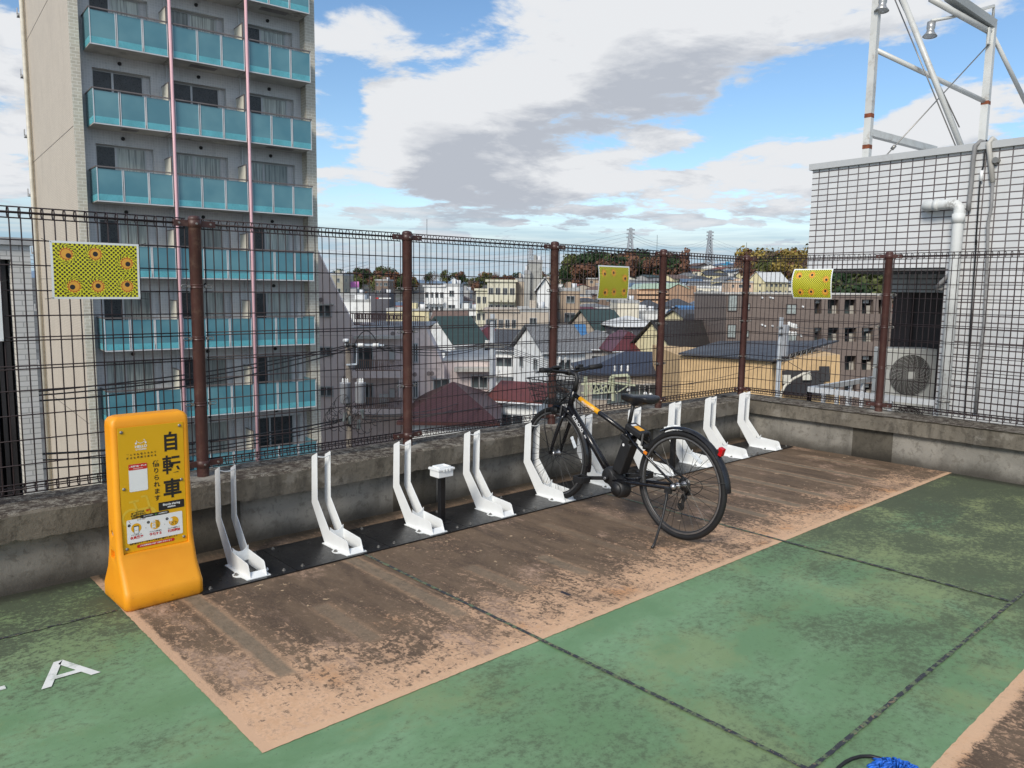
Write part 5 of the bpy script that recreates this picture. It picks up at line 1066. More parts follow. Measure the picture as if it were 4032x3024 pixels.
# ================================================================== named buildings of the town
FOOT = []      # (px, D, half width m) kept free by the random fill
def H_(*a, **k):
    o, W_, z, base = house(*a, **k); p = o.location; FOOT.append((p.x, p.y, max(W_, a[4])/2+4)); return o
PKM = mat('pink_render', (.74, .63, .60), .85, var=.06, sc=.5, grime=(.33, .27, .25), gscale=.5); PKD = mat('pink_render_joint', (.33, .26, .25), .9)
pk, pP, pB = placed('stepped_building', 'pink rendered building with a sloping side and roof terrace right of the tower', 'building', 1650, 46, G0)
D0 = 46
EXV = V((ray(1345, 1140).x, ray(1345, 1140).y, 0)).normalized(); block(pk, 'wall', [cA(20, 5), cA(60, 2400), cA(415, 2400), cA(415, 850), cA(432, 850), cA(115, 200)], D0, 9, PKM, None, EXV); 
block(pk, 'wall', [cA(415, 2400), cA(1215, 2400), cA(1215, 1200), cA(1050, 866), cA(432, 866), cA(415, 866)], D0+.4, 8, PKM, None, V((ray(1700, 1140).x, ray(1700, 1140).y, 0)).normalized())
block(pk, 'wall', [cA(1190, 2400), cA(1640, 2400), cA(1640, 1152), cA(1190, 1152)], D0+1.2, 7.5, PKM)
block(pk, 'lower_roof', [cA(1190, 1154), cA(1640, 1154), cA(1640, 1146), cA(1190, 1146)], D0+1.1, 7.7, RC[9]); block(pk, 'roof_rim', [cA(1165, 1076), cA(1650, 1150), cA(1650, 1128), cA(1165, 1056)], D0+8.9, .2, RC[8])
block(pk, 'upper_roof', [cA(432, 866), cA(1050, 866), cA(1050, 858), cA(432, 858)], D0+.35, 8.4, RC[9])
def pwin(x0, y0, x1, y1, D, frame=None):
    a, c = at_depth(*cA(x0, y1), D), at_depth(*cA(x1, y0), D); o = window(pk, 0, 0, 0, (c-a).dot(RT3), c.z-a.z, 'f', 2, frame); o.location = (a+c)/2-FW3*.02; o.rotation_euler = (0, 0, CAMYAW-pi/2)
for r in [(125, 668, 228, 762), (133, 1035, 240, 1102), (138, 1380, 246, 1455)]: pwin(*r, D0-.01); orect(pk, 'sill', r[0]-6, r[3]+2, r[2]+6, r[3]+12, D0-.1, .12, SLAB, cA)
for y in (560, 930, 1290): orect(pk, 'joint', 60, y, 415, y+4, D0-.006, .02, PKD, cA); orect(pk, 'joint', 870, y-70, 1180, y-66, D0+.394, .02, PKD, cA)
orect(pk, 'canopy', 125, 655, 240, 666, D0-.5, .5, SLAB, cA); orect(pk, 'canopy', 425, 936, 842, 962, D0-.7, 1.1, SLAB, cA); orect(pk, 'canopy', 1300, 1215, 1630, 1248, D0+.3, .9, SLAB, cA)
for r in [(432, 1035, 592, 1232), (530, 1352, 592, 1560), (945, 1005, 985, 1160), (945, 1330, 985, 1470), (1122, 1312, 1262, 1400), (1450, 1282, 1592, 1385), (820, 1330, 862, 1440)]: pwin(*r, D0+(.39 if r[0] < 1180 else 1.19))
for y0, y1, ys in ((1142, 1240, 1302), (1472, 1570, 1620)):
    orect(pk, 'balcony_slab', 415, y1, 866, ys, D0-1.0, 1.39, PKM, cA); orect(pk, 'balcony_rail', 440, y0, 842, y0+7, D0-.98, .05, RAILB, cA); orect(pk, 'balcony_rail', 440, y1-8, 842, y1, D0-.98, .05, RAILB, cA)
    q = MB()
    for i in range(24): a = at_depth(*cA(442+i*17.2, y0+5), D0-.96); b_ = at_depth(*cA(442+i*17.2, y1-4), D0-.96); q.bar(a, V((a.x, a.y, b_.z)), .035, .035)
    tag(q.build('balcony_bars', RAILB, pk), kind='stuff')
    orect(pk, 'water_heater', 735, y0-75, 785, y0+10, D0+.1, .28, ACM, cA)
orect(pk, 'outdoor_unit', 648, 1445, 722, 1530, D0-.4, .35, ACM, cA); orect(pk, 'corner_column', 820, 1240, 845, 1475, D0-.9, .3, PKM, cA)
for x, y in ((145, 620), (768, 915), (345, 1305), (1080, 1262), (1108, 1262), (958, 1270)): p = at_depth(*cA(x, y), D0); MB().cyl(p, p-FW3*.18, .14, .12, 10).build('vent_hood', mat('vent_brown', (.22, .18, .17), .5), pk)
for k, (xa, xb, dd) in enumerate(((400, 1045, 2.2), (440, 860, 7))):
    q = MB(); n = 40
    for y in (738+k*0, 835-k*50): a, b_ = at_depth(*cA(xa, y), D0+dd), at_depth(*cA(xb, y+(30 if k == 0 else 5)), D0+dd); q.bar(a, b_, .06, .06)
    for i in range(n+1):
        x = xa+(xb-xa)*i/n; a = at_depth(*cA(x, 738+(30 if k == 0 else 5)*i/n), D0+dd); b_ = at_depth(*cA(x, (835-k*50)+(30 if k == 0 else 5)*i/n), D0+dd); q.bar(a, V((a.x, a.y, b_.z)), .035, .035)
    tag(q.build('terrace_railing', mat('terrace_rail', (.13, .07, .06), .6), pk), kind='stuff')
seat(pk, pP, pB); FOOT.append((pP.x, pP.y, 16))
# red roofed house
def hiproof(name, label, cat, ridge, eaves, D, mroof, mwall, deep, conv, wins=(), drop=5.6):
    """front eave line and ridge read in the picture; deep = metres from front eave to back eave"""
    (ex0, ey0), (ex1, ey1) = eaves; A_ = at_depth(*conv(ex0, ey0), D); B_ = at_depth(*conv(ex1, ey1), D); zz = (A_.z+B_.z)/2; A_.z = B_.z = zz
    o = thing(name, label, cat, (0, 0, 0)); d = (B_-A_).normalized(); nrm = V((-d.y, d.x, 0)); nrm = nrm if nrm.dot(FW3) > 0 else -nrm
    R = [on_plane(*conv(*r), A_+nrm*deep*.5, nrm) for r in ridge]; C_, E_ = B_+nrm*deep, A_+nrm*deep
    if len(R) == 1: R = [R[0], R[0]+d*.02]
    zr = max(R[0].z, R[1].z); R[0].z = R[1].z = zr; dn = V((0, 0, -.18))
    mb = MB(); mb.add([A_, B_, C_, E_, R[0], R[1], A_+dn, B_+dn, C_+dn, E_+dn], [(0, 1, 5, 4), (1, 2, 5), (2, 3, 4, 5), (3, 0, 4), (0, 6, 7, 1), (1, 7, 8, 2), (2, 8, 9, 3), (3, 9, 6, 0), (9, 8, 7, 6)])
    mb.build('roof', mroof, o); i = .5; w = MB(); a, b_, c, e = A_+d*i+nrm*i, B_-d*i+nrm*i, C_-d*i-nrm*i, E_+d*i-nrm*i
    base = zz-drop; lo = lambda p: V((p.x, p.y, base-.5)); hi = lambda p: V((p.x, p.y, zz-.1))
    w.add([lo(a), lo(b_), lo(c), lo(e), hi(a), hi(b_), hi(c), hi(e)], [(0, 3, 2, 1), (4, 5, 6, 7), (0, 1, 5, 4), (1, 2, 6, 5), (2, 3, 7, 6), (3, 0, 4, 7)]); w.build('wall', mwall, o)
    L = (b_-a).length
    for u, zz_, ww, hh in wins:
        wd = window(o, 0, 0, 0, ww, hh); wd.location = a+d*L*u-nrm*.01+V((0, 0, zz-a.z-zz_)); wd.rotation_euler = (0, 0, atan2(d.y, d.x))
    p = (A_+C_)/2; seat(o, p, base); FOOT.append((p.x, p.y, L/2+4)); return o
hiproof('red_roof_house', 'house with a big dark red ribbed hip roof behind the fence, left of the bicycle', 'house', [(1285, 1335), (1300, 1337)], [(800, 1600), (1700, 1770)], 38, tilemat('roof_dark_red', 40, .20, .02, (.055, .017, .015), (.066, .02, .018), (.022, .007, .007), .5, offset=0, bmp=.6), WC[0], 9.5, cA, drop=6.5)
H_(*cA(1960, 1505), 44, 170, 4.5, 'gx', .7, WC[0], mat('roof_red_sheet', (.12, .03, .024), .5), label='low white house with a brick-red sheet roof behind the bicycle basket', yaw=-.35)
hiproof('ribbed_roof_house', 'house under a large dark blue-grey ribbed roof, above the bicycle saddle', 'house', [(800, 1068), (1150, 1075)], [(395, 1240), (1290, 1290)], 64, seam('blue_grey_rib', (.035, .042, .062)), WC[2], 9, cB, [(.2, 1.6, 1.6, 1.2), (.38, 1.7, 1.8, 1.8), (.62, 1.6, 1.6, 1.3), (.8, 1.7, 1.8, 1.6), (.93, 1.6, 1.2, 1.2)], 6)
# ochre building with solar panels
OCH = mat('ochre_render', (.58, .40, .21), .85, var=.10, sc=1.5, bmp=.3)
oc, oP, oB = placed('solar_roof_building', 'ochre rendered building with a dark solar panel roof in front of the brown apartments', 'building', 3000, 58, G0)
block(oc, 'wall', [cB(1277, 1108), cB(1277, 1900), cB(2080, 1900), cB(2080, 1160)], 55, 11, OCH); block(oc, 'wall', [cC(0, 1185), cC(0, 1900), cC(608, 1900), cC(608, 1098), cC(320, 1125)], 56.2, 9, OCH)
zr0 = at_depth(*cB(1277, 1100), 55).z
P1, P2, P3_, P4 = at_depth(*cB(1262, 1098), 54.6), at_depth(*cB(2085, 1160), 54.6), at_depth(*cC(560, 1090), 60), at_depth(*cB(1620, 990), 70)
P3_ = at_depth(*cC(600, 985), 66)
SOL = tilemat('solar_panels', 1.6, .95, .03, (.028, .030, .036), (.038, .040, .046), (.10, .105, .115), .5, offset=0, bmp=.0)
def slab4(nm, pts, th_, m_, par): mb = MB(); mb.prism(pts, (0, 0, 0), (0, 0, th_)); return mb.build(nm, m_, par)
slab4('roof', [P1, P2, P3_, P4], .12, SOL, oc); a, b_, c, d_ = at_depth(*cC(0, 1150), 55), at_depth(*cC(40, 1190), 54.5), at_depth(*cC(520, 1080), 60), at_depth(*cC(420, 1010), 61)
slab4('solar_array', [at_depth(*cC(60, 1130), 56.), at_depth(*cC(520, 1000), 60), at_depth(*cC(470, 960), 62.), at_depth(*cC(0, 1085), 58)], .06, SOL, oc)
q = MB()
for i in range(9):
    x = 120+i*48; a = at_depth(*cC(x, 1150-i*12), 56+i*.4); b_ = at_depth(*cC(x+10, 1105-i*12), 56.2+i*.4); q.bar(a, b_, .04, .04, 0); q.bar(a, at_depth(*cC(x+42, 1098-i*12), 56.2+i*.4), .03, .03); 
q.bar(at_depth(*cC(100, 1160), 55.9), at_depth(*cC(530, 1050), 59.5), .05, .05); q.build('array_rack', STEEL, oc)
orect(oc, 'painted_recess', 105, 1235, 470, 1365, 56.15, .06, mat('shade_paint', (.04, .04, .042), .8), cC); orect(oc, 'balcony_front', 120, 1362, 560, 1450, 55.4, .2, mat('dark_balcony', (.03, .03, .033), .6), cC)  # dark sheet just proud of the wall paints the shade of a recess
for r in ((110, 1275, 180, 1350), (285, 1250, 360, 1320)): orect(oc, 'board', *r, 55.9, .04, IVO, cC)
orect(oc, 'opening', 430, 1200, 520, 1330, 56.1, .08, mat('shade_paint', (.04, .04, .042), .8), cC); seat(oc, oP, oB); FOOT.append((oP.x, oP.y, 13))  # the opening is a dark sheet on the wall, its shade painted
q = MB(); q.tube([at_depth(*cC(x, y), 20) for x, y in ((85, 1560), (95, 1440), (130, 1370), (200, 1310), (280, 1270), (350, 1250))], .035, 8); tag(q.build('conduit_arm', mat('cream_pipe', (.55, .52, .44), .5)), 'cream curved pipe arching up beyond the right parapet', 'pipe')
# brown tiled apartments
BT_ = tilemat('brown_wall_tile', .30, .10, .008, (.175, .135, .115), (.20, .155, .13), (.12, .10, .09), .6, bmp=.3, grime=.25)
br, bP, bB = placed('brown_apartments', 'brown tiled apartment block with recessed balconies behind the right end of the fence', 'apartment building', 3200, 84, G0)
DB = 80; XL, XR = 1675-932*2.212, 1062      # in crop C coordinates, left part reaches to px 2858
XL = (2858-3032)*2.212
block(br, 'wall', [cC(XL, 568), cC(XL, 2000), cC(370, 2000), cC(370, 572)], DB, 14, BT_); orect(br, 'wall', 370, 575, XR, 2000, DB+1.6, 12, BT_, cC)
orect(br, 'roof_edge', XL-4, 560, 372, 572, DB-.1, 14, SLAB, cC); orect(br, 'roof_edge', 371, 566, XR+6, 578, DB-.1, 13.5, SLAB, cC)
cols_ = [(385, 450), (503, 600), (650, 752), (800, 902), (945, 1000)]; rows_ = [(618, 742), (862, 986), (1108, 1234), (1350, 1480), (1600, 1720)]
px_ = 370
for a, b_ in cols_+[(1062, 1062)]: orect(br, 'pier', px_, 578, a, 2000, DB, 1.6, BT_, cC); px_ = b_
for i, (a, b_) in enumerate(cols_):
    yy = 578
    for r0, r1 in rows_+[(2000, 2000)]: orect(br, 'spandrel', a, yy, b_, r0, DB+.02, .5, BT_, cC); yy = r1
    for r0, r1 in rows_:
        orect(br, 'dark_window', a, r0, a+(b_-a)*.95, r0+(r1-r0)*.98, DB+1.3, .25, GLASS, cC)
        if i: orect(br, 'screen_board', a+(b_-a)*.38, r0+(r1-r0)*.42, b_-2, r1, DB+.7, .06, mat('grey_board', (.36, .34, .30), .7), cC)
        if i in (0, 3): orect(br, 'outdoor_unit', a+10, r0+3, a+60, r0+32, DB+.6, .3, ACM, cC)
def bwin(x0, y0, x1, y1, cv=cC, D=DB, panes=2):
    a, c = at_depth(*cv(x0, y1), D-.01), at_depth(*cv(x1, y0), D-.01); o = window(br, 0, 0, 0, (c-a).dot(RT3), c.z-a.z, 'f', panes, mat('brown_frame', (.06, .045, .04), .5), CURT); o.location = (a+c)/2-FW3*.02; o.rotation_euler = (0, 0, CAMYAW-pi/2)
bwin(137, 662, 230, 742); bwin(1860, 655, 1885, 705, cB, panes=1); bwin(1850, 890, 1876, 945, cB, panes=1); bwin(1692, 575, 1778, 715, cB, panes=1); bwin(1688, 838, 1765, 948, cB, panes=1); bwin(137, 905, 230, 985)
for x, y in ((0, 600), (22, 605), (-70, 602), (285, 680), (-70, 838), (-45, 848), (20, 848), (270, 935)): p = at_depth(*cC(x, y), DB); MB().cyl(p, p-FW3*.15, .11, .09, 8).build('vent_hood', WHITEM, br)
seat(br, bP, bB); FOOT.append((bP.x, bP.y, 17))
# cream gable house with black roof and skylights
hx = H_(*cB(1270, 1105), 84, 225, 8, 'gx', 3.5, WC[8], slate('black_shingle', (.028, .026, .025)), yaw=.55, label='cream gabled house with a steep black roof and two skylights', sill=-9)
for u, v in ((-1.0, .35), (3.2, .55)): pass
H_(*cB(840, 850), 112, 165, 9, 'hip', 1.3, WC[9], RC[8], yaw=.15, label='dark grey square house under a pale hip roof')
H_(*cB(560, 890), 118, 125, 9, 'gx', 2.9, WC[2], RC[4], yaw=.42, label='beige house with a big dark green roof below the middle eye sheet')
H_(*cB(590, 1050), 92, 190, 10, 'hip', 1.9, WC[3], RC[1], yaw=.1, label='low grey house with a slate hip roof and small skylight')
H_(*cB(800, 1065), 88, 170, 8, 'hip', 2.1, WC[2], RC[3], yaw=.2, label='house under a maroon hip roof right of the slate hip roof')
H_(2165, 1385, 76, 170, 7, 'gx', 2.4, WC[0], RC[1], yaw=.42, label='white gabled house with a wide slate roof behind the third post')
H_(*cA(1800, 1060), 84, 90, 8, 'gx', 1.9, WC[0], RC[0], yaw=-.2, label='white house under a black gable roof beside the pale pole')
H_(*cB(335, 930), 104, 90, 6, 'gx', 1.2, WC[3], RC[5], label='small house with a bright blue metal roof')
H_(*cA(1600, 985), 88, 190, 8, 'hip', 1.7, WC[1], RC[3], yaw=.15, label='house with a broad maroon hip roof left of the concrete pole')
H_(*cA(1290, 1010), 82, 115, 8, 'gx', 2.7, WC[0], RC[4], yaw=.55, label='white gable with a dark green roof beyond the pink building')
H_(*cA(1270, 870), 108, 120, 9, 'gx', 2.2, WC[2], RC[2], label='long low house with a brown roof behind the green roofed one')
H_(*cA(1355, 632), 165, 90, 9, 'hip', 1.4, WC[0], RC[2], label='white house with a brown hip roof in front of the white apartments')
H_(*cA(1395, 722), 150, 150, 8, 'flat', 0, WC[0], RC[9], label='flat white two-storey building below the brown hip roof', cat='building')
H_(*cA(930, 722), 150, 165, 12, 'flat', 0, WC[8], RC[9], label='low pale yellow flat building right of the tower', cat='building', wins=False)
H_(*cA(685, 585), 165, 72, 9, 'flat', 0, WC[9], WC[9], label='dark grey box building with a small red and white sign', cat='building', wins=False)
sgn = thing('shop_sign', 'thin red and white lettering sign on the dark grey box building', 'sign', (0, 0, 0)); a = at_depth(*cA(630, 607), 160); orect(sgn, 'red_mark', 615, 601, 641, 613, 160, .1, RED, cA)
q = MB(); text_mesh(q, 'SHOPPING CENTER', .85, at_depth(*cA(697, 607), 159.9), RT3, (0, 0, 1), 0, sx=.85) if False else None
orect(sgn, 'white_line', 647, 603, 750, 611, 160, .1, WHT, cA); seat(sgn, a, a.z-.5)
H_(*cA(480, 640), 170, 170, 10, 'flat', 0, WC[0], RC[9], label='long white low wall-like building left of the dark grey box', cat='building', wins=False)
H_(*cA(430, 580), 185, 110, 10, 'flat', 0, WC[3], RC[9], label='grey industrial shed beside the pink slope', cat='building', rows=1)
H_(*cA(295, 408), 215, 80, 14, 'flat', 0, wallc('olive', (.36, .34, .27)), RC[9], label='olive-grey apartment block peeping over the pink slope', cat='apartment building', rows=4, cols=2)
H_(*cA(695, 455), 290, 50, 14, 'flat', 0, WC[6], RC[9], label='small brown apartment block on the horizon left of the second post', cat='apartment building', rows=3, cols=3)
bb = thing('billboard', 'pink and white advertising billboard on the horizon beside the tower', 'billboard', (0, 0, 0)); orect(bb, 'upper_panel', 392, 462, 470, 512, 225, .5, mat('billboard_pink', (.72, .25, .60), .5, var=.25, sc=.3), cA); orect(bb, 'lower_panel', 392, 513, 470, 545, 225, .5, mat('billboard_white', (.62, .62, .72), .5, var=.2, sc=.4), cA)
for x in (405, 455): orect(bb, 'leg', x, 545, x+5, 700, 225.1, .4, STEEL, cA)
q = at_depth(*cA(430, 545), 225); seat(bb, q, ground(q.x, q.y)); 
# balconied apartment blocks
def balc_block(label, x0, x1, yt, rows, rowh, D, deep, wm_, conv, nb, side=None, roofm=None, ybase=None, name='apartment_block'):
    o, p, b_ = placed(name, label, 'apartment building', conv((x0+x1)/2, 0)[0], D+deep/2, G0); b_ = ground(p.x, p.y)-.5
    yb = conv(0, 0); a0 = at_depth(*conv(x0, yt), D); a1 = at_depth(*conv(x1, yt), D); zt = a0.z
    wl = MB(); P = [a0, a1, a1+FW3*deep, a0+FW3*deep]; wl.prism([V((q.x, q.y, b_)) for q in P], (0, 0, 0), (0, 0, zt-b_)); wl.build('wall', wm_, o)
    rf_ = MB(); rf_.prism([V((q.x, q.y, zt)) for q in (a0-RT3*.3-FW3*.3, a1+RT3*.3-FW3*.3, a1+RT3*.3+FW3*(deep+.3), a0-RT3*.3+FW3*(deep+.3))], (0, 0, 0), (0, 0, .35)); rf_.build('roof', roofm or wm_, o)
    n = nb; W_ = (a1-a0).length/n
    for r in range(rows):
        zf = zt-.5-rowh*(r+1)
        if zf < b_: break
        for i in range(n):
            c = a0+RT3*W_*(i+.5); c.z = zf+1.35
            wd = window(o, 0, 0, 0, W_*.62, 1.75); wd.location = c-FW3*.02; wd.rotation_euler = (0, 0, CAMYAW-pi/2)
            q = MB(); f0 = a0+RT3*(W_*i+.12); f1 = a0+RT3*(W_*(i+1)-.12); f0.z = f1.z = zf
            q.prism([f0, f1, f1-FW3*1.1, f0-FW3*1.1], (0, 0, 0), (0, 0, .16)); q.prism([f0-FW3*1.1, f1-FW3*1.1, f1-FW3*1.2, f0-FW3*1.2], (0, 0, 0), (0, 0, 1.15)); q.build('balcony', side or wm_, o)
    seat(o, p, b_); FOOT.append((p.x, p.y, (a1-a0).length/2+5)); return o
balc_block('white five-storey apartment block with rows of balcony equipment, centre left', 1042, 1215, 505, 4, 2.8, 152, 10, WC[0], cA, 4)
H_(*cA(1300, 505), 152, 62, 12, 'flat', 0, WC[0], RC[9], label='plain white end block joined to the white apartments', cat='building', rows=3, cols=1)
H_(*cA(1400, 560), 175, 45, 12, 'flat', 0, WC[3], RC[9], label='grey concrete block between the two apartment blocks', cat='building')
balc_block('cream apartment block with solid balconies and glass corners, centre', 1590, 1838, 462, 5, 2.75, 128, 12, wallc('cream_flats', (.62, .60, .48)), cA, 4)
balc_block('left wing of the cream apartment block, one storey lower', 1492, 1590, 540, 4, 2.75, 130, 12, wallc('cream_flats', (.62, .60, .48)), cA, 2)
H_(*cA(1872, 462), 130, 34, 12, 'flat', 0, WC[2], RC[9], label='beige stair tower at the right end of the cream apartments', cat='building', wins=False)
H_(*cA(2000, 305), 122, 52, 9, 'flat', 0, wallc('grey_tower', (.33, .33, .31)), WC[3], label='tall grey windowless concrete tower left of the third post', cat='tower', wins=False)
H_(*cA(1935, 395), 121, 20, 8, 'flat', 0, wallc('grey_tower', (.33, .33, .31)), WC[3], label='lower shaft attached to the grey concrete tower', cat='tower', wins=False)
balc_block('beige low apartment block with outside corridors under the cream flats', 1570, 1850, 722, 2, 2.8, 105, 10, WC[2], cA, 5)
H_(*cA(1985, 728), 105, 122, 10, 'flat', 0, WC[2], RC[9], label='plain beige wing right of the corridor block', cat='building', rows=1, cols=1)
H_(*cB(90, 545), 118, 56, 9, 'gy', 2.0, WC[0], RC[8], label='tall plain white gabled building at the third post', cat='building', wins=False)
H_(*cB(305, 545), 128, 75, 10, 'flat', 0, WC[4], RC[9], label='tan three-storey building right of the third post', cat='building', rows=3, cols=1)
H_(*cB(800, 650), 138, 85, 9, 'flat', 0, WC[1], RC[9], label='plain cream block below the middle eye sheet', cat='building', wins=False)
# long orange building with a curved green roof
ob = thing('long_orange_building', 'long orange three-storey building with a pale green curved roof under the hill', 'building', (0, 0, 0)); DO = 205; ORG = wallc('orange', (.58, .37, .23)); ORG_SHADE = wallc('orange_shaded', (.36, .23, .15))  # the darker orange paints the end wall's shade into its colour
block(ob, 'wall', [cB(905, 530), cB(905, 700), cB(1180, 700), cB(1180, 520)], DO, 16, ORG)
block(ob, 'end_wall', [cB(1180, 720), cB(1420, 720), cB(1420, 500), cB(1400, 497), cB(1395, 530), cB(1355, 520), cB(1310, 500), cB(1262, 478), cB(1180, 520)], DO-.5, 15, ORG_SHADE)
block(ob, 'roof', [cB(915, 524), cB(925, 524), cB(1180, 524), cB(1262, 482), cB(1310, 502), cB(1360, 525), cB(1360, 519), cB(1310, 495), cB(1262, 473), cB(960, 478)], DO-.8, 16, mat('roof_pale_green', (.38, .50, .40), .5))
for r in range(3): orect(ob, 'balcony_band', 905, 545+r*42, 1180, 571+r*42, DO-1.2, 1.1, ORG, cB); orect(ob, 'shade_strip', 912, 571+r*42, 1178, 585+r*42, DO-.05, .05, mat('shade_paint', (.04, .04, .042), .8), cB)  # thin dark strips paint the shade below each balcony band
q = at_depth(*cB(1160, 700), DO+7); seat(ob, q, ground(q.x, q.y)); FOOT.append((q.x, q.y, 18))
H_(*cB(2040, 465), 330, 115, 9, 'gx', 4.2, WC[8], RC[8], yaw=.55, label='cream house with a large white gabled roof on the right slope')
H_(*cB(1775, 470), 300, 95, 10, 'flat', 0, WC[7], RC[9], label='peach flat-roofed building on the slope left of the corner post', cat='building', rows=2, cols=3)
H_(*cB(1680, 310), 480, 62, 8, 'flat', 0, mat('blue_sheeting', (.03, .30, .46), .6, var=.15, sc=.5), RC[5], label='building wrapped in bright blue sheeting on top of the hill', cat='building', wins=False)
H_(*cB(1360, 835), 112, 120, 9, 'gx', 1.9, WC[8], RC[0], yaw=.4, label='yellow gabled house with dark eaves right of the fourth post')
H_(*cB(1510, 880), 105, 120, 9, 'gx', 1.8, WC[1], slate('black_shingle', (.028, .026, .025)), yaw=-.4, label='cream house with a charcoal roof just left of the brown apartments')
H_(*cB(1250, 905), 128, 60, 6, 'hip', 1.0, WC[7], RC[6], label='small house with an orange-brown tiled roof')
H_(*cB(1250, 680), 165, 90, 8, 'hip', 1.6, WC[0], RC[0], yaw=.2, label='white house with black hip roof right of the fourth post, middle distance')
H_(*cB(1450, 668), 170, 80, 8, 'hip', 1.4, WC[0], RC[7], yaw=-.2, label='white house with blue-grey hip roof left of the brown apartments')
H_(*cB(1000, 690), 160, 90, 8, 'hip', 1.5, WC[0], RC[0], yaw=.1, label='white house with black hip roof left of the fourth post')
H_(*cB(1380, 745), 140, 110, 8, 'gx', 1.3, WC[3], RC[5], yaw=.2, label='house with a wide weathered blue roof beside hanging laundry')
H_(*cB(940, 740), 145, 150, 8, 'flat', 0, WC[0], RC[9], label='long white flat roof parking deck left of the fourth post', cat='building', wins=False)
# ------------------------------------------------------------------ the rest of the town, house by house
WN = ['white', 'cream', 'beige', 'grey', 'tan', 'pale blue', 'brown', 'peach', 'yellow']; RN = ['black slate', 'grey slate', 'brown tile', 'maroon', 'green metal', 'blue metal', 'red-brown tile', 'steel blue', 'white', 'flat grey']
rnd = random.Random(21); FILL = []; f = 66.0
while f < 585:
    step = 9.4+f*.009; r = -.27*f
    while r < .52*f:
        px = 2016+F*r/f; rr_ = r+rnd.uniform(-.22, .22)*step; ff = f+rnd.uniform(-.25, .25)*step; P = V((CAM.x, CAM.y, 0))+RT3*rr_+FW3*ff; px = 2016+F*rr_/ff
        ok = (1255 < px < 3560) and all((P.x-x)**2+(P.y-y)**2 > (h+step*.33)**2 for x, y, h in FOOT)
        if 2180 < px < 2640 and ff > 385: ok = False
        if px > 2960 and ff > 365: ok = False
        if px < 2150 and ff > 230: ok = ok and rnd.random() < .45
        if px < 2150 and ff > 400: ok = False
        if px < 2150 and ff < 95: ok = False
        if ff < 85 and px > 2850: ok = False
        if ok: FILL.append((px, ff, step))
        r += step
    f += step*1.05
if len(FILL) > 296: rnd.shuffle(FILL); FILL = sorted(FILL[:296], key=lambda q: q[1])
hs = []
for px, ff, step in FILL:
    P = at_depth(px, 1140, ff); g = ground(P.x, P.y); kind = rnd.choices(['gx', 'gy', 'hip', 'flat'], [3, 1.5, 4, 3])[0]; tall = kind == 'flat' and rnd.random() < .35 and ff > 130 and px < 2300
    hgt = rnd.uniform(5.2, 6.0) if not tall else rnd.uniform(8.5, 12); z = g+hgt; py = 1512-F*V((RM.transposed() @ (V((P.x, P.y, z))-CAM))).z/V((RM.transposed() @ (V((P.x, P.y, z))-CAM))).y
    w = step*rnd.uniform(.62, .85); wi = rnd.choices(range(9), [9, 5, 4, 2, 1, 1, 1, 1, 2])[0]; ri = 9 if kind == 'flat' else rnd.choices(range(8), [7, 6, 4, 1, 1, 1, 2, 3])[0]
    o, *_ = house(px, py, ff-w*.35, w/ff*F, w*.72, kind, rnd.uniform(1.0, 1.8), wi, ri, rnd.choice([-.5, -.25, 0, .25, .5, .7]), None, grp='houses of the town', det=ff < 180, cols=2 if ff > 200 else None)
    band = 'in the near rows of roofs' if ff < 120 else 'in the middle rows of roofs' if ff < 200 else 'far off towards the hill'
    seg = 'between the tower and second post' if px < 1608 else 'between second and third fence posts' if px < 2190 else 'between third and fourth fence posts' if px < 2619 else 'between fourth and corner posts' if px < 2927 else 'right of the corner post'
    hs.append((f"{WN[wi]} {'building with flat roof' if kind == 'flat' else 'house with '+RN[ri]+(' hip' if kind == 'hip' else ' gable')+' roof'}", seg, band, px, o, tall))
from collections import defaultdict
gd = defaultdict(list)
for h in hs: gd[(h[0], h[1], h[2])].append(h)
for (a, s_, b_), L in gd.items():
    L.sort(key=lambda h: h[3]); n = len(L)
    for i, h in enumerate(L):
        pos = '' if n == 1 else ('leftmost ' if i == 0 else 'rightmost ' if i == n-1 else ['', 'second ', 'third ', 'fourth ', 'fifth ', 'sixth ', 'seventh ', 'eighth '][min(i, 7)])
        h[4]['label'] = (pos+a+' '+s_+', '+{'in the near rows of roofs': 'near rows', 'in the middle rows of roofs': 'middle rows', 'far off towards the hill': 'far'}[b_]); h[4]['category'] = 'house'
print('FILL', len(FILL))
# ------------------------------------------------------------------ trees: leaf clumps through a ragged crown
def leafmat(n, c1, c2):
    m, t, b, tc = newmat('leaves_'+n); oi = t.n.new('ShaderNodeObjectInfo'); no = t.noise(tc.outputs['Object'], 1.1, 3, .6)
    t.l.new(t.mix(t.ss(no, .35, .65), c1, c2), b.inputs['Base Color']); b.inputs['Roughness'].default_value = .7; b.inputs['Specular IOR Level'].default_value = .2; return m
LM = {'dark green': leafmat('dark', (.012, .03, .012), (.045, .075, .028)), 'olive green': leafmat('olive', (.05, .065, .02), (.12, .13, .045)), 'orange': leafmat('orange', (.15, .065, .03), (.27, .13, .055)), 'red-brown': leafmat('red', (.11, .055, .035), (.19, .095, .06)), 'yellow': leafmat('yellow', (.20, .15, .04), (.36, .27, .07)), 'bare brown': leafmat('bare', (.12, .085, .065), (.22, .16, .125))}
BARK = mat('bark', (.08, .06, .045), .9)
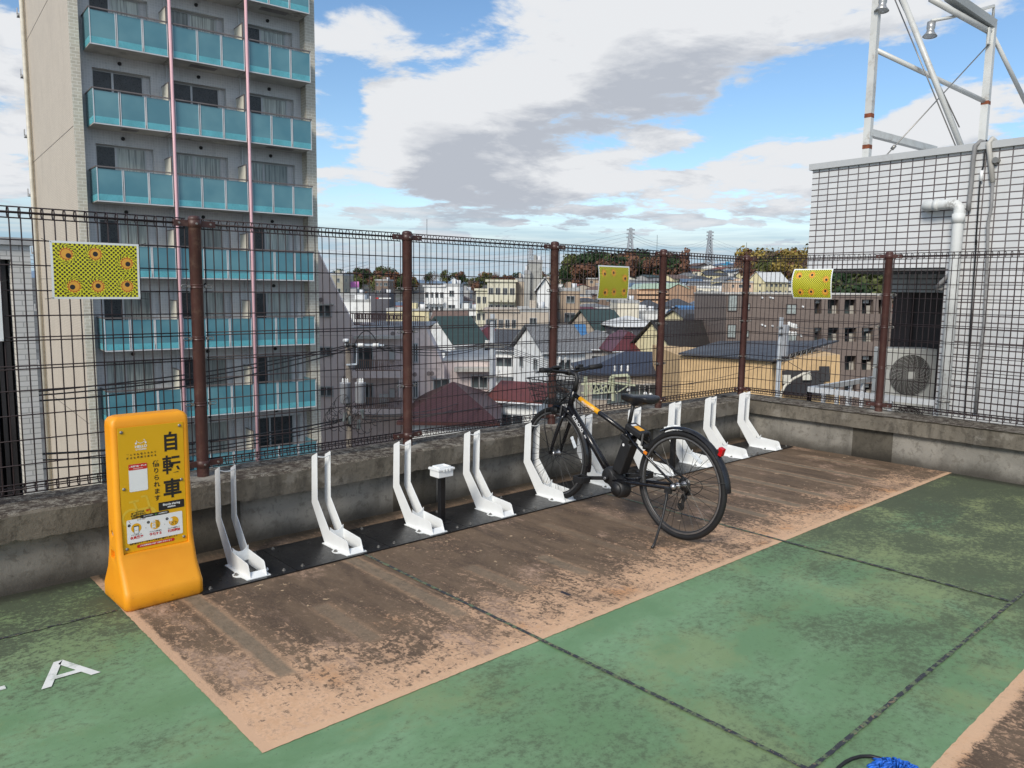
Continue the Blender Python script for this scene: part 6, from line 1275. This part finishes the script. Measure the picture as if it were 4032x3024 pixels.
def crown_mesh(seed, n, sz, bare=False):
    R = random.Random(seed); mb = MB(); lob = [(V((R.uniform(-.55, .55), R.uniform(-.55, .55), R.uniform(.05, .95))), R.uniform(.28, .5)) for _ in range(7)]
    for i in range(n):
        c, r = R.choice(lob); d = V((R.gauss(0, 1), R.gauss(0, 1), R.gauss(0, 1))).normalized(); p = c+d*r*(R.random()**.35); s = sz*R.uniform(.6, 1.4)
        a = V((R.gauss(0, 1), R.gauss(0, 1), R.gauss(0, .7))).normalized(); b_ = a.cross(d).normalized() if a.cross(d).length > .01 else V((1, 0, 0)); a = b_.cross(d+a*.6).normalized()
        if bare: s2 = sz*.18; mb.add([p-a*s*1.6, p+a*s*1.6, p+a*s*1.6+b_*s2, p-a*s*1.6+b_*s2], [(0, 1, 2, 3)])
        else: mb.add([p-a*s-b_*s*.7, p+a*s*.9-b_*s*.8, p+a*s+b_*s*.8, p-a*s*.8+b_*s*.9], [(0, 1, 2, 3)])
    return mb
CRW = {}
def tree(px, D, h, w, kind, label, near=False, z=None, grp=None):
    P = at_depth(px, 1140, D); g = ground(P.x, P.y) if z is None else z; key = (kind, rnd.randrange(4), near)
    if key not in CRW: CRW[key] = crown_mesh(hash(kind) % 97+key[1] if False else len(CRW)*3+1, 2600 if near else 700, .034 if near else .062, kind == 'bare brown').mesh('crown', LM[kind])
    o = thing('tree', label, 'tree', (P.x, P.y, g), rnd.uniform(0, 6), grp)
    c = bpy.data.objects.new('crown', CRW[key]); COL.objects.link(c); c.parent = o; c.location = (0, 0, h*.22); c.scale = (w*.62, w*.62, h*.66)
    q = MB(); q.tube([(0, 0, -.5), (.02*w, 0, h*.3), (-.03*w, .02*w, h*.62)], [w*.05, w*.035, w*.012], 6)
    for k in range(4): a = k*1.7+h; q.tube([(0, 0, h*(.28+.05*k)), (cos(a)*w*.28, sin(a)*w*.28, h*(.5+.06*k))], [w*.02, w*.006], 4)
    q.build('trunk', BARK, o); return o
TR = []
def trees(n, x0, x1, d0, d1, kinds, h0, h1):
    for i in range(n):
        px = rnd.uniform(x0, x1); D = rnd.uniform(d0, d1); k = rnd.choice(kinds); h = rnd.uniform(h0, h1); o = tree(px, D, h, h*rnd.uniform(.8, 1.15), k, None, grp='trees on the hills and between houses'); TR.append((k, px, D, o))
trees(44, 2235, 2480, 390, 480, ['dark green']*5+['olive green']*3+['red-brown'], 11, 16)
trees(44, 2420, 2660, 395, 490, ['orange', 'red-brown', 'dark green', 'dark green', 'bare brown'], 11, 16)
trees(12, 2130, 2250, 260, 380, ['red-brown', 'orange', 'dark green', 'bare brown'], 7, 10); trees(10, 2640, 2720, 400, 500, ['bare brown', 'dark green'], 7, 10)
trees(14, 2700, 2960, 300, 520, ['dark green', 'olive green', 'bare brown'], 4, 6); trees(44, 2940, 3200, 370, 460, ['orange', 'yellow', 'olive green', 'yellow', 'red-brown', 'bare brown'], 12, 17)
trees(26, 3180, 3600, 250, 360, ['dark green', 'dark green', 'bare brown', 'olive green'], 12, 17)
trees(36, 1280, 1620, 560, 680, ['olive green', 'red-brown', 'orange', 'dark green', 'bare brown'], 9, 14); trees(34, 1620, 2230, 560, 690, ['red-brown', 'dark green', 'bare brown', 'olive green', 'orange'], 8, 12)
trees(8, 1900, 2080, 330, 420, ['yellow', 'red-brown', 'bare brown'], 11, 15); trees(22, 1700, 2900, 110, 240, ['dark green', 'olive green', 'dark green', 'bare brown'], 3, 4.6)
tree(1425+0, 235, 12, 12, 'orange', 'x'); o = bpy.data.objects[-1] if False else None
gd = defaultdict(list)
for k, px, D, o in TR:
    seg = 'between the tower and second post' if px < 1608 else 'between second and third fence posts' if px < 2190 else 'between third and fourth fence posts' if px < 2619 else 'between fourth and corner posts' if px < 2927 else 'right of the corner post'
    gd[(k, seg, 'on the skyline' if D > 240 else 'among the houses')].append((px, o))
for (k, s_, b_), L in gd.items():
    L.sort(key=lambda q: q[0]); n = len(L); onum = ['first', 'second', 'third', 'fourth', 'fifth', 'sixth', 'seventh', 'eighth', 'ninth', 'tenth']
    for i, (px, o) in enumerate(L):
        pos = '' if n == 1 else 'leftmost ' if i == 0 else 'rightmost ' if i == n-1 else (onum[i] if i < 10 else 'further')+' from left, '
        o['label'] = f"{pos}{k} tree {b_} {s_}"; o['category'] = 'tree'
for o in list(bpy.data.objects):
    if o.get('label') == 'x': o['label'] = 'bright orange tree beside the pink billboard'
tree(*[cA(1900, 1400)[0]], 50, 3.6, 5, 'dark green', 'dark green bush behind the bicycle basket, beside the white wall', True, -9.5); tree(cB(560, 1400)[0], 47, 3.4, 6, 'dark green', 'dark green bush under the yellow-green railway truss', True, -9.5)
# ------------------------------------------------------------------ poles, wires, gantry, pylons
CONC = mat('pole_concrete', (.33, .31, .28), .8, var=.1); PGREY = mat('transformer_grey', (.33, .34, .36), .5, .1); PORC = mat('porcelain', (.68, .68, .66), .25)
def pole(px, ytop, D, label, r=.15, m_=CONC):
    p = at_depth(px, ytop, D); o = thing('utility_pole', label, 'utility pole', (p.x, p.y, G0), 0, 'utility poles'); MB().cyl((0, 0, 0), (0, 0, p.z-G0), r*1.15, r*.85, 14).build('mast', m_, o); return o, p
p1, q1_ = pole(1371, 1338, 30, 'utility pole with two grey transformers and tangled cables near the tower', .13, mat('old_pole', (.17, .145, .12), .8))
top1 = q1_.z-G0
def lp(px, py, D, o): v = at_depth(px, py, D); return v-V(o.location)
for x in (352, 483):
    a = lp(*cA(x, 1340), 29.9, p1); b_ = lp(*cA(x, 1520), 29.9, p1); b_ = V((a.x, a.y, b_.z)); q = MB(); q.lathe([(.0, a.z), (.20, a.z), (.215, a.z-.03), (.20, a.z-.05), (.20, b_.z+.03), (.17, b_.z), (.0, b_.z)][::-1], (a.x, a.y, 0), (0, 0, 1), 20); T = q.build('transformer', PGREY, p1)
    for dx in (-.09, .0, .09): c = a+RT3*dx; MB().lathe([(.035, 0), (.045, .04), (.03, .06), (.045, .09), (.02, .16), (0, .17)], c, (0, 0, 1), 8).build('bushing', PORC, T)
q = MB(); a = lp(*cA(340, 1010), 29.7, p1); b_ = lp(*cA(690, 1015), 29.7, p1); q.bar(a, b_, .07, .07); c = lp(*cA(455, 1180), 29.7, p1); q.bar(lp(*cA(455, 1020), 29.7, p1), c, .06, .06); q.bar(c, lp(*cA(365, 1185), 29.8, p1), .06, .06); q.build('cross_arm', mat('arm_pale', (.50, .55, .60), .4, .3), p1)
for x in (375, 425, 480, 500, 610, 630): v = lp(*cA(x, 1015), 29.65, p1); MB().cyl(v-RT3*.07, v+RT3*.07, .075, .075, 10).build('insulator', PORC if x > 470 else BKC, p1)
MB().cyl(lp(*cA(357, 985), 29.9, p1), lp(*cA(357, 960), 29.9, p1), .12, .10, 12).build('sensor_cap', WHITEM, p1)
R_ = random.Random(3); q = MB()
for i in range(46):
    c = V((R_.gauss(.25, .55), R_.gauss(0, .15), lp(*cA(400, 1640), 30, p1).z+R_.gauss(.05, .30))); rr0 = R_.uniform(.08, .34); ax = V((R_.gauss(0, .5), R_.gauss(1, .3), R_.gauss(0, .4))); c = RT3*c.x+FW3*(-.25+c.y)+V((0, 0, c.z))
    q.torus(c, ax, rr0, .012, 14, 4, a0=R_.uniform(0, 3), a1=R_.uniform(3.4, 6))
tag(q.build('cable_tangle', BKC, p1), kind='stuff')
for i in range(4): v = RT3*R_.uniform(-.2, .9)+FW3*-.35; v.z = lp(*cA(400, 1600+i*30), 30, p1).z; MB().cbox(v, (.11, .11, .36), R=Matrix.Rotation(R_.uniform(-.3, .3), 3, 'Y')).build('junction_box', mat('box_grey', (.12, .14, .14), .5), p1, bevel=.02)
p2, q2_ = pole(1939, 1236, 46, 'tall pale utility pole left of the third post with wires on both sides', .16, mat('pole_pale', (.34, .37, .40), .6))
for y, w in ((790, .6), (1010, 1.9), (1030, 1.4), (1290, 1.2)): q = MB(); a = lp(*cA(1635, y), 45.8, p2); q.bar(a-RT3*w/2, a+RT3*w/2, .08, .08); q.build('cross_arm', STEEL, p2)
for x, y in ((1580, 1000), (1600, 1000), (1690, 1290), (1720, 1290), (1755, 1290), (1690, 1255)): MB().lathe([(.06, 0), (.09, .05), (.05, .1), (.08, .15), (0, .2)], lp(*cA(x, y), 45.7, p2), (0, 0, 1), 8).build('insulator', PORC, p2)
a = lp(*cA(1680, 1560), 45.6, p2); MB().cyl(a, a-V((0, 0, 1.3)), .32, .30, 16).build('transformer', PGREY, p2)
p3, q3_ = pole(3077, 1250, 50, 'pale utility pole with white insulators in front of the brown apartments', .15, mat('pole_pale', (.34, .37, .40), .6))
for y, w, s in ((860, 1.4, .6), (920, 1.6, .8), (1140, 1.2, 0)): q = MB(); a = lp(*cC(110, y), 49.8, p3); q.bar(a-RT3*(w/2-s*.5), a+RT3*(w/2+s*.5), .07, .07); q.build('cross_arm', STEEL, p3)
MB().cbox(lp(*cC(135, 975), 49.7, p3), (.3, .3, 2.0)).build('switch_box', PGREY, p3, bevel=.03)
for x, y in ((165, 850), (185, 860), (205, 865), (222, 870), (170, 930), (195, 935), (218, 935)): MB().lathe([(.08, 0), (.12, .07), (.07, .14), (.11, .22), (0, .3)], lp(*cC(x, y), 49.7, p3), (0, 0, 1), 8).build('insulator', PORC, p3)
def wires(label, spans, name='power_line', m_=BKC):
    o = thing(name, label, 'power line', (0, 0, 0), 0, 'overhead wires')
    for a, b_, sag, r in spans: MB().tube([V(a).lerp(V(b_), k/14)-V((0, 0, sag*4*(k/14)*(1-k/14))) for k in range(15)], r, 4).build('wire', m_, o)
    c = V(spans[0][0]); 
    for k in o.children: k.location = -c
    o.location = c
A_ = at_depth
wires('black wires running from the left border past the tower to the transformer pole', [(A_(-200, 1568, 20), A_(*cA(360, 1020), 29.7), .25, .022), (A_(-200, 1578, 20), A_(*cA(410, 1020), 29.7), .35, .022), (A_(-200, 1590, 20), A_(*cA(470, 1025), 29.7), .5, .025)])
wires('low telephone wires below the tower balconies', [(A_(-200, 1800, 19), A_(*cA(380, 1650), 30), .3, .03), (A_(-200, 1815, 19), A_(*cA(380, 1660), 30), .45, .02), (A_(-200, 1870, 19), A_(*cA(400, 1700), 30), .3, .02)])
wires('bundle of black wires between the transformer pole and the tall pale pole', [(A_(*cA(620, 1010+10*i), 29.7), A_(*cA(1560, 1005+9*i), 45.8), .15+.08*i, .020) for i in range(4)]+[(A_(*cA(430, 1020), 29.7), A_(*cA(640, 1015), 29.7), -.55, .02)])
wires('long thin wires crossing the red roofed house', [(A_(*cA(500, 1640), 30), A_(*cA(2300, 1330), 52), .6, .02), (A_(*cA(500, 1620), 30), A_(*cA(1660, 1380), 46), .5, .02), (A_(*cA(500, 1660), 30), A_(*cA(1660, 1400), 46), .6, .016)])
wires('wires from the tall pale pole to the right across the roofs', [(A_(*cA(1700, 1000+16*i), 46), A_(*cB(1400, 1330+24*i), 52), .7, .013) for i in range(5)]+[(A_(*cA(1700, 840+40*i), 46), A_(*cB(1900, 745+30*i), 90), .7, .013) for i in range(2)])
wires('wires leaving the pole in front of the brown apartments', [(A_(*cC(150, 850+25*i), 50), A_(*cC(1300, 700+60*i), 70), .8, .016) for i in range(3)]+[(A_(*cC(100, 1120), 50), A_(*cC(700, 1450), 40), .1, .02), (A_(*cC(90, 1140), 50), A_(*cB(700, 1380), 52), .6, .015)])
wires('faint high-voltage lines across the lower left sky', [(A_(-300, 930+16*i, 300), A_(1450, 1030+12*i, 700), 14, .12) for i in range(4)], m_=mat('far_wire', (.3, .34, .38), .7))
wires('faint high-voltage lines between the distant pylons', [(A_(1300, 985+17*i, 700), A_(2480, 915+14*i, 620), 12, .09) for i in range(4)]+[(A_(2480, 915+10*i, 620), A_(2797, 935+10*i, 900), 10, .09) for i in range(3)]+[(A_(2797, 935+12*i, 900), A_(3200, 985+8*i, 900), 10, .09) for i in range(3)], m_=mat('far_wire', (.3, .34, .38), .7))
gt = thing('railway_gantry', 'pale yellow-green steel railway gantry with white insulators above the bicycle', 'gantry', (0, 0, 0)); GY = mat('gantry_paint', (.50, .52, .36), .6, var=.1, sc=2, grime=(.3, .28, .2), gscale=2); DG_ = 50
def gb(pts, w=.09, nm='truss_beam'):
    q = MB()
    for a, b_ in zip(pts, pts[1:]): q.bar(A_(*cB(*a), DG_), A_(*cB(*b_), DG_), w, w)
    q.build(nm, GY, gt)
gb([(412, 1355), (700, 1345), (890, 1365)], .12); gb([(412, 1430), (560, 1435), (720, 1420)], .08); gb([(455, 1290), (455, 1520)], .16, 'column'); gb([(690, 1290), (698, 1500)], .16, 'column'); gb([(660, 1345), (680, 1285), (822, 1275), (835, 1340)], .16, 'arch')
for k in range(6): gb([(460+k*42, 1355), (490+k*42, 1432), (502+k*42, 1352)], .05, 'lattice')
gb([(520, 1425), (640, 1370)], .07); gb([(720, 1435), (850, 1350)], .07)
for x, y in ((710, 1225), (768, 1225), (822, 1225), (228, 1150), (280, 1150)): MB().lathe([(.05, 0), (.08, .1), (.05, .2), (.08, .3), (.0, .42)], A_(*cB(x, y+18), DG_), (0, 0, 1), 8).build('insulator', PORC, gt)
for x, y in ((828, 1408), (975, 1438), (1022, 1448)): MB().sphere(A_(*cB(x, y), DG_), .13, 10, 8).build('insulator_ball', PORC, gt)
gp = A_(*cB(650, 1400), DG_); seat(gt, gp, G0)
def pylon(px, ytop, ybot, D, label):
    t0 = A_(px, ytop, D); b0 = A_(px, ybot, D); H = t0.z-(b0.z-20); o = thing('pylon', label, 'pylon', (t0.x, t0.y, b0.z-20), CAMYAW-pi/2, 'high-voltage pylons on the skyline'); q = MB(); w = D*.0035; bw = H*.10
    for sx in (-1, 1):
        for sy in (-1, 1): q.bar((sx*bw, sy*bw, 0), (sx*H*.012, sy*H*.012, H), w*.5, w*.5)
    n = 12
    for i in range(n):
        z0, z1 = H*i/n, H*(i+1)/n; a, b_ = bw+(H*.012-bw)*i/n, bw+(H*.012-bw)*(i+1)/n
        for sy in (-1, 1): q.bar((-a, sy*a, z0), (b_, sy*b_, z1), w*.3, w*.3); q.bar((a, sy*a, z0), (-b_, sy*b_, z1), w*.3, w*.3)
    q.build('lattice_tower', FARST, o)
    for k, z in enumerate((.80, .88, .96)): q = MB(); L = H*.085; q.bar((-L, 0, H*z), (L, 0, H*z), w*.5, w*.5); q.bar((-L, 0, H*z), (0, 0, H*z+H*.02), w*.3, w*.3); q.bar((L, 0, H*z), (0, 0, H*z+H*.02), w*.3, w*.3); q.build('cross_arm', FARST, o)
FARST = mat('far_steel', (.30, .33, .36), .6)
pylon(2484, 897, 985, 620, 'tallest dark lattice pylon above the tree hill'); pylon(2797, 908, 1000, 900, 'paler lattice pylon above the right houses'); pylon(2089, 975, 1045, 900, 'small lattice pylon beside the grey concrete tower')
for x, y0, y1, D_, lb_ in ((2588, 925, 1010, 60, 'thin dark antenna rod left of the fourth post'), (2940, 955, 1040, 40, 'thin dark antenna rod just right of the corner post'), (1681, 862, 1030, 30, 'slim aerial mast right of the second post')):
    a, b_ = A_(x, y0, D_), A_(x-3, y1+300, D_); o = thing('antenna_rod', lb_, 'antenna', (b_.x, b_.y, G0), 0); MB().tube([(0, 0, 0), (a.x-b_.x, a.y-b_.y, a.z-G0)], .00022*D_+.002, 6).build('rod', BKC, o)
# ------------------------------------------------------------------ camera, light, sky
cam = bpy.data.cameras.new('camera'); co = bpy.data.objects.new('camera', cam); COL.objects.link(co)
cam.sensor_fit = 'HORIZONTAL'; cam.sensor_width = 36; cam.lens = F/4032*36; cam.clip_start = .05; cam.clip_end = 20000
M3 = Matrix((RM @ V((1, 0, 0)), RM @ V((0, 0, 1)), -(RM @ V((0, 1, 0))))).transposed()
co.matrix_world = Matrix.Translation(CAM) @ M3.to_4x4(); SC.camera = co
SUN_AZ, SUN_EL = radians(202), radians(36)     # direction towards the sun
sd = V((cos(SUN_EL)*cos(SUN_AZ), cos(SUN_EL)*sin(SUN_AZ), sin(SUN_EL)))
sl = bpy.data.lights.new('sun', 'SUN'); sl.energy = SUN_E; sl.angle = radians(18); sl.color = (1, .93, .82)
so = bpy.data.objects.new('sun', sl); COL.objects.link(so); so.rotation_euler = sd.to_track_quat('Z', 'Y').to_euler()
W = bpy.data.worlds.new('World'); SC.world = W; W.use_nodes = True; t = NT(W.node_tree); t.n.clear()
out = t.n.new('ShaderNodeOutputWorld'); sky = t.n.new('ShaderNodeTexSky'); sky.sky_type = 'NISHITA'; sky.sun_disc = False
sky.sun_elevation = SUN_EL; sky.sun_rotation = pi/2-SUN_AZ; sky.air_density = 1.0; sky.dust_density = .5; sky.ozone_density = 2.0
tc = t.n.new('ShaderNodeTexCoord'); g = tc.outputs['Generated']
def density(dz, daz=0.0):
    v = t.vm('NORMALIZE', t.vm('ADD', g, (daz*sin(CAMYAW), -daz*cos(CAMYAW), dz))); x, y, z = t.sep(v)[:3]
    zz = t.m('ADD', t.m('MAXIMUM', z, 0), .13); P = t.comb(t.m('DIVIDE', x, zz), t.m('DIVIDE', y, zz), t.m('MULTIPLY', z, 3.0))
    a = t.noise(P, 1.25, 12, .58, .25); b = t.noise(t.vm('ADD', P, (13, 4, 1)), 3.4, 10, .62, .3)
    n = t.m('ADD', t.m('MULTIPLY', a, .64), t.m('MULTIPLY', b, .36))
    e = t.m('ADD', t.m('MULTIPLY', t.m('SUBTRACT', n, .5), 3.2), .38)
    az = t.m('MULTIPLY', t.m('ARCTAN2', y, x), 57.2958); el = t.m('MULTIPLY', t.m('ARCSINE', z), 57.2958)
    for px, py, sx, sy, w, rot in BLOBS:
        d = ray(px*1.8228, py*1.8228).normalized(); ca = math.degrees(atan2(d.y, d.x)); ce = math.degrees(math.asin(d.z))
        dx = t.m('SUBTRACT', az, ca); dy = t.m('SUBTRACT', el, ce); cr, sr = cos(radians(rot)), sin(radians(rot))
        u = t.m('DIVIDE', t.m('ADD', t.m('MULTIPLY', dx, -cr), t.m('MULTIPLY', dy, sr)), sx); w_ = t.m('DIVIDE', t.m('ADD', t.m('MULTIPLY', dx, sr), t.m('MULTIPLY', dy, cr)), sy)
        q = t.m('ADD', t.m('MULTIPLY', u, u), t.m('MULTIPLY', w_, w_)); e = t.m('ADD', e, t.m('MULTIPLY', t.m('EXPONENT', t.m('MULTIPLY', q, -1)), w))
    return e, z, a, b
d0, z, na, nb = density(0.0); d1 = density(.045, -.03)[0]
mask = t.ss(d0, .33, .54)
grad = t.ss(t.m('SUBTRACT', d0, d1), -.35, .35)
thick = t.ss(d1, .40, 1.15)
dk = t.m('SUBTRACT', t.m('MULTIPLY', thick, 1.0), t.m('MULTIPLY', t.m('SUBTRACT', grad, .5), .55), None, True)
cc = t.mix(dk, (.93, .95, .98), (.56, .60, .675))
cc = t.mix(t.m('MULTIPLY', t.m('SUBTRACT', 1, t.ss(d0, .40, .60)), .5), cc, (.78, .86, .96))
layer = t.noise(t.comb(t.m('MULTIPLY', t.m('ARCTAN2', t.sep(g)[1], t.sep(g)[0]), 3.0), 0, t.m('MULTIPLY', z, 60)), 1.5, 6, .62, .4)
lay = t.mix(t.ss(layer, .36, .64), (.46, .66, .80), (.66, .74, .82))
fade = t.ss(t.m('ADD', z, t.m('MULTIPLY', t.m('SUBTRACT', layer, .5), .06)), .035, .115)
cc = t.mix(fade, lay, cc); mask = t.m('MAXIMUM', mask, t.m('SUBTRACT', 1, fade))
b1 = t.n.new('ShaderNodeBackground'); b1.inputs[1].default_value = .108
hs = t.n.new('ShaderNodeHueSaturation'); hs.inputs['Saturation'].default_value = 1.12; t.l.new(sky.outputs[0], hs.inputs['Color']); t.l.new(hs.outputs[0], b1.inputs[0])
b2 = t.n.new('ShaderNodeBackground'); b2.inputs[1].default_value = .62; t.l.new(cc, b2.inputs[0])
mx = t.n.new('ShaderNodeMixShader'); t.l.new(mask, mx.inputs[0]); t.l.new(b1.outputs[0], mx.inputs[1]); t.l.new(b2.outputs[0], mx.inputs[2]); t.l.new(mx.outputs[0], out.inputs[0])
vs_ = SC.view_settings; vs_.view_transform = 'Standard'; vs_.look = 'None'; vs_.exposure = EXPO; vs_.gamma = 1; vs_.use_curve_mapping = False
